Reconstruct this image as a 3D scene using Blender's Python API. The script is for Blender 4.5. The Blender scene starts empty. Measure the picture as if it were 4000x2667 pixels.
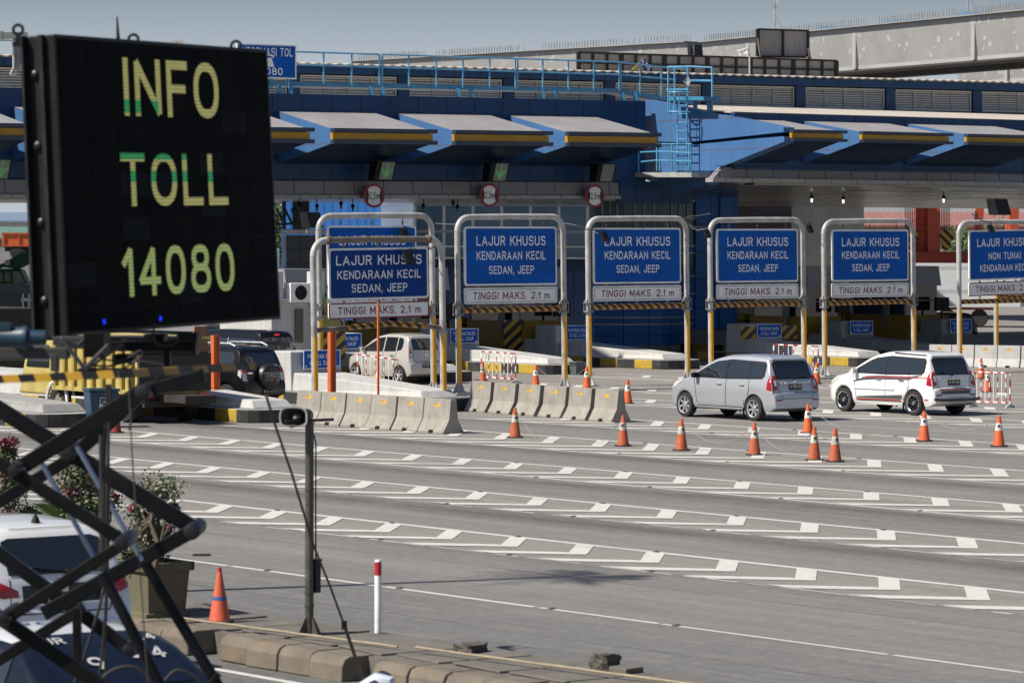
import bpy, bmesh, math, random
from mathutils import Vector, Matrix
from mathutils.bvhtree import BVHTree
random.seed(7)
sc = bpy.context.scene
COL = sc.collection
V3 = Vector
# ------------------------------------------------------------------ camera, sky, sun, exposure
FPX, PITCH, ROLL, HC = 13500.35, 0.028417, 0.0028982, 4.4413
TH = 0.899937                                   # lane direction
CU = V3((-math.cos(TH), math.sin(TH), 0)); CV = V3((math.sin(TH), math.cos(TH), 0))
PHI = math.pi/2 - TH                            # local X = across the lanes, local Y = down the lanes
fw = V3((0, math.cos(PITCH), -math.sin(PITCH))); up0 = V3((0, math.sin(PITCH), math.cos(PITCH))); rt0 = V3((1, 0, 0))
RT = math.cos(ROLL)*rt0 + math.sin(ROLL)*up0; UP = -math.sin(ROLL)*rt0 + math.cos(ROLL)*up0
CAM = V3((0, 0, HC))
cd = bpy.data.cameras.new('camera'); cam = bpy.data.objects.new('camera', cd); COL.objects.link(cam)
m = Matrix((RT, UP, -fw)).transposed().to_4x4(); m.translation = CAM; cam.matrix_world = m
cd.sensor_width = 36; cd.lens = FPX/4000*36; cd.clip_start = 0.5; cd.clip_end = 9000
cd.dof.use_dof = True; cd.dof.focus_distance = 92; cd.dof.aperture_fstop = 5.0
sc.camera = cam
SUN_EL, SUN_AZ = math.radians(48), math.radians(22)
TOSUN = V3((-math.cos(SUN_AZ)*math.cos(SUN_EL), -math.sin(SUN_AZ)*math.cos(SUN_EL), math.sin(SUN_EL)))
w = bpy.data.worlds.new('World'); sc.world = w; w.use_nodes = True
nt = w.node_tree; bg = nt.nodes['Background']
sky = nt.nodes.new('ShaderNodeTexSky'); sky.sky_type = 'NISHITA'; sky.sun_disc = False
sky.sun_elevation = SUN_EL; sky.sun_rotation = math.atan2(TOSUN.x, TOSUN.y)
sky.air_density = 1.0; sky.dust_density = 1.0; sky.ozone_density = 1.0; sky.altitude = 0
tint = nt.nodes.new('ShaderNodeMix'); tint.data_type = 'RGBA'; tint.blend_type = 'MULTIPLY'; tint.inputs[0].default_value = 1; tint.inputs[7].default_value = (.95, .97, 1.10, 1)
nt.links.new(sky.outputs[0], tint.inputs[6]); # milky haze low over the horizon, clear sky above it
tco = nt.nodes.new('ShaderNodeTexCoord'); sz = nt.nodes.new('ShaderNodeSeparateXYZ'); nt.links.new(tco.outputs['Generated'], sz.inputs[0])
def wmix(lo, hi, a, b):
    r = nt.nodes.new('ShaderNodeMapRange'); r.interpolation_type = 'SMOOTHSTEP'; r.inputs[1].default_value = lo; r.inputs[2].default_value = hi; nt.links.new(sz.outputs[2], r.inputs[0])
    x = nt.nodes.new('ShaderNodeMix'); x.data_type = 'RGBA'; nt.links.new(r.outputs[0], x.inputs[0])
    for k, q in ((6, a), (7, b)):
        if isinstance(q, tuple): x.inputs[k].default_value = (*q, 1)
        else: nt.links.new(q, x.inputs[k])
    return x.outputs[2]
HZ = lambda *c: tuple(v/.06 for v in c)
haze = wmix(.040, .085, HZ(.375, .425, .47), HZ(.185, .228, .27))
nt.links.new(wmix(.09, .35, haze, tint.outputs[2]), bg.inputs[0]); bg.inputs[1].default_value = 0.06
sl = bpy.data.lights.new('sun', 'SUN'); sl.energy = 5.0; sl.angle = math.radians(1.0); sl.color = (1, .93, .82)
so = bpy.data.objects.new('sun', sl); COL.objects.link(so); so.rotation_euler = TOSUN.to_track_quat('Z', 'Y').to_euler()
so.location = (0, 0, 60)
sc.view_settings.view_transform = 'Standard'; sc.view_settings.look = 'None'; sc.view_settings.exposure = 0.35; sc.view_settings.gamma = 1

# ------------------------------------------------------------------ placing helpers (photo measurements -> places in metres)
def ray(x, y): return fw + (x-2000)/FPX*RT - (y-1333.5)/FPX*UP
def G(x, y, z=0.0):
    d = ray(x, y); return CAM + d*((z-HC)/d.z)
def D(x, y, d): return CAM + ray(x, y)*d
def PL(x, y, p, n):
    d = ray(x, y); return CAM + d*((p-CAM).dot(n)/d.dot(n))
def L(u, v, z=0.0): return CU*u + CV*v + V3((0, 0, z))
def PX(p):
    q = p-CAM; z = q.dot(fw); return 2000+FPX*q.dot(RT)/z, 1333.5-FPX*q.dot(UP)/z
def along(p, d, x):      # point p + t d seen at photo column x
    n = FPX*RT-(x-2000)*fw
    return p + d*(-(p-CAM).dot(n)/d.dot(n))

# ------------------------------------------------------------------ materials
MATS = {}
def nodes(name):
    mt = bpy.data.materials.new(name); mt.use_nodes = True
    t = mt.node_tree; b = t.nodes['Principled BSDF']
    return mt, t, b
def N(t, typ, **kw):
    n = t.nodes.new(typ)
    for k, v in kw.items():
        if k.startswith('i'): n.inputs[int(k[1:])].default_value = v
        else: setattr(n, k, v)
    return n
def math_(t, op, a, b=None, c=None):
    n = t.nodes.new('ShaderNodeMath'); n.operation = op
    for i, q in enumerate((a, b, c)):
        if q is None: continue
        if isinstance(q, (int, float)): n.inputs[i].default_value = q
        else: t.links.new(q, n.inputs[i])
    return n.outputs[0]
def mixc(t, f, a, b):
    n = t.nodes.new('ShaderNodeMix'); n.data_type = 'RGBA'
    for s, q in ((n.inputs[0], f), (n.inputs[6], a), (n.inputs[7], b)):
        if isinstance(q, (int, float)): s.default_value = q
        elif isinstance(q, (tuple, list)): s.default_value = (*q[:3], 1)
        else: t.links.new(q, s)
    return n.outputs[2]
def noise(t, vec, scale, detail=4, rough=.6):
    n = t.nodes.new('ShaderNodeTexNoise'); n.inputs['Scale'].default_value = scale; n.inputs['Detail'].default_value = detail; n.inputs['Roughness'].default_value = rough
    t.links.new(vec, n.inputs['Vector']); return n.outputs[0]
def ramp01(t, v, a, b):
    n = t.nodes.new('ShaderNodeMapRange'); n.inputs[1].default_value = a; n.inputs[2].default_value = b; t.links.new(v, n.inputs[0]); return n.outputs[0]
def objco(t, scale=(1, 1, 1)):
    tc = t.nodes.new('ShaderNodeTexCoord'); mp = t.nodes.new('ShaderNodeMapping'); mp.inputs['Scale'].default_value = scale
    t.links.new(tc.outputs['Object'], mp.inputs[0]); return mp.outputs[0]
def noiseco(t):
    c = objco(t); oi = t.nodes.new('ShaderNodeObjectInfo'); k = math_(t, 'MULTIPLY', oi.outputs['Random'], 83.0); a = N(t, 'ShaderNodeVectorMath', operation='ADD'); t.links.new(c, a.inputs[0]); t.links.new(k, a.inputs[1]); return a.outputs[0]
def M(name, col, rough=.6, metal=0.0, var=.18, scale=3.0, dirt=None, dirt_amt=.5, streak=0.0, bump=0.0, coat=0.0, spec=.5, stripes=None, seams=None, emit=None, rvar=.08):
    """procedural surface: mottled colour, optional stripes, dirt patches, vertical rain streaks and panel seams"""
    if name in MATS: return MATS[name]
    mt, t, b = nodes(name); co = objco(t); cn = noiseco(t)
    base = None
    if stripes:                                 # (dir, period, duty, colour2, offset)
        d, per, duty, c2, off = stripes
        dn = N(t, 'ShaderNodeVectorMath', operation='DOT_PRODUCT'); t.links.new(co, dn.inputs[0]); dn.inputs[1].default_value = d
        fr = math_(t, 'FRACT', math_(t, 'ADD', math_(t, 'DIVIDE', dn.outputs['Value'], per), off))
        base = mixc(t, math_(t, 'LESS_THAN', fr, duty), tuple(col), tuple(c2))
    n1 = ramp01(t, noise(t, cn, scale, 5), .3, .7)
    if base is None:
        lo = tuple(c*(1-var) for c in col); hi = tuple(min(1, c*(1+var)) for c in col)
        base = mixc(t, n1, lo, hi)
    else:
        base = mixc(t, math_(t, 'MULTIPLY', n1, var), base, (0.05, .045, .04))
    if streak:
        mp_ = t.nodes.new('ShaderNodeMapping'); mp_.inputs['Scale'].default_value = (6, 6, .35); t.links.new(cn, mp_.inputs[0]); cs = mp_.outputs[0]; s = ramp01(t, noise(t, cs, 1.6, 6, .7), .5, .78)
        base = mixc(t, math_(t, 'MULTIPLY', s, streak), base, (.05, .045, .04))
    if dirt:
        dn_ = ramp01(t, noise(t, cn, scale*.6+.4, 8, .72), .52, .72)
        base = mixc(t, math_(t, 'MULTIPLY', dn_, dirt_amt), base, tuple(dirt))
    if seams:                                   # list of (axis, period, offset, width, colour)
        sep = t.nodes.new('ShaderNodeSeparateXYZ'); t.links.new(objco(t), sep.inputs[0])
        for ax, per, off, wd, cc in seams:
            fr = math_(t, 'FRACT', math_(t, 'ADD', math_(t, 'DIVIDE', sep.outputs[ax], per), off))
            base = mixc(t, math_(t, 'LESS_THAN', fr, wd/per), base, tuple(cc))
    t.links.new(base, b.inputs['Base Color'])
    rn = N(t, 'ShaderNodeMapRange'); t.links.new(n1, rn.inputs[0]); rn.inputs[3].default_value = max(.02, rough-rvar); rn.inputs[4].default_value = min(1, rough+rvar)
    t.links.new(rn.outputs[0], b.inputs['Roughness'])
    b.inputs['Metallic'].default_value = metal; b.inputs['Coat Weight'].default_value = coat; b.inputs['Specular IOR Level'].default_value = spec
    if coat: b.inputs['Coat Roughness'].default_value = .06
    if bump:
        bn = t.nodes.new('ShaderNodeBump'); bn.inputs['Strength'].default_value = bump; bn.inputs['Distance'].default_value = .02
        t.links.new(noise(t, co, scale*6, 6), bn.inputs['Height']); t.links.new(bn.outputs[0], b.inputs['Normal'])
    if emit:
        b.inputs['Emission Color'].default_value = (*emit[0], 1); b.inputs['Emission Strength'].default_value = emit[1]
    MATS[name] = mt; return mt

BLK = (.012, .013, .015)
m_white = M('white_paint', (.84, .84, .82), .45, var=.08, dirt=(.25, .22, .18), dirt_amt=.35)
m_letter = M('white_lettering', (.86, .86, .84), .5, var=.05, scale=8, dirt=(.4, .4, .4), dirt_amt=.3)
m_redlet = M('red_lettering', (.21, .012, .022), .5, var=.15)
m_redpaint = M('red_paint', (.45, .025, .03), .45, var=.1, dirt=(.2, .05, .04))
m_blacklet = M('black_lettering', (.02, .02, .022), .5)
m_signblue = M('sign_blue', (.003, .10, .43), .55, spec=.12, var=.16, scale=1.3, streak=.32, dirt=(.02, .06, .2), dirt_amt=.4)
m_signnavy = M('sign_navy', (.006, .048, .22), .55, spec=.12, var=.10, scale=1.6, streak=.2)
m_gal = M('galvanised_pipe', (.46, .45, .43), .45, metal=.12, var=.22, scale=2.5, dirt=(.1, .07, .05), dirt_amt=.5, streak=.25)
m_rust = M('rusty_pipe', (.2, .165, .14), .6, metal=.3, var=.35, scale=3, dirt=(.12, .05, .025), dirt_amt=.7)
m_yel = M('yellow_paint', (.88, .42, .012), .5, var=.12, dirt=(.25, .13, .03), dirt_amt=.35)
m_dark = M('dark_plastic', (.011, .0115, .013), .55, spec=.2)
m_blackmetal = M('black_steel', (.016, .017, .02), .42, metal=.2, var=.4, scale=6, dirt=(.06, .045, .035), dirt_amt=.5)
m_rubber = M('rubber', (.022, .022, .023), .8, var=.3, scale=10)
m_chrome = M('chrome', (.75, .76, .78), .16, metal=1.0, var=.05)
m_alloy = M('alloy_wheel', (.62, .63, .65), .3, metal=.7, var=.05)
m_conc = M('barrier_concrete', (.285, .268, .235), .85, var=.16, scale=2.2, dirt=(.17, .15, .12), dirt_amt=.65, streak=.38, bump=.3)
m_whiteconc = M('white_painted_concrete', (.47, .47, .455), .75, var=.08, scale=2, dirt=(.3, .28, .25), dirt_amt=.55, streak=.35, bump=.15)
m_greyconc = M('grey_concrete', (.29, .29, .28), .85, var=.15, scale=1.4, dirt=(.2, .19, .17), streak=.35, bump=.2)
m_pier = M('board_marked_concrete', (.42, .40, .36), .85, var=.14, scale=1.2, streak=.3, seams=[(0, .3, 0, .02, (.26, .25, .22))])
m_hazard = M('hazard_stripes', (.6, .27, .02), .5, var=.3, scale=6, stripes=((1, 0, 1.1), .30, .5, BLK, 0))
m_hazplate = M('hazard_plate_stripes', (.5, .30, .02), .5, var=.25, stripes=((.75, .75, -1), .42, .5, BLK, .1))
m_hazrail = M('hazard_rail_stripes', (.72, .40, .035), .5, var=.15, stripes=((1, .1, .35), .20, .5, BLK, 0))
m_kerb = M('kerb_yellow_black', (.5, .34, .03), .7, var=.35, scale=5, stripes=((0, 1, 0), 1.9, .5, (.02, .021, .025), .12), dirt=(.12, .11, .1), dirt_amt=.5)
m_glass = M('tinted_glass', (.014, .019, .021), .03, var=.05, spec=.9, rvar=.0, coat=.6)
m_glassblue = M('curtain_glass', (.03, .11, .15), .15, var=.3, scale=.6, spec=.4)
m_lampred = M('red_lens', (.38, .008, .012), .18, coat=.8, var=.1)
m_lampclear = M('clear_lens', (.62, .6, .58), .15, coat=.8)
m_cone = M('orange_cone', (.62, .115, .03), .55, var=.14, scale=7, dirt=(.2, .06, .03), dirt_amt=.5)
m_conedirty = M('faded_orange_cone', (.45, .10, .035), .65, var=.25, scale=7, dirt=(.12, .06, .04), dirt_amt=.6)
m_bandclean = M('cone_band', (.72, .72, .70), .5, var=.1, scale=9)
m_banddirty = M('worn_cone_band', (.5, .48, .43), .6, var=.2, scale=9, dirt=(.08, .07, .06), dirt_amt=.8)
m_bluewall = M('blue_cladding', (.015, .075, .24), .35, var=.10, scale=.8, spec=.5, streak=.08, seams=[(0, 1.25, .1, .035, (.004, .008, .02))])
m_bluelit = M('sunlit_blue_cladding', (.058, .150, .325), .38, var=.07, scale=.8, dirt=(.05, .15, .4), dirt_amt=.3, seams=[(1, 1.25, .16, .03, (.12, .08, .07)), (2, 1.15, .12, .025, (.12, .08, .07))])  # lighter copy of the blue cladding, sunlight put into its colour
m_bluedk = M('shaded_blue_cladding', (.006, .022, .06), .35, spec=.3, var=.1, scale=.8, seams=[(0, 1.25, .1, .03, (.003, .006, .012))])  # darker copy of the blue cladding, underside shade put into its colour
m_greypan = M('grey_fascia_panels', (.22, .21, .215), .4, metal=.2, var=.1, scale=.7, seams=[(0, 1.25, .4, .035, (.02, .02, .02))], streak=.15)
m_trim = M('pale_trim_panels', (.33, .32, .31), .45, var=.12, seams=[(0, 1.25, .25, .03, (.03, .03, .03))])
m_soffit = M('soffit_strips', (.30, .28, .26), .28, metal=.55, var=.3, scale=.35, dirt=(.08, .07, .06), dirt_amt=.6, seams=[(1, .22, 0, .03, (.05, .05, .05))])
m_canopytop = M('canopy_metal', (.31, .30, .30), .5, metal=.1, var=.07, scale=.8, dirt=(.32, .27, .24), dirt_amt=.4, seams=[(1, 1.2, .2, .03, (.36, .33, .30)), (0, 1.6, .2, .02, (.24, .225, .22))])
m_band = M('canopy_dark_band', (.03, .045, .075), .4, var=.1, seams=[(0, 1.2, 0, .03, (.01, .012, .02))])
m_yelband = M('canopy_yellow_band', (.44, .235, .012), .5, var=.14, scale=1.5, dirt=(.25, .13, .02), dirt_amt=.5)
m_roof = M('beige_roof_sheet', (.52, .47, .40), .6, var=.08, scale=.5, dirt=(.3, .25, .2), dirt_amt=.3, seams=[(1, .45, 0, .05, (.36, .31, .26))])
m_louv = M('louvre_blades', (.55, .55, .53), .6, var=.12)
m_teal = M('walkway_blue_paint', (.04, .20, .36), .45, var=.25, scale=3, dirt=(.12, .09, .07), dirt_amt=.45)
m_rail = M('railing_blue_paint', (.08, .29, .48), .4, var=.25, scale=2, dirt=(.45, .5, .55), dirt_amt=.6)
m_steelgird = M('galvanised_girder', (.31, .31, .305), .5, metal=.1, var=.09, scale=.5, dirt=(.30, .27, .24), dirt_amt=.55, streak=.2)
m_girdpatch = M('girder_touch_up_paint', (.42, .43, .43), .5, var=.05)
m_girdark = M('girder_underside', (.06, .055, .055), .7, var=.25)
m_billb = M('weathered_sheet', (.30, .285, .27), .7, var=.2, scale=.6, streak=.5)
m_frame = M('dark_frame', (.02, .018, .017), .7)
m_orange = M('orange_post_paint', (.62, .14, .035), .5, var=.12, streak=.2)
m_craneorange = M('crane_orange', (.50, .085, .042), .55, var=.12, scale=.6, streak=.15)
m_mustard = M('mustard_panel', (.34, .19, .025), .5, var=.12)
m_booth = M('booth_grey', (.27, .27, .28), .5, var=.1)
m_boothwhite = M('booth_white', (.5, .5, .49), .5, var=.08, streak=.3)
m_green = M('crane_green', (.02, .14, .06), .45, var=.15)
m_bamboo = M('bamboo', (.30, .245, .165), .6, var=.2, scale=6)
m_bark = M('bark', (.09, .07, .05), .9, var=.3, scale=12)
m_leafd = M('leaf_green', (.05, .085, .022), .6, var=.4, scale=4)
m_leafg = M('leaf_pale', (.20, .20, .13), .7, var=.3, scale=5)
m_flower = M('magenta_bract', (.24, .016, .06), .6, var=.3, scale=5)
m_flowerp = M('pale_pink_bract', (.24, .14, .15), .7, var=.3, scale=5)
m_frond = M('frond_green', (.07, .13, .02), .5, var=.35, scale=3)

# ------------------------------------------------------------------ mesh builder
TXT = {}
def _arc(cx, cy, rx, ry, a0, a1, n=9):
    out = []
    for k in range(n+1):
        a = math.radians(a0+(a1-a0)*k/n); c, q = math.cos(a), math.sin(a); out.append((cx+rx*math.copysign(abs(c)**.86, c), cy+ry*math.copysign(abs(q)**.86, q)))
    return out
_O = _arc(.5, .5, .5, .5, 90, 450, 28)
_S = _arc(.5, .76, .48, .24, 25, 270, 14)+_arc(.5, .255, .5, .255, 88, -155, 14)[1:]
GLY = {                                          # road-sign capitals as centre lines on a unit box: (width, strokes)
 'A': (.74, [[(0, 0), (.5, 1), (1, 0)], [(.2, .3), (.8, .3)]]), 'B': (.62, [[(.62, .53), (0, .53), (0, 1), (.55, 1)]+_arc(.58, .765, .36, .235, 90, -90, 8), [(0, .53), (0, 0), (.6, 0)]+_arc(.6, .265, .4, .265, -90, 90, 8)]),
 'C': (.64, [_arc(.5, .5, .5, .5, 40, 320, 20)]), 'D': (.66, [[(0, 0), (0, 1), (.45, 1)]+_arc(.45, .5, .55, .5, 90, -90, 12)+[(0, 0)]]), 'E': (.54, [[(1, 1), (0, 1), (0, 0), (1, 0)], [(0, .52), (.85, .52)]]),
 'F': (.54, [[(1, 1), (0, 1), (0, 0)], [(0, .5), (.85, .5)]]), 'G': (.68, [_arc(.5, .5, .5, .5, 42, 330, 20)+[(1, .45), (.58, .45)]]), 'H': (.66, [[(0, 0), (0, 1)], [(1, 0), (1, 1)], [(0, .52), (1, .52)]]),
 'I': (.0, [[(0, 0), (0, 1)]]), 'J': (.52, [[(1, 1), (1, .3)]+_arc(.5, .28, .5, .28, 0, -180, 9)]), 'K': (.66, [[(0, 0), (0, 1)], [(.95, 1), (0, .36)], [(.36, .6), (1, 0)]]), 'L': (.52, [[(0, 1), (0, 0), (1, 0)]]),
 'M': (.8, [[(0, 0), (0, 1), (.5, .2), (1, 1), (1, 0)]]), 'N': (.68, [[(0, 0), (0, 1), (1, 0), (1, 1)]]), 'O': (.70, [_O]), 'P': (.6, [[(0, 0), (0, 1), (.55, 1)]+_arc(.55, .74, .45, .26, 90, -90, 9)+[(0, .48)]]),
 'R': (.62, [[(0, 0), (0, 1), (.55, 1)]+_arc(.55, .75, .45, .25, 90, -90, 9)+[(0, .5)], [(.5, .5), (1, 0)]]), 'S': (.62, [_S]), 'T': (.62, [[(0, 1), (1, 1)], [(.5, 1), (.5, 0)]]), 'U': (.66, [[(0, 1), (0, .32)]+_arc(.5, .32, .5, .32, 180, 360, 12)+[(1, 1)]]),
 'V': (.7, [[(0, 1), (.5, 0), (1, 1)]]), 'W': (.9, [[(0, 1), (.25, 0), (.5, .85), (.75, 0), (1, 1)]]), 'X': (.66, [[(0, 0), (1, 1)], [(0, 1), (1, 0)]]), 'Y': (.66, [[(0, 1), (.5, .45), (1, 1)], [(.5, .45), (.5, 0)]]), 'Z': (.6, [[(0, 1), (1, 1), (0, 0), (1, 0)]]),
 '0': (.58, [_O]), '1': (.22, [[(0, .72), (1, 1), (1, 0)]]), '2': (.58, [_arc(.5, .72, .48, .28, 165, -30, 12)+[(0, 0), (1, 0)]]), '3': (.58, [_arc(.45, .75, .45, .25, 160, -90, 12)+_arc(.45, .26, .52, .26, 85, -160, 12)]),
 '4': (.64, [[(1, .27), (0, .27), (.72, 1), (.72, 0)]]), '5': (.58, [[(.9, 1), (.12, 1), (.05, .55)]+_arc(.45, .32, .52, .32, 110, -150, 13)]), '6': (.58, [_arc(.5, .3, .5, .3, 0, 360, 20), _arc(.62, .3, .62, .7, 178, 100, 10)]), '7': (.56, [[(0, 1), (1, 1), (.35, 0)]]),
 '8': (.6, [_arc(.5, .77, .42, .23, -90, 270, 18), _arc(.5, .27, .5, .27, 90, 450, 20)]), '9': (.58, [_arc(.5, .7, .5, .3, 0, 360, 20), _arc(.38, .7, .62, .7, 0, -80, 10)]), 'm': (.78, [[(0, 0), (0, .62)], _arc(.25, .42, .25, .2, 180, 0, 8)+[(.5, 0)], _arc(.75, .42, .25, .2, 180, 0, 8)+[(1, 0)]]),
 '.': (.0, [[(0, 0), (0, .02)]]), ',': (.04, [[(1, .04), (0, -.16)]]), '-': (.36, [[(0, .47), (1, .47)]]), ' ': (.26, [])}
def _stroke(P_, t, ext=(.5, .5)):
    P_ = [p for i, p in enumerate(P_) if i == 0 or math.hypot(p[0]-P_[i-1][0], p[1]-P_[i-1][1]) > 1e-4]
    closed = len(P_) > 3 and math.hypot(P_[0][0]-P_[-1][0], P_[0][1]-P_[-1][1]) < 1e-3
    if closed: P_ = P_[:-1]
    if not closed:                               # break the stroke at sharp corners so that joints keep their full width
        for i in range(1, len(P_)-1):
            ax_, ay_, bx_, by_ = P_[i][0]-P_[i-1][0], P_[i][1]-P_[i-1][1], P_[i+1][0]-P_[i][0], P_[i+1][1]-P_[i][1]
            if (ax_*bx_+ay_*by_) < .1*math.hypot(ax_, ay_)*math.hypot(bx_, by_) and abs(ax_*by_-ay_*bx_) < .97*math.hypot(ax_, ay_)*math.hypot(bx_, by_):
                v1, f1 = _stroke(P_[:i+1], t, (ext[0], .22)); v2, f2 = _stroke(P_[i:], t, (.22, ext[1])); return v1+v2, f1+[tuple(k+len(v1) for k in q) for q in f2]
    n = len(P_); vs = []
    dirs = lambda a, b: ((b[0]-a[0])/math.hypot(b[0]-a[0], b[1]-a[1]), (b[1]-a[1])/math.hypot(b[0]-a[0], b[1]-a[1]))
    for i, p in enumerate(P_):
        d1 = dirs(P_[i-1], p) if (i > 0 or closed) else None; d2 = dirs(p, P_[(i+1) % n]) if (i < n-1 or closed) else None
        if d1 is None: d1 = d2; p = (p[0]-d2[0]*t*ext[0], p[1]-d2[1]*t*ext[0])
        elif d2 is None: d2 = d1; p = (p[0]+d1[0]*t*ext[1], p[1]+d1[1]*t*ext[1])
        nx, ny = -(d1[1]+d2[1]), d1[0]+d2[0]; l = math.hypot(nx, ny) or 1; nx, ny = nx/l, ny/l; c = max(.72, nx*-d2[1]+ny*d2[0]); o = t*.5/c
        vs += [(p[0]+nx*o, p[1]+ny*o), (p[0]-nx*o, p[1]-ny*o)]
    fs = [(2*i+1, 2*((i+1) % n)+1, 2*((i+1) % n), 2*i) for i in range(n if closed else n-1)]
    return vs, fs
def text_geo(s, t=.155, gap=.20):
    if s in TXT: return TXT[s]
    x = 0.0; vs = []; fs = []; lay = 0
    for ch in s:
        w_, st = GLY[ch.upper() if ch not in 'm' else ch]
        for k, pl_ in enumerate(st):
            v, f = _stroke([(x+t/2+a*w_, t/2+b*(1-t)) for a, b in pl_], t); n = len(vs); vs += [(a, b, k) for a, b in v]; fs += [tuple(i+n for i in q) for q in f]
        x += w_+t+gap
    x -= gap; vs = [(a/x, b, k) for a, b, k in vs]
    TXT[s] = (vs, fs, x); return TXT[s]
class MB:
    def __init__(s): s.v = []; s.f = []; s.mi = []; s.uv = None
    def add(s, vs, fs, mi=0):
        n = len(s.v); s.v += [V3(a) for a in vs]; s.f += [tuple(i+n for i in f) for f in fs]; s.mi += [mi]*len(fs); return s
    def quad(s, a, b, c, d, mi=0): return s.add([a, b, c, d], [(0, 1, 2, 3)], mi)
    def box(s, c, size, mi=0, ax=None):
        ax = ax or (V3((1, 0, 0)), V3((0, 1, 0)), V3((0, 0, 1))); c = V3(c)
        x, y, z = (ax[i]*(size[i]/2) for i in range(3))
        p = [c-x-y-z, c+x-y-z, c+x+y-z, c-x+y-z, c-x-y+z, c+x-y+z, c+x+y+z, c-x+y+z]
        return s.add(p, [(3, 2, 1, 0), (4, 5, 6, 7), (0, 1, 5, 4), (1, 2, 6, 5), (2, 3, 7, 6), (3, 0, 4, 7)], mi)
    def hexa(s, p, mi=0): return s.add(p, [(3, 2, 1, 0), (4, 5, 6, 7), (0, 1, 5, 4), (1, 2, 6, 5), (2, 3, 7, 6), (3, 0, 4, 7)], mi)
    def beam(s, a, b, w, h, mi=0, up=V3((0, 0, 1))):
        a, b = V3(a), V3(b); d = (b-a).normalized(); x = d.cross(up)
        x = x.normalized() if x.length > 1e-6 else V3((1, 0, 0)); z = x.cross(d)
        return s.box((a+b)/2, (w, (b-a).length, h), mi, (x, d, z))
    def prism(s, poly, ext, mi=0, cap=None):
        n = len(poly); e = V3(ext); p = [V3(q) for q in poly]
        s.add(p+[q+e for q in p], [tuple(range(n-1, -1, -1)), tuple(range(n, 2*n))], mi if cap is None else cap)
        return s.add(p+[q+e for q in p], [(i, (i+1) % n, n+(i+1) % n, n+i) for i in range(n)], mi)
    def tube(s, pts, r, seg=8, mi=0, caps=True):
        pts = [V3(p) for p in pts]; rr = r if isinstance(r, (list, tuple)) else [r]*len(pts); vs = []; fs = []
        prev = None
        for i, p in enumerate(pts):
            t = (pts[min(i+1, len(pts)-1)]-pts[max(i-1, 0)]).normalized()
            if prev is None:
                x = t.cross(V3((0, 0, 1))); x = x.normalized() if x.length > .05 else t.cross(V3((0, 1, 0))).normalized()
            else: x = (prev-t*prev.dot(t)).normalized()
            prev = x; y = t.cross(x)
            vs += [p+(x*math.cos(2*math.pi*k/seg)+y*math.sin(2*math.pi*k/seg))*rr[i] for k in range(seg)]
        for i in range(len(pts)-1):
            for k in range(seg): fs.append((i*seg+k, i*seg+(k+1) % seg, (i+1)*seg+(k+1) % seg, (i+1)*seg+k))
        if caps: fs += [tuple(range(seg-1, -1, -1)), tuple(range((len(pts)-1)*seg, len(pts)*seg))]
        return s.add(vs, fs, mi)
    def lathe(s, prof, c=(0, 0, 0), seg=20, mi=0, ax=None, cap=True):
        x, y, z = ax or (V3((1, 0, 0)), V3((0, 1, 0)), V3((0, 0, 1))); c = V3(c); vs = []; fs = []
        for r, h in prof: vs += [c+z*h+(x*math.cos(2*math.pi*k/seg)+y*math.sin(2*math.pi*k/seg))*r for k in range(seg)]
        for i in range(len(prof)-1):
            for k in range(seg): fs.append((i*seg+k, i*seg+(k+1) % seg, (i+1)*seg+(k+1) % seg, (i+1)*seg+k))
        if cap and prof[0][0] > 1e-4: fs.append(tuple(range(seg-1, -1, -1)))
        if cap and prof[-1][0] > 1e-4: fs.append(tuple(range((len(prof)-1)*seg, len(prof)*seg)))
        return s.add(vs, fs, mi)
    def text(s, txt, c, ex, ey, h, w=None, mi=0, shear=0):
        vs, fs, asp = text_geo(txt); w = w or h*asp; c = V3(c)
        nz = ex.cross(ey).normalized()*.0012; return s.add([c+ex*((a-.5)*w+shear*(b-.5)*h)+ey*((b-.5)*h)+nz*l for a, b, l in vs], fs, mi)
    def build(s, name, mats, parent=None, world=False, smooth=False, bevel=0, recalc=True):
        me = bpy.data.meshes.new(name); vs = s.v
        if world and parent is not None:
            inv = MW[parent.name].inverted(); vs = [inv @ v for v in s.v]
        me.from_pydata([tuple(v) for v in vs], [], s.f)
        mats = mats if isinstance(mats, (list, tuple)) else [mats]
        for q in mats: me.materials.append(q)
        for p, k in zip(me.polygons, s.mi): p.material_index = k
        if recalc:
            bm = bmesh.new(); bm.from_mesh(me); bmesh.ops.remove_doubles(bm, verts=bm.verts, dist=1e-5)
            bmesh.ops.recalc_face_normals(bm, faces=bm.faces); bm.to_mesh(me); bm.free()
        if smooth:
            for p in me.polygons: p.use_smooth = True
            if smooth != 'all':
                try: me.set_sharp_from_angle(angle=math.radians(40))
                except Exception: pass
        o = bpy.data.objects.new(name, me); COL.objects.link(o)
        if parent is not None: o.parent = parent
        MW[o.name] = MW[parent.name].copy() if parent is not None else Matrix()
        if bevel:
            b = o.modifiers.new('bevel', 'BEVEL'); b.width = bevel; b.segments = 2; b.limit_method = 'ANGLE'; b.angle_limit = math.radians(40)
        return o
MW = {}
def tag(o, label=None, cat=None, group=None, kind=None):
    if label: o['label'] = label
    if cat: o['category'] = cat
    if group: o['group'] = group
    if kind: o['kind'] = kind
    return o
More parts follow.
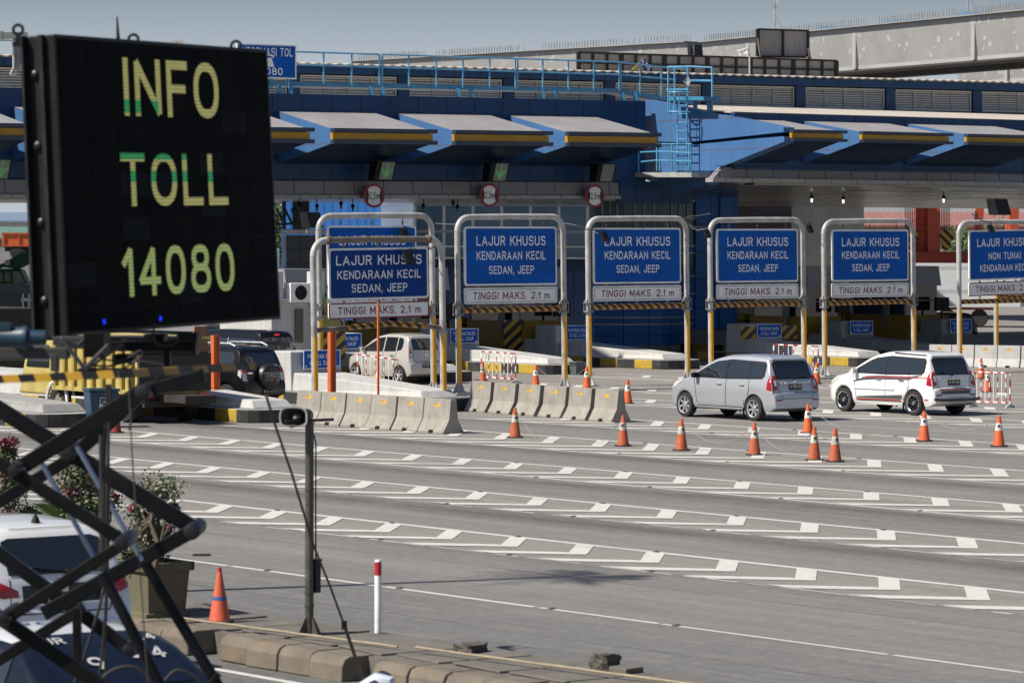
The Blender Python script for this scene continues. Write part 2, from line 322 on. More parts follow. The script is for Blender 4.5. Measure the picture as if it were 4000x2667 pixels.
def E(name, label, cat, loc=(0, 0, 0), rz=0.0, group=None, tilt=0.0):
    o = bpy.data.objects.new(name, None); COL.objects.link(o)
    mt = Matrix.Translation(V3(loc)) @ Matrix.Rotation(tilt, 4, 'Y') @ Matrix.Rotation(rz, 4, 'Z')
    o.matrix_world = mt; o.empty_display_size = .2; MW[o.name] = mt
    return tag(o, label, cat, group)
def copy_tree(o, parent=None):
    c = o.copy(); COL.objects.link(c); MW[c.name] = MW.get(o.name, Matrix()).copy()
    if parent is not None: c.parent = parent
    for ch in list(o.children): copy_tree(ch, c)
    return c
def place(o, loc, rz=0.0, label=None):
    mt = Matrix.Translation(V3(loc)) @ Matrix.Rotation(rz, 4, 'Z'); o.matrix_world = mt; MW[o.name] = mt
    if label: o['label'] = label
    return o
X, Y, Z = V3((1, 0, 0)), V3((0, 1, 0)), V3((0, 0, 1))
# ------------------------------------------------------------------ ground
def asphalt():
    mt, t, b = nodes('asphalt'); co = objco(t)
    sep = t.nodes.new('ShaderNodeSeparateXYZ'); t.links.new(co, sep.inputs[0])
    wob = noise(t, objco(t, (.5, .06, 1)), 1.0, 3); vx = math_(t, 'ADD', sep.outputs[0], math_(t, 'MULTIPLY', math_(t, 'SUBTRACT', wob, .5), 1.1))
    f = N(t, 'ShaderNodeMapRange'); t.links.new(vx, f.inputs[0]); f.inputs[1].default_value = 20; f.inputs[2].default_value = 70
    rp = t.nodes.new('ShaderNodeValToRGB'); t.links.new(f.outputs[0], rp.inputs[0]); e = rp.color_ramp.elements
    lane, drk, gore = (.222, .213, .200), (.088, .085, .082), (.268, .253, .231)
    st = [(20, (.13, .132, .134)), (23.5, (.15, .152, .154)), (25.8, (.175, .175, .174)), (28.5, (.230, .221, .207)), (30.4, (.18, .178, .175)), (30.8, gore), (32.3, gore), (32.7, lane), (34.0, lane), (35.0, drk), (35.6, (.16, .157, .154)), (35.9, gore), (37.7, gore), (38.0, lane),  # near side darkened in the colour, standing in for lens falloff
          (39.3, (.20, .198, .193)), (40.4, drk), (41.1, gore), (43.3, gore), (43.6, lane), (45.2, (.21, .207, .2)), (46.3, drk), (47.2, gore), (49.9, gore), (50.2, lane), (51.8, (.215, .21, .205)), (53.2, (.15, .148, .145)), (54.0, gore), (56.5, gore), (57, lane), (61, (.22, .216, .21)), (64, (.27, .255, .235))]
    while len(e) < len(st): e.new(.5)
    for q, (v, c) in zip(e, st): q.position = (v-20)/50; q.color = (*c, 1)
    base = rp.outputs[0]
    s1 = ramp01(t, noise(t, objco(t, (1.6, .05, 1)), 1.2, 5, .65), .35, .7)       # tyre streaks running down the lanes
    base = mixc(t, math_(t, 'MULTIPLY', s1, .5), base, (.105, .102, .098))
    p1 = ramp01(t, noise(t, co, .35, 6, .7), .5, .75); base = mixc(t, math_(t, 'MULTIPLY', p1, .3), base, (.29, .275, .255))
    gr = noise(t, co, 26, 4, .8); base = mixc(t, math_(t, 'MULTIPLY', ramp01(t, gr, .42, .75), .42), base, (.07, .068, .065))
    gr2 = noise(t, co, 5.5, 6, .85); base = mixc(t, math_(t, 'MULTIPLY', ramp01(t, gr2, .5, .7), .38), base, (.31, .295, .27)); base = mixc(t, math_(t, 'MULTIPLY', ramp01(t, gr2, .5, .3), .38), base, (.085, .083, .08))
    for jv in (24.6, 29.2, 62.6, 66.2, 70.4):
        base = mixc(t, math_(t, 'MULTIPLY', math_(t, 'LESS_THAN', math_(t, 'ABSOLUTE', math_(t, 'SUBTRACT', math_(t, 'ADD', sep.outputs[0], math_(t, 'MULTIPLY', wob, .06)), jv+.03)), .022), .6), base, (.055, .053, .05))
    s2 = ramp01(t, noise(t, objco(t, (3.5, .22, 1)), 1.5, 6, .7), .52, .74); base = mixc(t, math_(t, 'MULTIPLY', s2, .4), base, (.31, .295, .27))
    s3 = ramp01(t, noise(t, objco(t, (5, .12, 1)), 1.1, 5, .7), .60, .76); base = mixc(t, math_(t, 'MULTIPLY', s3, .45), base, (.07, .069, .067))
    sp = ramp01(t, noise(t, co, 3.2, 3, .5), .70, .76); base = mixc(t, math_(t, 'MULTIPLY', sp, .35), base, (.06, .058, .055))
    t.links.new(base, b.inputs['Base Color']); b.inputs['Roughness'].default_value = .85; b.inputs['Specular IOR Level'].default_value = .2
    bn = t.nodes.new('ShaderNodeBump'); bn.inputs['Strength'].default_value = .35; bn.inputs['Distance'].default_value = .01
    t.links.new(noise(t, co, 40, 4), bn.inputs['Height']); t.links.new(bn.outputs[0], b.inputs['Normal'])
    return mt
def roadpaint():
    mt, t, b = nodes('road_paint'); co = objco(t)
    n1 = ramp01(t, noise(t, co, 5, 7, .75), .55, .72); n2 = ramp01(t, noise(t, co, .35, 3), .62, .75)
    f = math_(t, 'MAXIMUM', math_(t, 'MULTIPLY', n1, .8), math_(t, 'MULTIPLY', n2, .55))
    t.links.new(mixc(t, f, (.55, .54, .505), (.20, .19, .18)), b.inputs['Base Color']); b.inputs['Roughness'].default_value = .7
    return mt
m_paint = roadpaint()
g = MB(); S = 4000
g.quad((-S, -S, 0), (S, -S, 0), (S, S, 0), (-S, S, 0))
o = g.build('road', asphalt()); o.rotation_euler = (0, 0, PHI); tag(o, 'grey asphalt of the toll plaza with dark tyre streaks', 'road', kind='structure')

mk = MB()
def stripe(v0, u0, v1, u1, wd, z=.004):
    a, b = V3((v0, u0, z)), V3((v1, u1, z)); d = (b-a).normalized(); n = V3((-d.y, d.x, 0))*wd/2
    mk.quad(a-n, b-n, b+n, a+n)
def para(pts): mk.quad(*[V3((v, u, .0082)) for v, u in pts])
def worn_line(v, u0, u1, wd, gap=.0):
    u = u0
    while u < u1:
        ln = random.uniform(1.5, 5) if gap else u1-u0
        stripe(v+random.uniform(-.008, .008), u, v+random.uniform(-.008, .008), min(u1, u+ln), wd*(random.uniform(.65, 1.1) if gap else 1)); u += ln+(random.uniform(.05, gap) if gap else 0)
def gore(vt, vl, u0, u1, first, pitch, lo_u1=None, wlow=.11, vl2=None, faint=False):
    vl2 = vl if vl2 is None else vl2
    low = lambda u: vl+(vl2-vl)*(u-u0)/(u1-u0)
    stripe(vt, u0, vt, u1, .16)
    u_ = u0
    while u_ < u1-.1:
        e_ = min(u1, u_+(random.uniform(.3, 1.6) if faint else 2.0)); stripe(low(u_), u_, low(e_), e_, random.uniform(.025, .07) if faint else wlow); u_ = e_+(random.uniform(0, .5) if faint else 0)
    u = first
    while u > u0: u -= pitch
    while u < u1-1:
        lo = low(u); vm = (vt+lo)/2; hw = (vt-lo)/2
        du = hw*1.05; sw = .40
        para([(vt-.04, u), (vt-.04, u-sw), (vm-.06, u-du-sw), (vm-.06, u-du)])
        para([(vm-.06, u-du+.10), (vm-.06, u-du-sw), (lo+.03, u-sw-.06), (lo+.03, u+.16)])
        u += pitch
stripe(19.9, 0, 19.9, 70, .12)
worn_line(26.42, 10, 75, .11, .12)
gore(32.5, 30.5, 20, 62, 42.5, 1.58, faint=True)
gore(37.85, 35.63, 22, 72, 45.3, 1.70, faint=True)
gore(43.45, 41.07, 25, 78, 53.0, 1.69)
gore(50.05, 47.45, 30, 70, 61.6, 1.73, vl2=46.6)
gore(56.55, 54.15, 30, 71, 60.2, 1.75, vl2=53.5)
gore(64.2, 61.55, 58, 87, 62, 1.8)
gore(68.9, 66.9, 64, 88, 66, 1.75)
gore(75.9, 73.3, 70, 90, 74, 1.8)
stripe(81.7, 60, 81.7, 92, .12); stripe(79.4, 62, 79.4, 92, .12); stripe(59.0, 50, 59.0, 66, .08); stripe(71.6, 58, 71.6, 80, .09); stripe(84.5, 60, 84.5, 90, .1)
o = mk.build('road_markings', m_paint, recalc=False); o.rotation_euler = (0, 0, PHI); tag(o, 'white painted lane lines and chevrons on the plaza', 'road marking', kind='structure')
# road studs
rs = MB(); rs.hexa([(-.04, -.045, .0), (.04, -.045, 0), (.04, .045, 0), (-.04, .045, 0), (-.03, -.02, .016), (.03, -.02, .016), (.03, .02, .016), (-.03, .02, .016)])
st0 = None
for v, us in ((26.42, (30.2, 32.5, 35.6, 38.6)), (32.5, (37.6, 40.8, 44, 47.2)), (30.52, (35.4, 38.5, 41.6)), (37.85, (38.4, 41.8, 45.2, 48.6)), (35.65, (39.9, 43.3, 46.7)), (43.45, (44.5, 47.9, 51.2, 54.6)), (41.07, (40.8, 44.2, 47.7, 51)), (50.05, (51.5, 54.9, 58.3)), (47.1, (48.9, 52.3, 55.7)), (56.55, (57, 60.4)), (54, (57, 60.5, 64))):
    for u in us:
        if st0 is None: st0 = rs.build('road_stud', M('stud_grey', (.06, .06, .062), .5)); q = st0
        else: q = st0.copy(); COL.objects.link(q)
        tag(q, 'small dark reflector stud on a white lane line', 'road stud', 'road studs along the lane lines'); q.location = L(u, v, .006); q.rotation_euler = (0, 0, PHI)

# ------------------------------------------------------------------ median island in front
m_slab = M('median_paving', (.135, .122, .107), .9, var=.22, scale=3, dirt=(.07, .065, .058), dirt_amt=.6, bump=.5)
m_slabdark = M('slab_joint', (.02, .019, .018), .9)
m_kerbst = M('kerb_stone', (.15, .127, .10), .85, var=.25, scale=3, dirt=(.24, .165, .09), dirt_amt=.5, bump=.4)
mb = MB(); U0, U1 = 10, 60
mb.hexa([(20.75, U0, 0), (21.98, U0, 0), (21.85, U1, 0), (20.5, U1, 0), (20.75, U0, .24), (21.98, U0, .24), (21.85, U1, .24), (20.5, U1, .24)])
md = mb.build('median', m_slab); md.rotation_euler = (0, 0, PHI); tag(md, 'raised median strip paved with worn slabs', 'median', kind='structure'); MW[md.name] = Matrix.Rotation(PHI, 4, 'Z')
rr = random.Random(3); u = 18
gi = 0
while u < 42:
    sl_ = MB(); h = rr.uniform(.012, .03); a = .0
    sl_.box((0, 0, h/2), (1.12, .86+rr.uniform(-.05, .02), h)); 
    ov = sl_.build('cover_slab', m_slab, bevel=.01); ov.location = L(u+.45, 21.38-.006*(u-30)+rr.uniform(-.03, .03), .242); ov.rotation_euler = (rr.uniform(-.012, .012), rr.uniform(-.01, .01), PHI+rr.uniform(-.05, .05)-.06)
    tag(ov, 'worn concrete drain cover slab lying on the median', 'cover slab', 'drain cover slabs along the median'); u += .93
# kerb blocks
kb = MB(); prof = [(0, 0), (.42, 0), (.42, .262), (.11, .262), (.045, .235), (.01, .17)]
kb.prism([(x, 0, z) for x, z in prof], (0, .56, 0)); k0 = None; u = 12.0
gapu = (27.95, 28.35)
rr = random.Random(5)
while u < 44:
    if not (gapu[0]-.5 < u < gapu[1]) and not (30.35 < u < 30.75):
        if k0 is None: q = k0 = kb.build('kerb_block', m_kerbst, bevel=.012)
        else: q = k0.copy(); COL.objects.link(q)
        q.location = L(u, 20.3+rr.uniform(-.02, .02), rr.uniform(-.01, .012)); q.rotation_euler = (rr.uniform(-.01, .01), 0, PHI+rr.uniform(-.03, .03))
        tag(q, 'brown concrete kerb block along the near edge of the median', 'kerb block', 'kerb blocks of the near median')
    u += .564
dr = MB(); dr.box((0, 0, .1), (.5, 1.0, .2)); 
# stones
def stone(p, s, lab, seed):
    r = random.Random(seed); bm = bmesh.new(); bmesh.ops.create_cube(bm, size=1); bmesh.ops.subdivide_edges(bm, edges=bm.edges, cuts=3, use_grid_fill=True)
    for v in bm.verts:
        n = v.co.normalized()*.62; v.co = v.co*.72+n*.28
        v.co = V3((v.co.x*s[0], v.co.y*s[1], v.co.z*s[2]+s[2]*.45))+V3((r.uniform(-.018, .018), r.uniform(-.018, .018), r.uniform(-.014, .014)))
    me = bpy.data.meshes.new('stone'); bm.to_mesh(me); bm.free(); me.materials.append(M('broken_concrete', (.10, .09, .078), .95, var=.4, scale=9, bump=.8))
    o = bpy.data.objects.new('stone', me); COL.objects.link(o); o.location = p; o.rotation_euler = (0, 0, PHI+.3); tag(o, lab, 'stone')
stone(G(1838, 2546, .265), (.30, .22, .10), 'flat dark lump of broken concrete left by the bamboo pole', 1)
stone(G(2362, 2616, .265), (.24, .22, .17), 'taller dark block of broken concrete near the bottom of the median', 2)
pl = MB(); a, b = G(2440, 2612, .30), G(2475, 2621, .30); pl.box((0, 0, .03), (.28, .22, .06)); q = pl.build('broken_slab', m_slab, bevel=.01); q.location = G(2445, 2625, .26); q.rotation_euler = (.05, 0, PHI+.2); tag(q, 'broken slab corner lying beside the taller concrete block', 'slab')
# bamboo poles
for i, (p0, p1, lab) in enumerate((((700, 2412), (1553, 2525), 'long bamboo pole lying on the median behind the loudspeaker pole'), ((1625, 2527), (3000, 2710), 'bamboo pole lying on the median past the stones, running out of the picture'))):
    t_ = MB(); a, b = G(*p0, .33), G(*p1, .30); n = 14
    t_.tube([a.lerp(b, j/n)+V3((0, 0, .002*math.sin(j*2.1))) for j in range(n+1)], [.013+.003*(j % 3 == 0) for j in range(n+1)], 8)
    tag(t_.build('bamboo_pole', m_bamboo, smooth=True), lab, 'bamboo pole', 'bamboo poles on the median')
# bollard
b0 = E('bollard', 'white bollard with a red band on the far edge of the median', 'bollard', G(1476, 2478, .24)); k = 13500/39.2
t_ = MB(); t_.lathe([(.036, 0), (.036, .80), (.033, .805), (0, .806)], seg=20); t_.build('post', m_white, b0, smooth=True)
t_ = MB(); t_.lathe([(.0375, .64), (.0375, .785)], seg=20); t_.build('red_band', m_redpaint, b0, smooth=True)
t_ = MB(); t_.lathe([(.0, .0), (.06, 0), (.06, .012), (.037, .02)], seg=20); t_.build('base_plate', m_dark, b0, smooth=True)
# loudspeaker pole
pb = G(1208, 2478, .25); dd = 39.3; kk = dd/FPX
b0 = E('loudspeaker_pole', 'rusty grey pole with small base gussets carrying a horn loudspeaker', 'pole', pb, PHI)
top = (2478-1690)*kk; m_oldpole = M('old_steel_pole', (.10, .092, .082), .55, metal=.3, var=.25, scale=5, streak=.3)
t_ = MB(); t_.tube([(0, 0, 0), (0, 0, top)], .047, 14); t_.lathe([(.052, .44), (.052, .47)]); t_.lathe([(.052, .30), (.052, .33)]); t_.lathe([(.052, 1.55), (.052, 1.57)]); t_.build('post', m_oldpole, b0, smooth=True)
for a in range(4):
    t_ = MB(); c, s_ = math.cos(a*math.pi/2), math.sin(a*math.pi/2); t_.prism([(c*.04, s_*.04, 0), (c*.16, s_*.16, 0), (c*.04, s_*.04, .22)], V3((-s_, c, 0))*.012); t_.build('gusset', m_oldpole, b0)
t_ = MB(); t_.box((0, 0, top+.0), (.62, .03, .03)); t_.build('crossbar', m_blackmetal, b0)
t_ = MB(); t_.box((.08, -.02, .62), (.07, .06, .34)); t_.box((.08, -.02, .80), (.1, .08, .02)); t_.build('junction_box', m_blackmetal, b0)
t_ = MB(); t_.tube([(.07, -.02, .78), (.068, -.02, 1.4), (.07, -.02, top-.25), (.05, -.01, top-.15)], .009, 6); t_.build('cable', m_dark, b0)
b0 = E('horn_loudspeaker', 'grey horn loudspeaker on top of the rusty pole', 'loudspeaker', G(1208, 2478, .25)+V3((-.13, -.05, top+.04)), math.radians(-15))
HX, HY, HZ = X, Z, -Y     # opens towards the road
t_ = MB()
def horn(prof, mi): 
    vs = []; n = 24
    for r, h in prof:
        for k in range(n):
            a = 2*math.pi*k/n; ca, sa = math.cos(a), math.sin(a); ex = 2/3.2
            vs.append(V3((math.copysign(abs(ca)**ex, ca)*r*1.15, -h, math.copysign(abs(sa)**ex, sa)*r*.82)))
    t_.add(vs, [(i*n+k, i*n+(k+1) % n, (i+1)*n+(k+1) % n, (i+1)*n+k) for i in range(len(prof)-1) for k in range(n)], mi)
horn([(.03, -.22), (.06, -.12), (.10, -.02), (.135, .10), (.138, .13), (.122, .128)], 0); horn([(.122, .128), (.09, .0), (.05, -.08), (.02, -.1)], 1)
t_.build('horn', [M('horn_grey', (.30, .31, .30), .55, var=.15, dirt=(.1, .09, .08)), M('horn_inside', (.10, .10, .098), .7)], b0, smooth=True, recalc=False)
t_ = MB(); t_.lathe([(0, .085), (.022, .075), (.034, .04), (.034, -.06)], ax=(X, Z, -Y), seg=14); t_.build('centre_cone', M('horn_cone_grey', (.3, .3, .29), .5), b0, smooth=True)
t_ = MB(); t_.lathe([(.0, -.36), (.07, -.35), (.075, -.22), (.03, -.2)], ax=(X, Z, -Y), seg=16); t_.build('driver', m_blackmetal, b0, smooth=True)

# ------------------------------------------------------------------ traffic cones
def make_cone(style):
    body = {'clean': m_cone, 'dirty': m_conedirty}[style]; band = {'clean': m_bandclean, 'dirty': m_banddirty}[style]
    e = E('traffic_cone', 'c', 'traffic cone', group='traffic cones on the plaza')
    t = MB(); t.lathe([(.135, .03), (.128, .06), (.038, .66), (.034, .68), (.022, .685), (.02, .66)], seg=24); t.build('cone_body', body, e, smooth=True)
    r = lambda z: .1295-(z-.06)*(.0915/.60)
    t = MB(); t.lathe([(r(.36)+.0025, .36), (r(.52)+.0025, .52)], seg=24); t.build('reflective_band', band, e, smooth=True)
    t = MB(); n = 8; pts = [(.2*math.cos(math.pi/4*k+math.pi/8), .2*math.sin(math.pi/4*k+math.pi/8)) for k in range(n)]
    t.prism([(x, y, 0) for x, y in pts], (0, 0, .03)); t.build('base', m_rubber, e, bevel=.008)
    # round emblem on the band, facing the traffic
    ax = V3((.2, -1, 0)).normalized(); sd = V3((1, .2, 0)).normalized(); c0 = ax*(r(.455)+.008)+Z*.455
    t = MB(); ring = [c0+sd*(.036*math.cos(a*.3927))+Z*(.036*math.sin(a*.3927)) for a in range(16)]; t.add(ring, [tuple(range(16))])
    ring = [c0+ax*.002+sd*(.022*math.cos(a*.3927))+Z*(.022*math.sin(a*.3927)) for a in range(16)]; t.add(ring, [tuple(range(16))], 1)
    ring = [c0+ax*.004+sd*(.012*math.cos(a*.3927))+Z*(.012*math.sin(a*.3927)) for a in range(12)]; t.add([c0+ax*.004+sd*(.012*math.cos(a*.5236))+Z*(.012*math.sin(a*.5236)) for a in range(12)], [tuple(range(12))], 0)
    t.box(c0-Z*.062+ax*.002, (.07, .002, .012), 0, (sd, ax, Z))
    t.build('emblem', [m_blacklet, M('emblem_bronze', (.25, .14, .07), .5)], e, recalc=False)
    return e
CONES = [(2012, 1715, 'dirty', 'faded cone with a scuffed band right of the first row of concrete barriers'), (2434, 1748, 'dirty', 'faded cone standing just in front of the end of the second concrete barrier row'),
 (2662, 1765, 'dirty', 'faded cone below the front wheel of the silver car'), (2947, 1783, 'dirty', 'faded cone below the rear wheel of the silver car'),
 (3156, 1697, 'clean', 'cone with a rope coil right behind the tail of the silver car'), (3181, 1803, 'dirty', 'left cone of the close pair behind the silver car'),
 (3262, 1809, 'dirty', 'right cone of the close pair behind the silver car'), (3610, 1729, 'clean', 'bright cone with white band in front of the white car with stripes'),
 (3902, 1750, 'clean', 'bright cone nearest the edge of the picture, past the striped white car'), (2452, 1583, 'clean', 'bright cone between the second barrier row and the silver car'),
 (2093, 1518, 'clean', 'cone behind the second concrete barrier row, left of the gantry foot'), (2292, 1524, 'clean', 'cone at the foot of the third sign gantry'),
 (1886, 1505, 'dirty', 'cone in front of the red and white fence behind the barriers'), (3190, 1505, 'clean', 'cone behind the silver car beside the gantry foot'),
 (3832, 1485, 'clean', 'farther of the two cones behind the striped white car'), (3857, 1537, 'clean', 'nearer of the two cones inside the fence behind the striped white car')]
proto = {}; cone_at = []
for x, y, st, lab in CONES:
    if st not in proto: o = proto[st] = make_cone(st)
    else: o = copy_tree(proto[st])
    p = G(x, y-6); cone_at.append(p); place(o, p, random.uniform(-.5, .3), lab)
# big plain cone on the median with blue tape; red cone by the truck
p = G(858, 2428, .26); e = E('traffic_cone', 'tall worn orange cone with blue tape standing on the median', 'traffic cone', p, .1, 'traffic cones on the plaza'); s_ = 36/100*1.0
m_conebig = M('worn_orange_cone', (.66, .12, .055), .6, var=.1, scale=5, dirt=(.22, .12, .09), dirt_amt=.45)
t = MB(); H = .59; t.lathe([(.122, .02), (.115, .045), (.018, H), (.016, H+.012), (0, H+.013)], seg=26); t.build('cone_body', m_conebig, e, smooth=True)
r = lambda z: .115-(z-.045)*(.097/(H-.045))
t = MB(); t.lathe([(r(.245)+.002, .245), (r(.285)+.002, .285)], seg=26); t.build('tape', M('blue_tape', (.03, .11, .30), .5), e, smooth=True)
t = MB(); t.lathe([(0, 0), (.155, 0), (.155, .018), (.12, .024)], seg=26); t.build('base', m_rubber, e, smooth=True)
t = MB(); t.lathe([(.0245, H-.03), (.0195, H+.014), (0, H+.016)], seg=16); t.build('tip', m_redpaint, e, smooth=True)
c2 = copy_tree(proto['dirty']); place(c2, G(452, 1690), .2, 'dark red cone standing beside the tipper truck wheel')
for ch in c2.children:
    if ch.name.startswith('cone_body'): ch.data = ch.data.copy(); ch.data.materials[0] = M('dark_red_cone', (.25, .02, .025), .6)
# ropes between cones
m_rope = M('rope', (.30, .27, .22), .8)
def rope(i, j, sag, lab):
    a, b = cone_at[i]+Z*.66, cone_at[j]+Z*.66; t = MB(); n = 16
    pts = []
    for k in range(n+1):
        q = a.lerp(b, k/n); q.z = max(.012, q.z-sag*4*(k/n)*(1-k/n)); pts.append(q)
    t.tube(pts, .007, 5); tag(t.build('rope', m_rope, smooth=True), lab, 'rope', 'ropes strung between cones')
rope(0, 1, 1.0, 'thin slack rope between the cones right of the first barriers'); rope(2, 3, .45, 'thin rope hanging between the two cones under the silver car')
rope(3, 5, .5, 'thin rope hanging left of the close pair of cones'); rope(4, 7, .6, 'thin rope hanging in front of the striped white car'); rope(7, 8, .35, 'thin rope between the two bright cones at the edge'); rope(10, 11, .4, 'thin rope between the cones behind the second barrier row'); rope(5, 6, .2, 'thin short rope joining the close pair of cones')

# ------------------------------------------------------------------ concrete barriers
def make_jersey(ln, white=False):
    pr = [(-.30, 0), (-.30, .05), (-.27, .09), (-.135, .33), (-.085, .80), (.085, .80), (.135, .33), (.27, .09), (.30, .05), (.30, 0)]
    e = E('concrete_barrier', 'x', 'concrete barrier')
    t = MB(); h = ln/2-.018
    for y0, y1 in ((-h, -.09), (.09, h)):
        t.prism([(x, y0, z) for x, z in pr], (0, y1-y0, 0))
    t.prism([(x, -.09, z) for x, z in [(-.255, .07), (-.27, .09), (-.135, .33), (-.085, .80), (.085, .80), (.135, .33), (.27, .09), (.255, .07)]], (0, .18, 0))
    t.build('block', m_whiteconc if white else m_conc, e, bevel=.008)
    for s in (-1, 1):
        t = MB(); f = lambda z: s*(.135-.05*(z-.33)/.47+.003)
        a = [V3((f(.62), -.10, .62)), V3((f(.62), .10, .62)), V3((f(.69), .10, .69)), V3((f(.69), -.10, .69))]; t.quad(*a)
        a = [V3((f(.635)+s*.002, .02, .635)), V3((f(.655)+s*.002, .10, .655)), V3((f(.69)+s*.002, .10, .69)), V3((f(.68)+s*.002, -.04, .68))]; t.quad(*a, 1)
        t.build('reflector', [m_yel, M('reflector_shade', (.30, .22, .06), .6)], e, recalc=False)
    return e
def barrier_row(a, b, n, white, group, fmt, proto):
    d = (b-a); rz = math.atan2(d.y, d.x)-math.pi/2; o0 = proto
    for i in range(n):
        o = copy_tree(o0) if o0['label'] != 'x' else o0
        p = a+d*((i+.5)/n); place(o, p+V3((random.uniform(-.015, .015), random.uniform(-.015, .015), 0)), rz+random.uniform(-.012, .012))
        o['label'] = fmt(i); o['group'] = group
ORD = ['first', 'second', 'third', 'fourth', 'fifth', 'sixth', 'seventh', 'eighth']
a, b = G(1170, 1650), G(1775, 1694)
ln = (b-a).length/6
jp = make_jersey(ln); barrier_row(b, a, 6, False, 'front row of concrete barriers', lambda i: '%s grey concrete barrier counted from the right in the front row by the white island' % ORD[i], jp)
a, b = G(1845, 1604), G(2432, 1650)
jp2 = copy_tree(jp); jp2['label'] = 'x'; barrier_row(b, a, 6, False, 'second row of concrete barriers', lambda i: '%s grey concrete barrier counted from the cone end of the second row' % ORD[i], jp2)
a, b = G(3630, 1431), G(4080, 1438); nn = 5
jp3 = make_jersey((b-a).length/5, True); barrier_row(b, a, 5, True, 'white concrete barriers', lambda i: '%s white painted concrete barrier counted from the picture edge behind the striped white car' % ORD[i], jp3)

# ------------------------------------------------------------------ crowd fences
def fence(pa, pb, lab, ht=.95, plate=False):
    d = pb-pa; ln = d.length; e = E('crowd_fence', lab, 'barrier fence', pa, math.atan2(d.y, d.x), 'red and white barrier fences')
    n = 9
    def striped(a, b, r, k, ph, nm):
        t = MB(); a, b = V3(a), V3(b)
        for i in range(k): t.tube([a.lerp(b, i/k), a.lerp(b, (i+1)/k)], r, 8, (i+ph) % 2, caps=(i in (0, k-1)))
        t.build(nm, [m_redpaint, m_white], e, smooth=True)
    striped((0.04, 0, ht), (ln-.04, 0, ht), .022, 9, 0, 'top_rail'); striped((0, 0, .14), (ln, 0, .14), .02, 9, 0, 'bottom_rail')
    striped((0, 0, 0), (0, 0, ht-.02), .022, 5, 1, 'post'); striped((ln, 0, 0), (ln, 0, ht-.02), .022, 5, 1, 'post')
    for i in range(1, n):
        x = ln*i/n
        if i % 2: t = MB(); t.tube([(x, 0, .14), (x, 0, ht)], .014, 6); t.build('bar', m_white, e, smooth=True)
        else: striped((x, 0, .14), (x, 0, ht), .014, 6, 0, 'bar')
    for x in (0, ln):
        t = MB(); t.prism([(x-.02, -.28, 0), (x-.02, .28, 0), (x-.02, .2, .05), (x-.02, .03, .12), (x-.02, -.03, .12), (x-.02, -.2, .05)], (.04, 0, 0)); t.build('foot', m_gal, e)
    if plate: t = MB(); t.box((ln*.52, -.03, .38), (.28, .01, .22)); t.build('plate', m_white, e)
fence(G(1397, 1502), G(1554, 1530), 'red and white fence standing beside the pale silver hatchback', plate=True)
fence(G(1880, 1488), G(2014, 1499), 'red and white fence behind the second barrier row')
fence(G(3022, 1452), G(3196, 1462), 'red and white fence hidden behind the roof of the silver car', plate=True)
fence(G(3800, 1588), G(3945, 1593), 'red and white fence behind the tail of the striped white car')

# ------------------------------------------------------------------ toll islands with sloped noses, sign blocks, kerbs
def small_sign(e, x, y, z, mirror=False):
    t = MB(); t.box((x, y, z), (1.25, .03, .52)); p = t.build('sign_panel', m_signblue, e, bevel=.006)
    t = MB(); f = y-.018
    for c, s in (((x, f, z+.25), (1.25, .01, .02)), ((x, f, z-.25), (1.25, .01, .02)), ((x-.615, f, z), (.02, .01, .48)), ((x+.615, f, z), (.02, .01, .48))): t.box(c, s)
    t.text('PASTIKAN SALDO', (x, y-.0195, z+.085), X, Z, .125, .96); t.text('E-TOLL CUKUP', (x, y-.0195, z-.10), X, Z, .125, .82)
    t.lathe([(.0, 0), (.03, 0)], (x-.54, y-.0195, z-.19), 12, ax=(X, Z, -Y)); t.box((x+.54, y-.0185, z-.2), (.09, .003, .035))
    t.build('lettering', m_letter, e, recalc=False)
def island(tip, lab, sgn=True, ln=30, mat=None, wedge=6.2, plate=True, w=1.0, top=.80, wall=True, small=False):
    mat = mat or m_whiteconc
    e = E('toll_island', lab, 'toll island', tip, PHI, 'toll lane islands')
    t = MB(); n = 8
    out = [(w*math.sin(a), .55-.55*math.cos(a)) for a in [(-math.pi/2+math.pi*i/n) for i in range(n+1)]]
    out = [(x, y-.0) for x, y in out]; poly = [(-w, ln)]+out+[(w, ln)]
    t.prism([(x, y, 0) for x, y in poly], (0, 0, .33), 0, 1); t.build('kerb', [m_kerb, m_greyconc], e, bevel=.03)
    t = MB(); y0 = .55; y1 = wedge; z0 = .33
    t.hexa([(-.62, y0, z0), (.62, y0, z0), (.86, y1, z0), (-.86, y1, z0), (-.52, y0+.2, z0+.20), (.52, y0+.2, z0+.20), (.82, y1, top), (-.82, y1, top)])
    t.build('sloped_nose', mat, e, bevel=.03)
    t = MB(); t.hexa([(-.9, y1-.01, z0), (.9, y1-.01, z0), (.9, y1+1.3, z0), (-.9, y1+1.3, z0), (-.84, y1+.12, 1.42), (.84, y1+.12, 1.42), (.84, y1+1.3, 1.42), (-.84, y1+1.3, 1.42)]); t.build('end_block', mat, e, bevel=.03)
    if wall: t = MB(); t.hexa([(-.9, y1+1.302, z0), (.9, y1+1.302, z0), (.9, ln-1, z0), (-.9, ln-1, z0), (-.8, y1+1.302, .9), (.8, y1+1.302, .9), (.8, ln-1, .9), (-.8, ln-1, .9)]); t.build('side_wall', mat, e)
    if small:
        for xx in (-.93, 1.17):
            t = MB(); t.box((xx, y1-.01, top+.3), (.75, .03, .48)); t.build('hazard_plate', m_hazplate, e)
    if plate:
        t = MB(); t.box((-1.3, y1+2.0, .98), (.95, .05, 1.25)); t.build('hazard_plate', m_hazplate, e)
    if sgn: small_sign(e, .12, y1-.02, top+.36)
    return e
island(G(1119, 1650), 'white sloped toll island nose beside the black off-roader', sgn=False, plate=False)
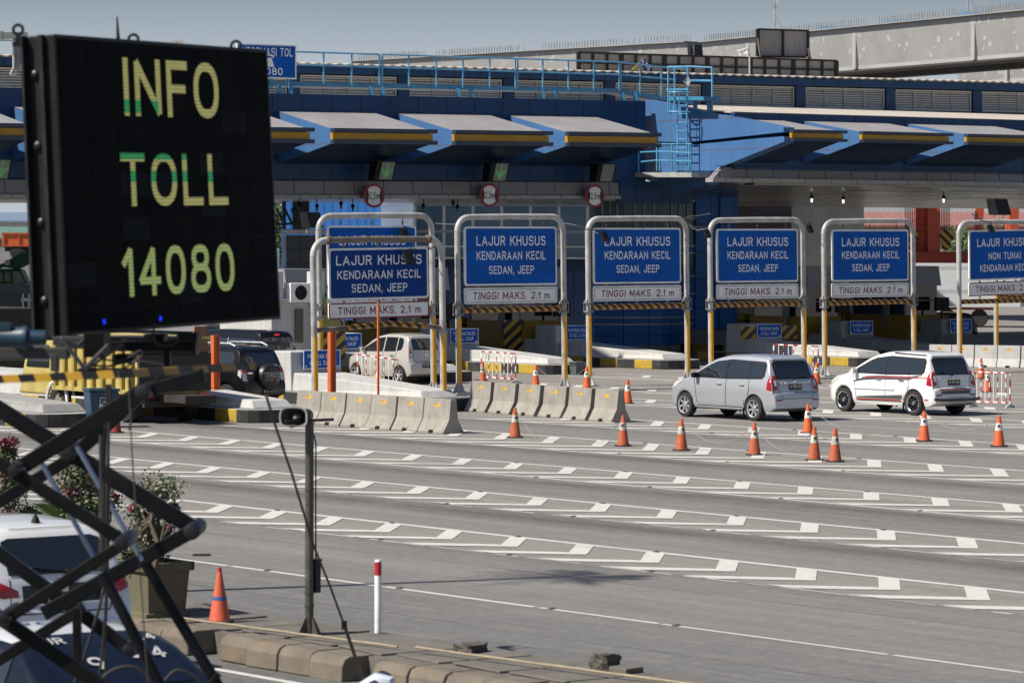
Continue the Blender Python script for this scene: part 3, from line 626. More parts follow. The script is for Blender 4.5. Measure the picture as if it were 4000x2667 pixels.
island(G(1770, 1606), 'bright white sloped toll island nose behind the front concrete barriers', top=.84)
island(G(1780, 1492), 'grey toll island with a blue sign behind the pale silver hatchback')
island(G(2236, 1462), 'white toll island nose below the second sign gantry', plate=False)
island(G(2682, 1442), 'white toll island nose between the third and fourth sign gantries')
island(G(3445, 1431), 'white toll island nose between the two family cars', plate=False, ln=9, wall=False, small=True)
island(G(3800, 1412), 'grey toll island behind the striped white car', mat=m_greyconc, plate=False)
island(G(4190, 1400), 'grey toll island behind the white concrete barriers at the edge', mat=m_greyconc, plate=False)
island(G(300, 1668), 'sloped grey toll island nose in front of the tipper truck', sgn=False, plate=False, wedge=9, mat=m_greyconc)
tb = E('bin', 'grey plastic dustbin at the kerb under the third gantry', 'dustbin', G(2253, 1463), PHI)
t = MB(); t.hexa([(-.15, -.15, 0), (.15, -.15, 0), (.15, .15, 0), (-.15, .15, 0), (-.2, -.2, .42), (.2, -.2, .42), (.2, .2, .42), (-.2, .2, .42)]); t.build('bucket', M('bin_grey', (.10, .11, .12), .5, seams=[(0, .1, 0, .015, (.05, .055, .06))]), tb, bevel=.01)
t = MB(); t.box((0, 0, .425), (.44, .44, .03)); t.build('rim', M('bin_rim', (.13, .14, .15), .5), tb, bevel=.008)
# blue bin behind the scissor lift
tb = E('bin', 'blue dustbin with a litter pictogram behind the scissor lift', 'dustbin', G(395, 1668, .0), .35)
t = MB(); t.hexa([(-.28, -.28, 0), (.28, -.28, 0), (.28, .28, 0), (-.28, .28, 0), (-.36, -.34, .86), (.36, -.34, .86), (.36, .34, .86), (-.36, .34, .86)]); t.build('bucket', M('bin_blue', (.015, .05, .10), .5), tb, bevel=.02)
t = MB(); t.box((0, 0, .9), (.76, .72, .07)); t.build('lid', M('bin_blue_lid', (.012, .045, .09), .45), tb, bevel=.02)
t = MB(); f = -.335
for c, s in (((0, f, .48), (.2, .012, .012)), ((0, f, .72), (.2, .012, .012)), ((-.1, f, .6), (.012, .012, .24)), ((.1, f, .6), (.012, .012, .24)), ((.04, f, .57), (.03, .012, .14)), ((.0, f, .62), (.07, .012, .02)), ((-.055, f, .54), (.04, .012, .06))): t.box((c[0], c[1]-.0, c[2]), s)
t.lathe([(0, 0), (.018, 0)], (.04, f-.006, .665), 10, ax=(X, Z, -Y)); t.build('pictogram', m_letter, tb)
# ------------------------------------------------------------------ sign gantries
TILT = -math.radians(.8)
def rounded(x0, x1, z0, z1, r, n=4):
    pts = []
    for cx, cz, a0 in ((x1-r, z1-r, 0), (x0+r, z1-r, 90), (x0+r, z0+r, 180), (x1-r, z0+r, 270)):
        for k in range(n+1): a = math.radians(a0+90*k/n); pts.append((cx+r*math.cos(a), cz+r*math.sin(a)))
    return pts
def gantry(lab, pl, xl, xr, xs, hts, style='std', lamp=None, collar=True, rusty=False, spans=None, txt=('LAJUR KHUSUS', 'KENDARAAN KECIL', 'SEDAN, JEEP'), stilt=.006, low='TINGGI MAKS. 2.1 m'):
    top, s1, s0, w1, w0, bar, f1, f0, yt = hts
    pr = along(pl, CV, xr); W = (pr-pl).length; e = E('sign_gantry', lab, 'sign gantry', pl, PHI, 'lane sign gantries', TILT)
    r = .088; bend = .42
    arc = lambda s: [((0 if s < 0 else W)-s*(bend-bend*math.cos(a)), 0, top-bend+bend*math.sin(a)) for a in [i*math.pi/12 for i in range(1, 7)]]
    t = MB(); path = [(0, 0, .05), (0, 0, top-bend)]+arc(-1)
    path2 = [(W, 0, .05), (W, 0, top-bend)]+arc(1)
    t.tube([path[0], path[1]], r*.97, 16); t.build('pole', m_gal, e, smooth=True)
    t = MB(); t.tube([path2[0], path2[1]], r*.97, 16); t.build('pole', m_gal, e, smooth=True)
    t = MB(); t.tube(path[1:], r, 16, 0); t.tube(path2[1:], r, 16, 0)
    for xx in ((.42, .5), (W-.5, W-.42)):
        if rusty: t.lathe([(r+.03, 0), (r+.03, .035), (r, .04)], (xx[0], 0, top), 14, 1, ax=(Y, Z, X)); t.lathe([(r+.03, 0), (r+.03, .035)], (xx[0]+.06, 0, top), 14, 1, ax=(Y, Z, X))
    t.tube([(bend, 0, top), (W*.5, 0, top+.01), (W-bend, 0, top)], r*(.93 if rusty else 1), 16, 1 if rusty else 0); t.build('top_pipe', [m_gal, m_rust], e, smooth=True)
    for x in (0, W):                               # yellow strip on the traffic-facing right half of the pole
        t = MB(); n = 8; rr_ = r+.004; ang = [math.radians(-138+112*k/n) for k in range(n+1)]
        vs = [(x+rr_*math.cos(a), rr_*math.sin(a), z) for z in (.28, yt) for a in ang]; t.add(vs, [(k, k+1, n+2+k, n+1+k) for k in range(n)])
        t.build('yellow_strip', m_yel, e, smooth=True, recalc=False)
        t = MB(); t.box((x, 0, .02), (.5, .5, .04))
        for a in range(4):
            c, s_ = math.cos(a*math.pi/2), math.sin(a*math.pi/2); t.prism([(x+c*.09, s_*.09, .04), (x+c*.24, s_*.24, .04), (x+c*.09, s_*.09, .34)], V3((-s_, c, 0))*.02)
        t.build('foot', m_gal, e)
        if collar:
            t = MB()
            for z in (f1, f0): t.lathe([(r, -.02), (r+.075, -.02), (r+.075, .02), (r, .02)], (x, 0, z), 14)
            for k in range(6):
                a = k*math.pi/3+.3; t.tube([(x+(r+.055)*math.cos(a), (r+.055)*math.sin(a), f0), (x+(r+.055)*math.cos(a), (r+.055)*math.sin(a), f1)], .012, 5)
                t.prism([(x+r*math.cos(a), r*math.sin(a), f1+.02), (x+(r+.06)*math.cos(a), (r+.06)*math.sin(a), f1+.02), (x+r*math.cos(a), r*math.sin(a), f1+.14)], V3((-math.sin(a), math.cos(a), 0))*.012)
            t.build('collar', M('old_galvanised', (.27, .265, .25), .5, metal=.35, var=.2, dirt=(.12, .07, .04), dirt_amt=.6), e, smooth=True)
    x0 = (along(pl, CV, xs[0])-pl).length; x1 = (along(pl, CV, xs[1])-pl).length; xc = (x0+x1)/2; sw = x1-x0; ex = V3((1, 0, -stilt)).normalized()
    # large sign
    t = MB(); t.prism([(a, -.03, b-stilt*(a-x0)) for a, b in rounded(x0, x1, s0, s1, .09)], (0, .05, 0)); t.build('sign_frame', m_white, e)
    t = MB(); t.add([(a, -.036, b-stilt*(a-x0)) for a, b in rounded(x0+.055, x1-.055, s0+.055, s1-.055, .06)], [tuple(range(20))])
    t.build('sign_face', m_signnavy if style == 'front' else m_signblue, e, recalc=False)
    zc = lambda f: s1-(s1-s0)*f-stilt*sw/2
    t = MB(); fr = (.86, .84, .56) if style == 'front' else (.75, .75, .49)
    if style == 'tunai': fr = (.78, .46, .70)
    pos = (.235, .515, .775) if style == 'front' else (.24, .49, .735)
    if style == 'tunai': pos = (.25, .52, .76)
    hs = (.19, .165, .165) if style == 'front' else (.165, .145, .14)
    for tx, f, ww, h in zip(txt, pos, fr, hs): t.text(tx, (xc, -.041, zc(f)), ex, Z, (s1-s0)*h, sw*ww)
    t.build('lettering', m_letter, e, recalc=False)
    t = MB()
    if style not in ('front', 'tunai'):
        t.box((xc-.3, -.037, zc(.40)), (.012, .004, (s1-s0)*.0+.01)); t.box((xc, -.0375, zc(.365)), (sw-.12, .003, .022), ax=(ex, Y, Z)); t.box((xc-sw*.06, -.0375, zc(.5)), (.014, .003, (s1-s0)-.14))
        t.build('sign_seam', M('sign_seam', (.012, .04, .16), .7), e)
    # height limit plate
    t = MB(); t.prism([(a, -.03, b-stilt*(a-x0)) for a, b in rounded(x0-.02, x1, w0, w1, .06)], (0, .04, 0)); t.build('limit_plate', m_white, e)
    t = MB(); red = style in ('front', 'tunai'); iw = .0 if red else .045; bw = .035 if red else .014
    o_ = rounded(x0-.02+iw, x1-iw, w0+iw, w1-iw, .05); i_ = rounded(x0-.02+iw+bw, x1-iw-bw, w0+iw+bw, w1-iw-bw, .035); n = len(o_)
    t.add([(a, -.033, b-stilt*(a-x0)) for a, b in o_]+[(a, -.033, b-stilt*(a-x0)) for a, b in i_], [(k, (k+1) % n, n+(k+1) % n, n+k) for k in range(n)])
    t.build('plate_border', m_redlet if red else m_blacklet, e, recalc=False)
    t = MB(); t.text(low, (xc, -.034, (w0+w1)/2-stilt*sw/2), ex, Z, (w1-w0)*.47, sw*.83, shear=.0 if red else .12); t.build('plate_lettering', m_redlet, e, recalc=False)
    # striped clearance bar
    t = MB()
    xa, xb = (.12, W-.12) if spans is None else spans
    if rusty:
        t.tube([(xa, 0, bar-.06), (xa+(xb-xa)*.22, 0, bar-.03)], .065, 12, 1); t.tube([(xa+(xb-xa)*.22, 0, bar-.03), (xa+(xb-xa)*.6, 0, bar+.06), (xa+(xb-xa)*.88, 0, bar-.03)], .07, 12, 0); t.tube([(xa+(xb-xa)*.88, 0, bar-.03), (xb, 0, bar-.08)], .065, 12, 1)
    else: t.tube([(xa, 0, bar), (xb, 0, bar-.012)], .085, 12, 0)
    t.build('clearance_bar', [m_hazard, m_rust], e, smooth=True)
    for f in (.15, .5, .85):
        t = MB(); xx = x0+sw*f
        for a_, b_ in ((top-r, s1-.02), (s0+.02, w1-.02), (w0+.02, bar+.07)):
            t = MB(); t.tube([(xx, -.005, a_+.03), (xx, -.005, b_-.03)], .014, 6); t.box((xx, -.005, (a_+b_)/2+.0), (.05, .05, .05)); t.build('hanger', m_rust, e)
    if lamp:
        lx, ly, dl, bx, by, bd, sz = lamp; a = D(bx, by, bd); c = D(lx, ly, dl)
        t = MB(); t.tube([a, a.lerp(c, .5)+Z*.03, c+Z*.22], .018, 6); t.build('lamp_arm', m_blackmetal, e, world=True)
        t = MB(); ax = (CV, (CU*.85-Z*.5).normalized(), (Z*.85+CU*.5).normalized()); t.box(c, (sz, .10, sz*1.35), 0, ax); t.box(c+ax[1]*.055, (sz*.8, .02, sz*1.1), 1, ax); t.tube([c+Z*.22, c+Z*.05], .02, 6)
        t.build('floodlight', [m_dark, m_glass], e, world=True)
    return e
STD = (5.2, 4.92, 3.17, 3.11, 2.63, 2.45, 2.60, 2.32, 2.22)
pr1 = G(1733, 1600); pl1 = along(pr1, CV, 1231)
gantry('front short gantry with rusty top pipe and navy sign above the white island nose', pl1, 1231, 1733, (1289, 1677), (4.5, 4.28, 2.93, 2.86, 2.44, 2.23, 0, 0, 2.0), 'front', (1597, 1006, 91, 1725, 956, 93, .26), False, True, low='TINGGI MAKS. 2,1 m', stilt=-.004)
pr2 = G(1702, 1539); pl2 = along(pr2, CV, 1252)
gantry('gantry standing directly behind the front short one, its blue sign mostly covered', pl2, 1252, 1694, (1285, 1631), STD, 'std', (1578, 915, 100.5, 1688, 893, 102.5, .24))
pl_ = G(1793, 1537)
gantry('gantry with the widest blue sign, left foot behind the second barrier row', pl_, 1793, 2206, (1819, 2178), STD, 'std', (2361, 926, 103.5, 2205, 878, 106.5, .2))
pl_ = G(2302, 1508)
gantry('gantry with a blue sign standing in front of the blue glass tower', pl_, 2302, 2686, (2321, 2662), STD, 'std', (2762, 913, 110, 2690, 876, 111, .2))
pl_ = D(2778, 1483, 112.3); pl_.z = 0
gantry('gantry with a blue sign behind the silver car', pl_, 2776, 3141, (2803, 3119), STD, 'std', (3163, 895, 115, 3141, 868, 116, .19))
pl_ = D(3222, 1460, 116.3); pl_.z = 0
gantry('gantry with a blue sign between the silver car and the striped white car', pl_, 3222, 3570, (3252, 3550), STD, 'std', (3551, 890, 119, 3570, 862, 120, .19))
pl_ = D(3749, 1443, 120); pl_.z = 0
gantry('gantry at the edge of the picture with a red edged plate and cashless lane sign', pl_, 3749, 4100, (3787, 4060), STD, 'tunai', (3870, 894, 118.5, 3795, 835, 120, .2), False, spans=(.15, 5.0), txt=('LAJUR KHUSUS', 'NON TUNAI', 'KENDARAAN KECIL'), stilt=-.01)
pl_ = D(3892, 1420, 127); pl_.z = 0
gantry('thin gantry hidden behind the cashless lane sign at the edge', pl_, 3892, 4210, (3930, 4190), (4.6, 4.3, 3.2, 3.0, 2.7, 2.5, 2.6, 2.3, 2.6), 'tunai', None, False, txt=('LAJUR KHUSUS', 'NON TUNAI', 'KENDARAAN KECIL'))
def wire(pts, lab):
    t = MB(); P_ = [D(*q) for q in pts]; sm = []
    for i in range(len(P_)-1): sm += [P_[i].lerp(P_[i+1], k/5) for k in range(5)]
    sm.append(P_[-1]); t.tube(sm, .013, 5); tag(t.build('power_cable', M('cable_grey', (.25, .24, .23), .6), smooth=True), lab, 'cable', 'cables strung between the gantries')
wire([(2204, 872, 106), (2250, 880, 106), (2300, 893, 107), (2335, 912, 107)], 'pale cable drooping from the second gantry corner towards the third sign')
wire([(2688, 874, 112), (2706, 892, 112), (2725, 900, 112), (2750, 895, 111), (2772, 890, 111)], 'pale looping cable between the third and fourth gantries')
wire([(2684, 846, 112), (2730, 842, 112.5), (2775, 834, 113)], 'thin cable running up from the third to the fourth gantry top')
wire([(1700, 873, 103), (1740, 876, 103), (1786, 877, 103)], 'thin cable between the back gantry and the second one')
q = MB(); q.hexa([(-.13, -.04, 0), (.13, -.05, 0), (.12, .05, 0), (-.13, .04, 0), (-.12, -.03, .02), (.12, -.04, .03), (.11, .04, .02), (-.12, .03, .025)]); o = q.build('tyre_scrap', m_rubber); o.location = G(788, 2168, .006); o.rotation_euler = (0, 0, .15); tag(o, 'small dark strip of tyre lying on the near lane', 'debris')
# black floodlight boxes on the gantries
def lampbox(px, py, d, sx, sy, lab):
    c = D(px, py, d); s = d/FPX; e = E('floodlight', lab, 'floodlight', c, PHI); t = MB(); w_, h_ = sx*s/.9, sy*s
    t.hexa([(-w_/2, -.1, -h_/2), (w_/2, -.1, -h_/2), (w_/2, .35, -h_/2), (-w_/2, .35, -h_/2), (-w_/2, .12, h_/2), (w_/2, .12, h_/2), (w_/2, .5, h_/2), (-w_/2, .5, h_/2)]); t.build('housing', m_dark, e, bevel=.01)
    t = MB(); t.tube([(-w_*.35, .2, -h_/2), (-w_*.35, .2, -h_/2-.15)], .02, 6); t.tube([(w_*.35, .2, -h_/2), (w_*.35, .2, -h_/2-.15)], .02, 6); t.build('bracket', m_gal, e)
lampbox(1232, 860, 104, 58, 62, 'black box floodlight beside the back gantry pipe, in front of the blue wall')
lampbox(3918, 808, 120, 68, 64, 'black box floodlight standing on the gantry pipe at the edge')
# two orange posts beside the white island and one beside the tipper
def opost(px, py0, py1, wpx, d, lab, nar=False):
    p = D(px, py1, d); s = d/FPX; h = (py1-py0)*s; w_ = wpx*s; e = E('orange_post', lab, 'post', p, PHI, 'orange steel posts'); t = MB()
    if nar: t.box((0, 0, h/2), (w_*.9, w_*.9, h))
    else:
        for sx in (-1, 1): t.box((sx*w_*.40, 0, h/2), (w_*.2, w_*.75, h))
        t.box((0, 0, h/2), (w_*.62, w_*.3, h-.02)); t.box((0, 0, h+.006), (w_, w_*.8, .012))
    t.build('column', m_orange, e); t = MB(); t.box((0, 0, .01), (w_*1.5, w_*1.5, .02)); t.prism([(-w_*.9, 0, .02), (w_*.9, 0, .02), (w_*.3, 0, .12), (-w_*.3, 0, .12)], (0, .01, 0)); t.build('base_plate', m_orange, e)
opost(1296, 1292, 1546, 27, 90.5, 'broad orange channel post in front of the blue reminder sign')
opost(1477, 1180, 1556, 8, 90, 'thin orange post in front of the pale silver hatchback', True)
opost(841, 1311, 1520, 29, 88.5, 'orange post between the tipper truck and the black off-roader')

# ------------------------------------------------------------------ toll plaza roof (left part)
AL = math.radians(34)
def frame(px, d, al, rise):
    o = D(px, 950, d); o.z = 0
    ex = V3((math.cos(al), math.sin(al), rise)); ey = V3((-math.sin(al), math.cos(al), 0))
    mt = Matrix(((ex.x, ey.x, 0, o.x), (ex.y, ey.y, 0, o.y), (ex.z, ey.z, 1, o.z), (0, 0, 0, 1))); return mt
def EF(name, lab, cat, mt, group=None):
    o = bpy.data.objects.new(name, None); COL.objects.link(o); MW[o.name] = mt
    # keep a rigid matrix: small roll instead of shear
    rise = math.atan(mt[2][0]); al = math.atan2(mt[1][0], mt[0][0])
    r = Matrix.Translation(mt.translation) @ Matrix.Rotation(al, 4, 'Z') @ Matrix.Rotation(-rise, 4, 'Y')
    o.matrix_world = r; MW[o.name] = r; return tag(o, lab, cat, group)
def sx(mt, px, e=0.0, z=8.0):
    o = mt @ V3((0, e, z)); d = (mt.to_3x3() @ X); return (along(o, d, px)-o).dot(d)/d.length_squared
FLm = frame(2000, 127.7, AL, .0083)
B = EF('toll_plaza_roof', 'blue panelled toll plaza roof with stepped canopies and louvred clerestory', 'toll plaza', FLm)
MB_ = MW[B.name]
xl, xr = -34.0, sx(MB_, 2522)
def bx(nm, x0, x1, y0, y1, z0, z1, mt, par=None, **k):
    t = MB(); t.hexa([(x0, y0, z0), (x1, y0, z0), (x1, y1, z0), (x0, y1, z0), (x0, y0, z1), (x1, y0, z1), (x1, y1, z1), (x0, y1, z1)]); return t.build(nm, mt, par or B, **k)
m_bluefas = M('blue_fascia', (.010, .046, .128), .4, spec=.3, var=.10, scale=.6, streak=.08, seams=[(0, 1.22, .32, .035, (.003, .006, .014))])
bx('fascia', xl, xr, 0, .25, 6.74, 9.78, m_bluefas)
t = MB(); t.hexa([(xl, .05, 6.22), (xr-1.2, .05, 6.22), (xr-1.2, .4, 6.22), (xl, .4, 6.22), (xl, .10, 6.70), (xr-1.2, .10, 6.70), (xr-1.2, .4, 6.70), (xl, .4, 6.70)]); t.build('lower_fascia', m_greypan, B)
bx('shadow_gap', xl, xr-1.2, .2, .4, 6.68, 6.76, m_dark)
bx('corner_wall', xr-1.19, xr+2.2, .02, .3, 5.9, 6.745, m_bluefas)
bx('trim', xl, xr-1.2, -.06, .4, 6.08, 6.2, m_trim)
t = MB(); t.hexa([(xl, .4, 6.16), (xr, .4, 6.16), (xr, 30, 6.16), (xl, 30, 6.16), (xl, .4, 6.3), (xr, .4, 6.3), (xr, 30, 6.3), (xl, 30, 6.3)]); t.build('soffit', m_soffit, B)
bx('roof', xl, xr, .25, 9.3, 9.55, 9.70, m_roof)
def canopy(x0, x1, B, dep=3.65, zt0=9.15, zt1=8.44, zb1=7.93, zb0=7.30, y0=0.0, side=True):
    t = MB(); a = [V3((x0, y0, zb0)), V3((x0, y0, zt0)), V3((x0, y0-dep, zt1)), V3((x0, y0-dep, zb1))]; b = [p+X*(x1-x0) for p in a]
    if side: t.quad(a[0], a[1], a[2], a[3], 0)
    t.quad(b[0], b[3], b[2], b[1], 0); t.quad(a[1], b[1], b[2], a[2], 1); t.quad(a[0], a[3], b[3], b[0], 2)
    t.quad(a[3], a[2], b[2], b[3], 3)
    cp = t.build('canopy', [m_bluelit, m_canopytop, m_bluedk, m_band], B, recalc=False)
    h = zt1-zb1
    t = MB(); t.box(((x0+x1)/2, y0-dep-.09, zb1+h*.5), (x1-x0+.08, .16, h*.46)); o = t.build('yellow_band', m_yelband, cp)
    t = MB(); t.box(((x0+x1)/2+.08, y0-dep-.12, zt1-h*.10), (x1-x0+.22, .24, h*.27)); t.box(((x0+x1)/2+.08, y0-dep-.12, zb1+h*.12), (x1-x0+.22, .24, h*.27)); t.build('dark_edges', m_band, cp)
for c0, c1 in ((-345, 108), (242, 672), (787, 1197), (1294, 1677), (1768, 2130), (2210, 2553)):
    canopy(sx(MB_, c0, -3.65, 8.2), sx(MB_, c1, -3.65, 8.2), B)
# clerestory with louvres
ye = 9.3; zl0, zl1, ztop = 10.03, 10.90, 11.45
dk = M('louvre_void', (.012, .012, .013), .9)
xe = xr+42
bx('clerestory_void', xl, xe, ye+.22, ye+.5, 9.5, 11.2, dk)
bx('clerestory_sill', xl, xe, ye-.02, ye+.22, 9.5, zl0, M('grey_sill', (.16, .16, .16), .8, var=.2, streak=.3))
x = xl; cols = []
while x < xe:
    t = MB()
    for k in range(4):
        a = x+.62+k*1.08; 
        nb = 8
        for j in range(nb):
            z = zl0+.06+j*(zl1-zl0-.06)/nb; t.hexa([(a+.05, ye, z), (a+1.03, ye, z), (a+1.03, ye+.1, z+.07), (a+.05, ye+.1, z+.07), (a+.05, ye, z+.035), (a+1.03, ye, z+.035), (a+1.03, ye+.1, z+.10), (a+.05, ye+.1, z+.10)])
        t.box((a, ye-.01, (zl0+zl1)/2), (.07, .05, zl1-zl0)); t.box((a+1.08, ye-.01, (zl0+zl1)/2), (.05, .05, zl1-zl0))
    t.box((x+.62+2.16, ye-.01, zl1), (4.4, .06, .06)); t.box((x+.62+2.16, ye-.01, zl0+.03), (4.4, .06, .05)); t.build('louvre_panel', m_louv, B)
    bx('pilaster', x+.02, x+.54, ye-.14, ye+.2, 9.6, zl1+.1, m_bluefas)
    x += 4.98
bx('clerestory_fascia', xl, xe, ye-.45, ye+.3, zl1+.08, 11.28, m_bluefas)
t = MB(); n = int((xe-xl)/.24); pts = []
vs = []
for i in range(n+1):
    xx = xl+i*.24; zz = 11.33+(.05 if i % 2 else 0)
    vs += [(xx, ye-.6, zz), (xx, ye+11, zz+.5), (xx, ye-.6, zz-.05)]
t.add(vs, [(3*i, 3*i+3, 3*i+4, 3*i+1) for i in range(n)]+[(3*i+2, 3*i+5, 3*i+3, 3*i) for i in range(n)]); t.build('corrugated_roof', m_roof, B, recalc=False)
# hanging lamps under the soffit
def hang_lamp(px, py, d, lab, lit=False):
    c = D(px, py, d); e = E('hanging_lamp', lab, 'lamp', c, 0, 'lamps hanging under the plaza roof'); t = MB(); t.tube([(0, 0, .1), (0, 0, .45)], .02, 6); t.lathe([(.02, .2), (.07, .16), (.075, .06), (.05, .05)], seg=10); t.build('fitting', m_dark, e)
    t = MB(); t.lathe([(.04, .06), (.045, .0), (.04, -.08), (0, -.11)], seg=10); t.build('bulb', M('lit_bulb', (.8, .8, .8), .4, emit=((1, .98, .92), 1.3)) if lit else M('unlit_bulb', (.10, .095, .085), .3), e, smooth=True)
for px, py, l in ((1169, 812, 'leftmost dark lamp under the roof next to the message board'), (1238, 816, 'dark lamp under the roof above the black floodlight box'), (1332, 806, 'dark lamp under the roof left of the first round sign'), (1378, 816, 'dark lamp under the roof right below the first round sign'), (1653, 815, 'dark lamp under the roof left of the second round sign, nearer the signs'), (1770, 803, 'dark lamp under the roof left of the second round sign'), (1787, 818, 'small dark lamp left of the second round sign, lower one')):
    hang_lamp(px, py, 136, l)
for px, py, l in ((3171, 781, 'lit bulb hanging above the pier, first of three'), (3294, 785, 'lit bulb hanging between the fourth and fifth gantries, middle of three'), (3686, 782, 'lit bulb hanging in front of the orange crane')): hang_lamp(px, py, 140, l, True)
# lane signals
def lane_signal(px, py, arrow, lab):
    p = PL(px, py, MB_ @ V3((0, -1.2, 0)), (MB_.to_3x3() @ Y)); e = E('lane_signal', lab, 'lane signal', p, AL, 'lane signals under the canopies')
    t = MB(); t.hexa([(-.5, 0, -.34), (.30, 0, -.34), (.30, .4, -.34), (-.5, .4, -.34), (-.42, -.12, .34), (.40, -.12, .34), (.40, .4, .34), (-.42, .4, .34)]); t.build('housing', m_dark, e)
    f = lambda x, z: (x+.1*(z/.34)*.4, -.06-.175*z-.012, z)
    t = MB(); t.quad(f(-.26, -.31), f(.28, -.31), f(.28, .31), f(-.26, .31)); t.build('screen', M('signal_screen', (.20, .22, .17), .5, var=.1, dirt=(.12, .13, .1)), e, recalc=False)
    t = MB(); t.tube([(.0, .2, .34), (.0, .2, 1.2)], .03, 6); t.build('hanger', m_dark, e)
    if arrow:
        t = MB(); dots = [(0, z) for z in (.26, .20, .14, .08, .02, -.04, -.10, -.16, -.22)]+[(s*a, z) for s in (-1, 1) for a, z in ((.05, -.18), (.10, -.12), (.15, -.06), (.20, 0), (.05, -.10), (.10, -.04), (.15, .02), (.20, .06), (.05, .0))]
        for x, z in dots: t.lathe([(0, .004), (.021, 0)], f(x+.01, z), 6, ax=(X, Z, -Y))
        t.build('arrow_dots', M('green_led', (.05, .5, .12), .5, emit=((.08, .75, .2), .3)), e, recalc=False)
lane_signal(1507, 668, True, 'lane signal with green arrow under the canopy right of the message board')
lane_signal(1951, 673, True, 'lane signal with green arrow above the second round width sign')
lane_signal(2368, 676, False, 'lane signal with unlit grey screen above the third round width sign')
lane_signal(2, 662, True, 'lane signal with green arrow left of the message board')
def width_sign(px, py, lab):
    p = PL(px, py, MB_ @ V3((0, -.30, 0)), (MB_.to_3x3() @ Y)); e = E('width_limit_sign', lab, 'road sign', p, AL-.04, 'round width limit signs'); R = .43
    ci = lambda r, y: [(r*math.cos(2*math.pi*k/40), y, r*math.sin(2*math.pi*k/40)) for k in range(40)]
    t = MB(); t.lathe([(R, 0), (R, .02)], seg=40, ax=(X, Z, -Y)); t.build('disc', M('sign_red', (.30, .012, .02), .5, var=.1), e)
    t = MB(); t.add(ci(R*.80, -.024), [tuple(range(40))]); t.build('face', m_white, e, recalc=False)
    t = MB(); a = R*.80
    for s in (-1, 1):
        arc = [(s*a*math.cos(q), -.028, a*math.sin(q)) for q in [math.radians(-42+84*k/10) for k in range(11)]]; t.add(arc+[(s*a*.60, -.028, 0)], [tuple(range(12))])
    t.build('wedge_marks', m_blacklet, e, recalc=False)
    t = MB(); t.text('2,5m', (0, -.031, 0), X, Z, .25, .40); t.build('lettering', m_blacklet, e, recalc=False)
    t = MB(); t.tube([(0, .03, .1), (0, .3, .1)], .03, 6); t.build('bracket', m_dark, e)
width_sign(1460.6, 765, 'round 2,5m width sign nearest the message board'); width_sign(1911, 762.5, 'round 2,5m width sign above the second blue lane sign, the middle one'); width_sign(2322.8, 766, 'round 2,5m width sign nearest the blue tower')

# ------------------------------------------------------------------ toll plaza roof (right part)
tmp = MB_ @ V3((sx(MB_, 3165), -4.6, 0))
FRm = Matrix(((math.cos(AL), -math.sin(AL), 0, tmp.x), (math.sin(AL), math.cos(AL), 0, tmp.y), (0.001, 0, 1, 0), (0, 0, 0, 1)))
B2 = EF('toll_plaza_roof', 'projecting roof section with big sunlit blue end wall beyond the tower', 'toll plaza', FRm)
M2 = MW[B2.name]
x0 = sx(M2, 2868, 0, 8); x1 = 40; xw = sx(M2, 3062, -3.3, 8.2)+.3
d2 = lambda px, py, e=0: (M2.inverted() @ PL(px, py, M2 @ V3((0, e, 0)), M2.to_3x3() @ Y)).z
zf1, zf0 = d2(3500, 455), d2(3500, 585)
bx('fascia', xw, x1, 0, .25, 7.20, zf1, m_bluefas, B2)
zg1, zg0 = d2(3500, 664), d2(3500, 707)
t = MB(); xs = sx(M2, 2790, 0, 7); t.hexa([(xs, .05, zg0), (x1, .05, zg0), (x1, .4, zg0), (xs, .4, zg0), (xs+.5, .12, zg1), (x1, .12, zg1), (x1, .4, zg1), (xs+.5, .4, zg1)]); t.build('lower_fascia', m_greypan, B2)
bx('underside_band', xs+.3, x1, -.02, .3, zg1+.02, 7.32, m_bluedk, B2)
bx('trim', xs-.1, x1, -.06, .4, zg0-.14, zg0+.012, m_trim, B2)
t = MB(); t.hexa([(x0+1.2, .3, zg0-.22), (x1, .3, zg0-.22), (x1, 32, 6.25), (x0+1.2, 32, 6.25), (x0+1.2, .3, zg0-.1), (x1, .3, zg0-.1), (x1, 32, 6.4), (x0+1.2, 32, 6.4)]); t.build('soffit', m_soffit, B2)
t = MB(); zr0 = zf1; t.hexa([(xw, .0, zr0-.05), (x1, .0, zr0-.05), (x1, 13.6, 10.1), (xw, 13.6, 10.1), (xw, 0, zr0), (x1, 0, zr0), (x1, 13.6, 10.2), (xw, 13.6, 10.2)]); t.build('roof', m_roof, B2)
for c0, c1 in ((2960, 3279), (3359, 3692), (3768, 4110)):
    canopy(sx(M2, c0, -3.3, 8.2) if c0 > 2961 else xw-.02, sx(M2, c1, -3.3, 8.2), B2, 3.3, d2(3300, 478)+.0, d2(3500, 518, -3.3), d2(3500, 560, -3.3), 7.45, side=c0 > 2961)
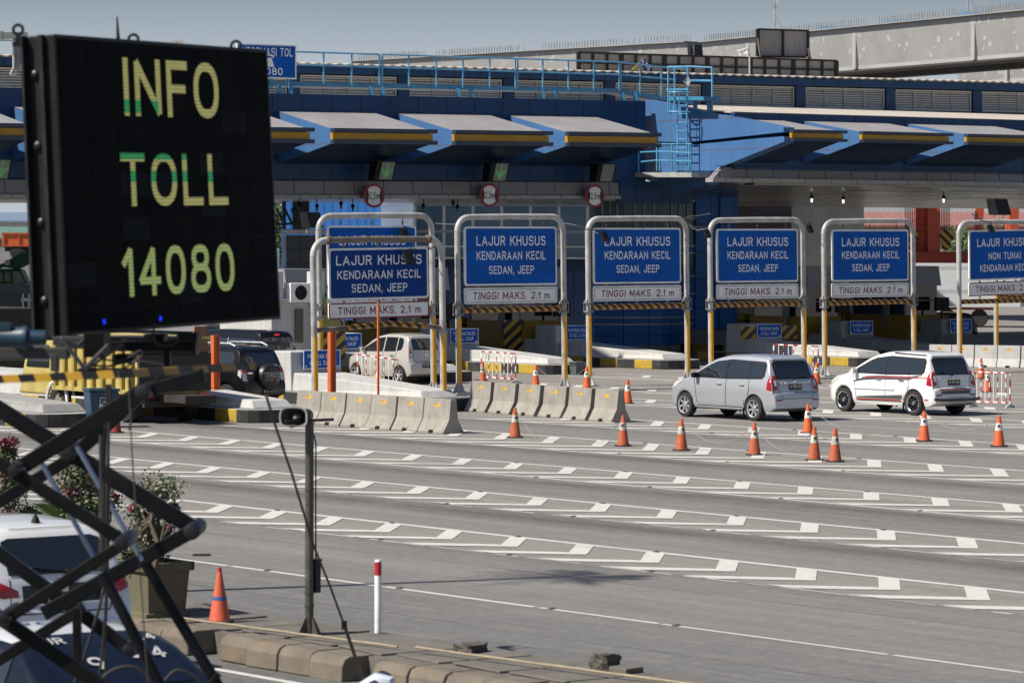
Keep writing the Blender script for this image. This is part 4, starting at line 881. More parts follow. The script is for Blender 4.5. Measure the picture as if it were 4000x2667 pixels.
# big end wall: traced side profile on the plane that runs with the lanes
px0 = M2 @ V3((sx(M2, 3062, -3.3, 8.2), 0, 0)); nrm = (M2.to_3x3() @ X)
side = [(2519, 390), (2545, 395), (3060, 497), (3062, 517), (2999, 534), (2999, 548), (3062, 545), (3064, 560), (2790, 663), (2798, 668), (2762, 722), (2665, 741), (2717, 748), (2717, 560), (2519, 560)]
loc = []
def ew(nm, poly, mt, th=.5, off=0.0):
    t = MB(); pts = [PL(x, y, px0-nrm*off, nrm) for x, y in poly]; t.prism(pts, nrm*th); return t.build(nm, mt, B2, world=True)
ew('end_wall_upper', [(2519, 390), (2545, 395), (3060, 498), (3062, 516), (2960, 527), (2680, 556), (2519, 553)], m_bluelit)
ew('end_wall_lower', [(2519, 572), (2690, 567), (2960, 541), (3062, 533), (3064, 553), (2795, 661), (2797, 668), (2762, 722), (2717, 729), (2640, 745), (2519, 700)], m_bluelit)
ew('end_wall_recess', [(2519, 550), (2690, 552), (3058, 511), (3058, 538), (2690, 572), (2519, 575)], m_bluewall, .3, -.55)  # recess gets a darker blue, its shade put into the colour
ew('corner_soffit', [(2762, 722), (2797, 668), (2900, 672), (2880, 722)], m_greypan, .3, -.9)

# ------------------------------------------------------------------ blue control tower under the roof
tw = D(2717, 1367, 143.5); tw.z = 0
T = E('control_tower', 'dark blue tower with glass bays and silver bands under the plaza roof', 'tower', tw, AL)
MT = MW[T.name]
wcol = (along(tw, CV, 2868)-tw).length
m_blue2 = M('navy_tower_panels', (.035, .18, .55), .4, spec=.3, var=.08, scale=.7, seams=[(0, 1.1, .3, .03, (.003, .006, .012)), (2, 1.15, .45, .03, (.003, .006, .012))])
t = MB(); t.box((wcol/2, 1.5, 3.2), (wcol, 3.0, 6.6)); t.box((wcol*.76, -.06, 3.2), (wcol*.42, .1, 6.5)); t.build('column', m_blue2, T)
zt = lambda y: 4.44+(948-y)/FPX*143.5
xg = -(along(tw, CV, 2392)-tw).length; pts = [(0.02, .1), (-1.9, -.25), (-3.6, .1), (xg, .9)]
def bay(nm, z0, z1, mt, off=0.0):
    t = MB(); pp = [(x, y-off) for x, y in pts]
    for (xa, ya), (xb, yb) in zip(pp, pp[1:]): t.hexa([(xa, ya, z0), (xb, yb, z0), (xb, yb+.3+off, z0), (xa, ya+.3+off, z0), (xa, ya, z1), (xb, yb, z1), (xb, yb+.3+off, z1), (xa, ya+.3+off, z1)])
    return t.build(nm, mt, T)
bay('base_panels', .2, zt(1100), m_blue2); bay('glass_bay', zt(1073), zt(984), m_glassblue); bay('middle_panels', zt(1100), zt(1073), m_blue2, .01); bay('band_panels', zt(984), zt(957), m_blue2, .01); bay('glass_bay', zt(957), zt(782), m_glassblue)
bay('bottom_plinth', 0, .25, m_greyconc, .05)
for y in (782, 850, 957, 984, 1073, 1142, 1233, 1260): bay('silver_band', zt(y)-.03, zt(y)+.03, m_chrome if False else M('silver_band', (.42, .42, .42), .4, metal=.4), .06)
t = MB()
for f in (.25, .5, .75):
    for (xa, ya), (xb, yb) in zip(pts, pts[1:]): t.box((xa+(xb-xa)*f, ya+(yb-ya)*f-.02, (zt(957)+zt(782))/2), (.05, .06, zt(782)-zt(957)))
t.build('mullions', m_gal, T)
# ------------------------------------------------------------------ toll booths on the islands
def booth(isl_tip, lab, y0=8.3, ln=3.2):
    e = E('toll_booth', lab, 'toll booth', isl_tip, PHI, 'toll booths on the islands')
    t = MB(); t.hexa([(-.95, y0, .33), (.95, y0, .33), (.95, y0+ln, .33), (-.95, y0+ln, .33), (-.95, y0-.35, 1.55), (.95, y0-.35, 1.55), (.95, y0+ln, 1.55), (-.95, y0+ln, 1.55)]); t.build('base_panel', m_mustard, e, bevel=.01)
    t = MB(); t.box((0, y0+ln/2, 2.15), (1.7, ln, 1.2)); t.build('window_band', m_glass, e)
    t = MB()
    for yy in (y0+.05, y0+ln*.38, y0+ln-.05): t.box((-.87, yy, 2.15), (.06, .1, 1.2)); t.box((.87, yy, 2.15), (.06, .1, 1.2))
    t.box((0, y0-.01, 2.15), (1.75, .04, .05)); t.build('frame', m_booth, e)
    t = MB(); t.hexa([(-.95, y0-.2, 2.75), (.95, y0-.2, 2.75), (.95, y0+ln+.1, 2.75), (-.95, y0+ln+.1, 2.75), (-.95, y0-.05, 3.55), (.95, y0-.05, 3.55), (.95, y0+ln+.1, 3.55), (-.95, y0+ln+.1, 3.55)]); t.build('roof_box', m_booth, e, bevel=.01)
    t = MB(); t.box((-1.02, y0+1.0, 1.72), (.12, .3, .42)); t.box((-1.05, y0+1.0, 1.35), (.06, .12, .4)); t.build('card_reader', M('reader_grey', (.2, .22, .23), .5), e)
    t = MB(); t.box((-.3, y0+ln+1.0, .95), (.5, .45, 1.3)); t.build('ticket_machine', M('machine_yellow', (.30, .22, .02), .5, seams=[(2, .32, 0, .07, (.03, .03, .03))]), e, bevel=.02)
    t = MB(); t.box((.62, y0-.55, 2.0), (.75, .12, .55)); t.box((.62, y0-.55, 1.6), (.06, .06, .5)); t.build('display', m_dark, e); return e
booth(G(1780, 1492), 'toll booth with mustard base behind the pale silver hatchback')
booth(G(2236, 1462), 'toll booth with mustard base seen under the second sign gantry')
booth(G(2682, 1442), 'toll booth seen between the third gantry poles beside the tower')
booth(G(3800, 1412), 'toll booth with mustard base left of the cashless gantry')
booth(G(4190, 1400), 'toll booth with mustard base at the edge of the picture')
m_chev = m_hazplate
# white booth with air conditioner, left
p = D(1165, 1390, 112); p.z = 0; e = E('toll_booth', 'white booth with air conditioner box next to the message board', 'toll booth', p, PHI, 'toll booths on the islands')
ZP = lambda y, d: HC+(951-y)/FPX*d
t = MB(); t.box((0, 1.5, ZP(1265, 112)/2+.6), (2.1, 3.0, 2.9)); t.box((0, 1.4, ZP(1175, 112)), (2.3, 3.3, .08)); t.box((.7, .02, 2.9), (.5, .3, 1.2)); t.box((-.85, .02, 2.9), (.35, .3, 1.2)); t.build('cabin', m_boothwhite, e, bevel=.01)
t = MB(); t.box((.0, -.05, 1.75), (.3, .03, 1.1)); t.build('window', m_glass, e)
z0 = ZP(1147, 111.5); t = MB(); t.box((-.05, -.12, z0), (.95, .4, .62)); a_ = t.build('air_conditioner', m_white, e, bevel=.02)
t = MB(); t.lathe([(.0, 0), (.23, 0), (.235, .012)], (-.12, -.322, z0), 24, ax=(X, Z, -Y)); t.build('fan_grille', m_dark, a_)
t = MB(); t.box((1.02, -.35, ZP(1245, 111)), (.78, .06, 1.25), ax=(X, Y, Z)); t.build('open_shutter', M('olive_panel', (.21, .22, .07), .6), e)
t = MB(); t.box((1.1, -.4, ZP(1355, 111)), (.95, .06, .95)); t.build('hazard_plate', m_hazplate, e)
# dark panel frame above it with pipe
p = D(1112, 1092, 121); e = E('panel_screen', 'dark gridded panel screen above the white booth', 'screen', p, AL)
wd = 3.4; t = MB(); h = (1092-918)/FPX*121; t.box((wd/2, 0, h/2), (wd, .06, h)); t.build('panels', M('dark_sheet', (.035, .04, .047), .5, var=.2, seams=[(0, .62, 0, .05, (.01, .01, .012)), (2, .52, 0, .05, (.01, .01, .012))]), e)
t = MB(); t.tube([(-.25, -.15, h+.12), (wd+1.5, -.15, h+.12)], .09, 10); t.tube([(-.2, -.1, -.05), (wd, -.1, -.05)], .04, 8); t.tube([(-.05, -.1, h), (-.02, -.1, -.1)], .035, 8); t.tube([(-.25, -.1, -.3), (-.08, -.1, h)], .03, 8); t.build('frame', m_gal, e, smooth=True)

# ------------------------------------------------------------------ rooftop walkway, ladder and platform
W_ = E('maintenance_walkway', 'blue roof walkway with railings, cage ladder and lower landing by the tower', 'walkway')
P2 = lambda x, y, e_=2.0: PL(x, y, MB_ @ V3((0, e_, 0)), MB_.to_3x3() @ Y)
PW = lambda x, y, off=.5: PL(x, y, px0-nrm*off, nrm)
def pipes(nm, lst, r, f, mt=m_rail):
    for a in lst: t = MB(); t.tube([f(*q) for q in a], r, 7); t.build(nm, mt, W_, smooth=True)
yt_ = lambda x: 203+(x-1158)*(243-203)/(2421-1158); yb_ = lambda x: 322+(x-1158)*(350-322)/(2421-1158)
pipes('handrail', [[(960, yt_(960)), (1478, yt_(1478))], [(1492, yt_(1492)), (2421, 243)], [(2425, 244), (2640, 268), (2686, 272)], [(960, yt_(960)+50), (1478, yt_(1478)+50)], [(1492, yt_(1492)+50), (2421, 292)], [(2425, 292), (2640, 312)]], .032, P2)
px_ = [1030, 1264, 1374, 1482, 1493, 1597, 1704, 1808, 1913, 2013, 2022, 2120, 2220, 2319, 2419, 2425]
pipes('railing_post', [[(x, yt_(x)), (x, yb_(x)+8)] for x in px_]+[[(2500, 250), (2500, 372)], [(2583, 262), (2583, 386)]], .034, P2)
t = MB()
for a, b in (((930, 317), (2421, 349)), ((2425, 350), (2712, 398))):
    p, q = P2(*a), P2(*b); n = V3((-math.sin(AL), math.cos(AL), 0)); t.hexa([p-Z*.14, q-Z*.14, q+n-Z*.14, p+n-Z*.14, p+Z*.02, q+Z*.02, q+n+Z*.02, p+n+Z*.02])
for x in (1090, 1135, 1450, 1495, 1790, 1840, 2120, 2170, 2434, 2484):
    p = P2(x, yb_(min(x, 2421))+6); t.box(p-Z*.28, (.18, .18, .5))
t.build('deck_beam', m_teal, W_)
pipes('landing_rail', [[(2686, 260), (2782, 264), (2782, 430)], [(2686, 315), (2782, 316)], [(2686, 260), (2686, 385)], [(2610, 262), (2690, 261)], [(2610, 262), (2610, 430)], [(2635, 265), (2635, 430)], [(2604, 351), (2690, 350)]], .036, lambda x, y: PW(x, y, .1))
t = MB(); a, b = PW(2640, 386, .2), PW(2782, 386, .2); t.beam(a, b, .8, .14); 
for x in (2716, 2770): t.beam(PW(x, 390, .1), PW(x, 432, .1), .16, .16, up=X)
t.build('landing', m_teal, W_)
pipes('ladder_rail', [[(2642, 382), (2647, 400), (2647, 670)], [(2693, 382), (2684, 400), (2684, 670)]], .035, PW, m_rail)
pipes('ladder_rung', [[(2647, y), (2684, y)] for y in range(412, 668, 33)], .022, PW, m_rail)
t = MB()
for y in (362, 438):
    c = (PW(2640, y)+PW(2690, y))/2; pts = [c-nrm*.35*math.sin(q)*1.6+(PW(2690, y)-c)*math.cos(q)*1.2 for q in [math.pi*k/10 for k in range(11)]]; t.tube(pts, .03, 6)
for f in (.25, .5, .75):
    q = math.pi*f; o_ = lambda y: (PW(2640, y)+PW(2690, y))/2-nrm*.35*math.sin(q)*1.6+(PW(2690, y)-PW(2665, y))*math.cos(q)*1.2
    t.tube([o_(345), o_(438)], .02, 6)
t.build('cage', m_rail, W_, smooth=True)
pipes('platform_rail', [[(2556, 564), (2700, 562), (2700, 670)], [(2556, 564), (2566, 569), (2566, 668)], [(2430, 598), (2575, 592), (2700, 598)], [(2430, 640), (2560, 627), (2700, 630)], [(2577, 566), (2577, 668)], [(2624, 562), (2624, 670)], [(2494, 600), (2494, 672)], [(2432, 600), (2432, 690)], [(2692, 562), (2692, 668)]], .032, lambda x, y: PW(x, y, .9), m_rail)
t = MB(); a, b = PW(2425, 682, .9), PW(2701, 682, .9); n = nrm*.9
t.hexa([a-Z*.1, b-Z*.1, b+n-Z*.1, a+n-Z*.1, a+Z*.08, b+Z*.08, b+n+Z*.08, a+n+Z*.08]); t.build('platform', M('platform_grey', (.36, .37, .37), .6, streak=.3), W_)
# direction sign on the roof
e = E('roof_sign', 'blue toll information sign with telephone number on the roof behind the message board', 'sign', P2(930, 316, 1.9)); MWS = MW[e.name]
pr_ = lambda x, y, o=0.0: P2(x, y, 1.9-o)
t = MB(); n = (MB_.to_3x3() @ Y)
t.prism([pr_(926, 170), pr_(1158, 178), pr_(1158, 311), pr_(926, 303)], n*.06); t.build('sign_frame', m_white, e, world=True)
t = MB(); t.quad(pr_(931, 176, .012), pr_(1153, 183, .012), pr_(1153, 305, .012), pr_(931, 297, .012)); t.build('sign_face', m_signblue, e, world=True, recalc=False)
exs = (pr_(1158, 178)-pr_(926, 170)).normalized(); t = MB()
t.text('INFORMASI TOL', pr_(1042, 203, .02), exs, Z, .30, 2.15); t.text('14080', pr_(1052, 279, .02), exs, Z, .26, 1.1)
c = pr_(1052, 240, .02); t.tube([c+exs*a+Z*b for a, b in ((-.16, .12), (-.17, .18), (0, .23), (.17, .18), (.16, .12))], .03, 6)
t.prism([c+exs*a+Z*b for a, b in ((-.2, -.2), (.2, -.2), (.09, .12), (-.09, .12))], -n*.01); t.build('lettering', m_letter, e, world=True, recalc=False)
t = MB()
for x in (960, 1060, 1130): t.tube([pr_(x, 300, -.05), pr_(x, 345, -.05)], .05, 6)
t.build('legs', m_teal, e, world=True)
# grey sign bracket, far left on the roof
e = E('sign_bracket', 'grey steel sign bracket standing on the roof left of the message board', 'bracket', P2(60, 290)); t = MB()
t.box(P2(50, 140), (1.0, .12, .22)); t.box(P2(72, 205), (.38, .12, 1.25)); t.box(P2(7, 142), (.08, .16, .34)); t.build('frame', M('bracket_grey', (.16, .18, .18), .5), e, world=True)
t = MB(); t.tube([P2(53, 155), P2(53, 265), P2(40, 292)], .04, 6); t.tube([P2(85, 150), P2(85, 262)], .04, 6); t.tube([P2(40, 292), P2(62, 292), P2(62, 262)], .03, 6); t.tube([P2(0, 158), P2(70, 160)], .03, 6); t.build('pipes', m_gal, e, world=True, smooth=True)
# message board roof lamp
e = E('roof_lamp', 'small grey lamp box on the roof just above the message board', 'lamp', P2(690, 165)); t = MB(); t.box(P2(690, 166), (.42, .2, .12)); t.box(P2(690, 178), (.1, .1, .1)); t.tube([P2(690, 175), P2(690, 300)], .03, 6); t.build('housing', m_gal, e, world=True)
# camera on a mast, loose plastic and tilted sign
PB = lambda x, y, e_=8.6: PL(x, y, MB_ @ V3((0, e_, 0)), MB_.to_3x3() @ Y)
e = E('security_camera', 'white security camera on a short mast in front of the dark billboard', 'camera', PB(2928, 290)); t = MB(); t.tube([PB(2928, 295), PB(2928, 212), PB(2920, 210)], .04, 8); t.build('mast', m_gal, e, world=True, smooth=True)
a, b = PB(2890, 212), PB(2924, 200, 8.2); t = MB(); t.beam(a, b, .16, .16); t.beam(a+Z*.12-V3((.1, .1, 0)), b+Z*.12, .22, .03); t.build('body', m_white, e, world=True, bevel=.01)
e = E('tilted_sign', 'small blue and yellow sign tilted in front of the billboard', 'sign', PB(2500, 250, 9.6)); f = lambda x, y, o=0.: PB(x, y, 8.9-o)
t = MB(); t.prism([f(2515, 226), f(2550, 277), f(2490, 277), f(2468, 274)], n*.04); t.build('panel', M('sign_yellow', (.35, .30, .08), .5), e, world=True)
t = MB(); t.quad(f(2515, 226, .02), f(2550, 277, .02), f(2520, 277, .02), f(2497, 243, .02)); t.build('blue_half', m_signnavy, e, world=True, recalc=False)
ex2 = (f(2540, 270)-f(2505, 232)).normalized(); t = MB(); t.text('ATIS', f(2523, 254, .04), ex2, ex2.cross(n).normalized()*-1 if ex2.cross(n).z < 0 else ex2.cross(n).normalized(), .2, .55); t.build('lettering', m_letter, e, world=True, recalc=False)
e = E('plastic_scrap', 'torn grey plastic scrap caught on the landing rail', 'scrap', PW(2683, 316)); t = MB(); t.add([PW(2667, 317, .2), PW(2686, 296, .15), PW(2698, 316, .2), PW(2690, 338, .25), PW(2680, 322, .1)], [(0, 1, 4), (1, 2, 4), (2, 3, 4), (3, 0, 4)]); t.build('sheet', M('plastic_grey', (.22, .23, .23), .4), e, world=True)
# billboards on the roof
def billboard(lab, c, cols, rows, e_):
    (xa, ya), (xb, yb), (xc, yc), (xd, yd) = c; f = lambda u, v, o=0.: PL((1-v)*((1-u)*xa+u*xb)+v*((1-u)*xd+u*xc), (1-v)*((1-u)*ya+u*yb)+v*((1-u)*yd+u*yc), MB_ @ V3((0, e_-o, 0)), n)
    e = E('billboard', lab, 'billboard', f(.5, 1)); t = MB(); t.prism([f(0, 0), f(1, 0), f(1, 1), f(0, 1)], n*.05); t.build('sheet', m_billb, e, world=True)
    t = MB(); rr = .06
    for i in range(cols+1): t.beam(f(i/cols, 0, .05), f(i/cols, 1, .05), .10+.09*(i % 3 == 0), .07, up=n)
    for j in range(rows+1): t.beam(f(0, j/rows, .05), f(1, j/rows, .05), .07, .08)
    t.build('frame', m_frame, e, world=True); return e
billboard('long low dark billboard back in front of the flyover girder', ((2260, 205), (3268, 238), (3268, 312), (2260, 285)), 18, 2, 12)
bb = billboard('small upper billboard back standing above the long dark one', ((2960, 115), (3157, 121), (3157, 225), (2960, 221)), 2, 1, 12.6)
g_ = lambda x, y: PB(x, y, 12.2)
for a, b, wd in (((2960, 150), (2982, 295), .07), ((3158, 190), (3176, 298), .07), ((2962, 220), (2962, 295), .1), ((3156, 222), (3156, 300), .1)): t = MB(); t.beam(g_(*a), g_(*b), wd, wd, up=n); t.build('strut', m_rust, bb, world=True)

# ------------------------------------------------------------------ flyover girders
def girder(lab, pa, pb, z1, h, wdt, seedn, group='flyover girders', studs=True):
    d = (pb-pa); d.z = 0; ln = d.length; e = E('flyover_girder', lab, 'girder', V3((pa.x, pa.y, z1-h)), math.atan2(d.y, d.x), group)
    # local x along, y = left of travel; the lit web is on local -y when running away from it
    sgn = 1
    t = MB(); t.hexa([(0, 0, 0), (ln, 0, 0), (ln, wdt, 0), (0, wdt, 0), (0, -.25, h-.08), (ln, -.25, h-.08), (ln, wdt+.25, h-.08), (0, wdt+.25, h-.08)]); t.build('box_web', m_steelgird, e)
    t = MB(); t.box((ln/2, wdt/2, h-.03), (ln, wdt+1.0, .06)); t.build('top_flange', m_steelgird, e)
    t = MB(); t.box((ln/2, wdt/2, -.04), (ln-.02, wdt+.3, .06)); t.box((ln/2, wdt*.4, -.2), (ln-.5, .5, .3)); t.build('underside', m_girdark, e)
    r = random.Random(seedn); t = MB()
    k = 5.2
    t2 = MB()
    while k < ln: t2.box((k, -.1, h/2-.05), (.34, .26, h-.22)); k += 11.5
    t2.box((ln/2, -.02, .14), (ln-.1, .05, .2)); t2.build('weld_bands', M('girder_weld_band', (.355, .36, .36), .5, var=.08, scale=.6), e)
    for _ in range(int(ln*2.0)):
        x, z = r.uniform(.3, ln-.3), r.uniform(.35, h-.35); yy = -.25*z/h-.012; w_, hh = r.uniform(.08, .3), r.uniform(.1, .35); a = r.uniform(-.3, .3)
        t.add([(x-w_/2, yy, z), (x+w_/2, yy, z+a*.1), (x+w_/2+a*.2, yy-.25*hh/h, z+hh), (x-w_/2+a*.2, yy-.25*hh/h, z+hh*.95)], [(0, 1, 2, 3)])
    t.build('touch_up_paint', m_girdpatch, e, recalc=False)
    if studs:
        t = MB(); x = .3
        while x < ln:
            if int(x*.42) % 4 != 3 or r.random() < .25:
                for yy in (-.25, .25, wdt-.1):
                    hh = r.uniform(.36, .44); t.tube([(x, yy, h), (x+r.uniform(-.03, .03), yy, h+hh)], .022, 5)
            x += .26
        s_ = t.build('shear_studs', M('stud_steel', (.28, .28, .27), .6), e); s_['kind'] = 'stuff'
    return e
pt = lambda x, d: V3(((x-2000)/FPX*d, d, 0))
A0, A1 = pt(2751, 209), pt(4000, 180); dd = (A1-A0).normalized(); A2 = A1+dd*9
gR = girder('near flyover girder with lit grey web and rows of studs, right of the gap', A0, A2, 16.62, 2.45, 6.0, 3)
perp = V3((-dd.y, dd.x, 0))
girder('second flyover girder glimpsed below the dark underside of the near one', A0+perp*15.7+dd*4, A2+perp*15.7+dd*6, 16.6, 2.45, 6.0, 4, studs=False)
B0, B1 = pt(1380, 235), pt(2690, 211); gL = girder('flyover girder left of the gap, sinking behind the plaza roof', B0, B1, 16.75, 2.6, 4.5, 5)
t = MB(); d_ = (B1-B0).length; t.box((d_+.15, 2.25, 1.25), (.3, 4.3, 2.3)); t.box((d_+.5, 3.2, .9), (.5, .5, 1.4)); t.build('end_plate', m_girdark, gL)
e = E('tarpaulin', 'blue netting laid along the top of the near flyover girder', 'netting', V3((A0.x, A0.y, 16.62)), math.atan2(dd.y, dd.x)); t = MB(); ln = (A2-A0).length
n_ = 60; vs = []
for i in range(n_+1):
    x = 3+(ln-3)*i/n_; z = .22+.10*math.sin(i*1.7)+.08*math.sin(i*.6); vs += [(x, 1.0, 0), (x, 1.3, z), (x, 2.6, z*1.1), (x, 2.9, 0)]
t.add(vs, [(4*i+k, 4*i+4+k, 4*i+5+k, 4*i+1+k) for i in range(n_) for k in range(3)]); t.build('net', M('blue_net', (.07, .15, .26), .8, var=.4, scale=8), e, smooth=True)
for x, l in ((3026, 'thin mast with guy wire rising above the small upper billboard'), (3780, 'thin mast with a forked top above the girder near the edge')):
    c = PL(x, 100, V3((A0.x, A0.y, 0))+perp*2, perp); c.z = 16.62; e = E('mast', l, 'mast', c); t = MB(); t.tube([(0, 0, 0), (0, 0, 3.2)], .045, 6); t.tube([(0, 0, 1.7), (-.22, 0, 2.3)], .03, 5); t.tube([(0, 0, 1.7), (.22, 0, 2.3)], .03, 5); t.tube([(0, 0, 1.5), (.8, .4, 0)], .012, 4); t.build('pole', m_gal, e)

# ------------------------------------------------------------------ what stands behind the plaza
def block(nm, lab, cat, x0, x1, y0, y1, d, dep, mats, roof=None, base=True, rz=AL, win=None):
    a = D(x0, y1, d); c = along(V3((a.x, a.y, 0)), V3((math.cos(rz), math.sin(rz), 0)), x1); ln = (c-V3((a.x, a.y, 0))).length; zt = D(x0, y0, d).z; zb = 0 if base else a.z
    e = E(nm, lab, cat, V3((a.x, a.y, 0)), rz); t = MB(); t.box((ln/2, dep/2, (zt+zb)/2), (ln, dep, zt-zb)); t.build('wall', mats, e)
    if roof: t = MB(); t.hexa([(-.5, -.6, zt), (ln+.5, -.6, zt), (ln+.5, dep, zt+.4), (-.5, dep, zt+.4), (-.5, -.6, zt+.15), (ln+.5, -.6, zt+.15), (ln+.5, dep, zt+roof[1]), (-.5, dep, zt+roof[1])]); t.build('roof', roof[0], e)
    if win:
        t = MB(); k = int(ln/win)
        for i in range(k): t = MB(); t.box(((i+.5)*win, -.03, zt-.45), (win*.7, .06, .5)); t.build('window', m_glassblue, e)
    return e
m_whwall = M('warehouse_white', (.55, .56, .56), .6, var=.06, scale=.3, streak=.15, seams=[(0, .5, 0, .06, (.42, .43, .44))])
m_bluecor = M('blue_corrugated', (.05, .22, .62), .5, var=.08, scale=.4, seams=[(0, .42, 0, .12, (.03, .15, .48))])
m_redroof = M('red_roof', (.28, .13, .11), .8, var=.15, scale=.4, seams=[(0, .8, 0, .08, (.2, .09, .08))])
m_pink = M('pink_wall', (.33, .22, .20), .8, var=.1)
block('warehouse', 'bright blue corrugated shed seen under the plaza roof beside the message board', 'shed', 1100, 1640, 700, 1000, 175, 20, m_bluecor, rz=.05)
m_office = M('office_glass', (.045, .085, .13), .15, var=.35, scale=.25, seams=[(0, 1.45, 0, .14, (.30, .31, .31)), (2, 1.3, .2, .12, (.16, .17, .18))])
block('office_building', 'glass office front behind the first sign gantries', 'office', 1615, 2420, 700, 1000, 168, 12, m_office, rz=.25)
block('backdrop', 'added dark sheet between the blue tower and the concrete pier', 'backdrop', 2840, 3090, 700, 1000, 172, .4, M('backdrop_dark', (.09, .075, .075), .8, var=.3, streak=.3))  # made-up dark sheet, added to cover a gap that came out too bright
o_ = bpy.data.objects['office_building']; lo_ = lambda y: HC+(951-y)/FPX*168
t = MB(); t.box((5.2, -.12, lo_(1010)/2), (10.6, .2, lo_(1010))); t.build('lower_panels', M('dark_blue_wall', (.010, .030, .085), .4, var=.1, seams=[(0, 1.6, 0, .04, (.003, .005, .01))]), o_)
for y in (965, 1010): t = MB(); t.box((5.2, -.26, lo_(y)), (10.6, .06, .07)); t.build('silver_band', m_gal, o_)
e = block('pier', 'board marked concrete flyover pier behind the silver car gantries', 'pier', 3083, 3372, 700, 1300, 180, 3.0, m_pier)
block('warehouse', 'white warehouse with windows far behind the orange crane', 'warehouse', 3372, 4300, 740, 900, 330, 25, m_whwall, rz=.05, win=2.5)
block('shed', 'reddish roofed shed in front of the white warehouse', 'shed', 3340, 4300, 885, 985, 300, 12, m_pink, (m_redroof, 1.4), rz=.02)
block('truck_trailer', 'white box trailer parked beyond the right toll booths', 'trailer', 3560, 3985, 1028, 1195, 186, 2.4, M('trailer_white', (.52, .56, .58), .5, var=.05, seams=[(2, 1.25, .55, .2, (.38, .41, .43))]), base=False, rz=-.25)
o_ = bpy.data.objects['truck_trailer']
for xx in (.8, 1.9, 3.6): t = MB(); t.lathe([(0, -.12), (.45, -.12), (.48, 0), (.45, .12), (0, .12)], (xx, .4, .5), 20, ax=(X, Z, -Y)); t.build('wheel', m_rubber, o_)
t = MB(); t.box((2.2, .3, 1.0), (4.4, .3, .12)); t.build('chassis', M('chassis_red', (.2, .03, .025), .6), o_)
block('warehouse', 'long pale warehouse wall far behind, left of the message board', 'warehouse', -300, 1120, 868, 960, 300, 15, M('far_wall_white', (.5, .5, .48), .7), (M('far_blue_roof', (.16, .22, .30), .6), 1.0), rz=.0)
block('shed', 'green roofed shed behind the orange tipper body on the left', 'shed', -250, 1100, 935, 1000, 230, 10, M('far_wall_green', (.18, .22, .20), .8), (M('green_roof', (.10, .20, .16), .7), .9), rz=.0)
block('retaining_wall', 'grey concrete wall under the orange tipper body', 'wall', -300, 1090, 965, 1100, 185, .6, m_greyconc, rz=.05)
# orange gantry crane
c = D(3590, 1110, 215); e = E('gantry_crane', 'orange gantry crane with hook blocks behind the right toll booths', 'crane', V3((c.x, c.y, 0)), .0); k = 215/FPX
zz = lambda y: HC+(946-y)*k; xx = lambda x: (x-3590)*k
def cb(nm, x0, x1, y0, y1, dep=1.5, mt=m_craneorange, off=0):
    t = MB(); t.box(((xx(x0)+xx(x1))/2, off, (zz(y0)+zz(y1))/2), (xx(x1)-xx(x0), dep, zz(y0)-zz(y1))); return t.build(nm, mt, e)
cb('leg', 3618, 3666, 640, 980); cb('leg', 3574, 3617, 640, 975, .8, M('crane_orange_light', (.56, .11, .05), .55), .2); cb('sill_beam', 3500, 3985, 975, 1085, 2.0, M('crane_sill_red', (.33, .045, .022), .6, var=.2, streak=.3))
for a, b in ((3990, 3945), (3840, 3822), (4010, 4040)):
    t = MB(); t.beam((xx(a), .5, zz(640)), (xx(b), .5, zz(900)), .5, .5, up=Y); t.build('brace', m_craneorange, e)
cb('brace', 3940, 3975, 640, 900, .6)
t = MB()
for i in range(10): z_ = zz(975)+i*.42; t.box((xx(3596), -.35, z_), (.5, .05, .05))
for x in (3584, 3608): t.box((xx(x), -.35, zz(890)), (.05, .05, zz(800)-zz(985)))
t.build('ladder', m_redpaint, e)
t = MB()
for x in list(range(3672, 3708, 6))+list(range(3530, 3570, 7)): t.tube([(xx(x), -.6, zz(700)), (xx(x), -.6, zz(905))], .025, 4)
t.build('hoist_ropes', m_dark, e)
m_hook = M('hook_block_stripes', (.55, .36, .02), .5, stripes=((1, 0, 1), .55, .5, BLK, 0))
for hx in (3690, 3552):
    t = MB(); t.lathe([(0, -.35), (.42, -.35), (.46, 0), (.42, .35), (0, .35)], (xx(hx), -.7, zz(915)), 18, ax=(X, Z, -Y)); t.box((xx(hx), -.7, zz(945)), (.5, .6, .6)); t.lathe([(.12, 0), (.3, .2), (.2, .5)], (xx(hx), -.7, zz(968)), 10); t.build('hook_block', m_hook, e)
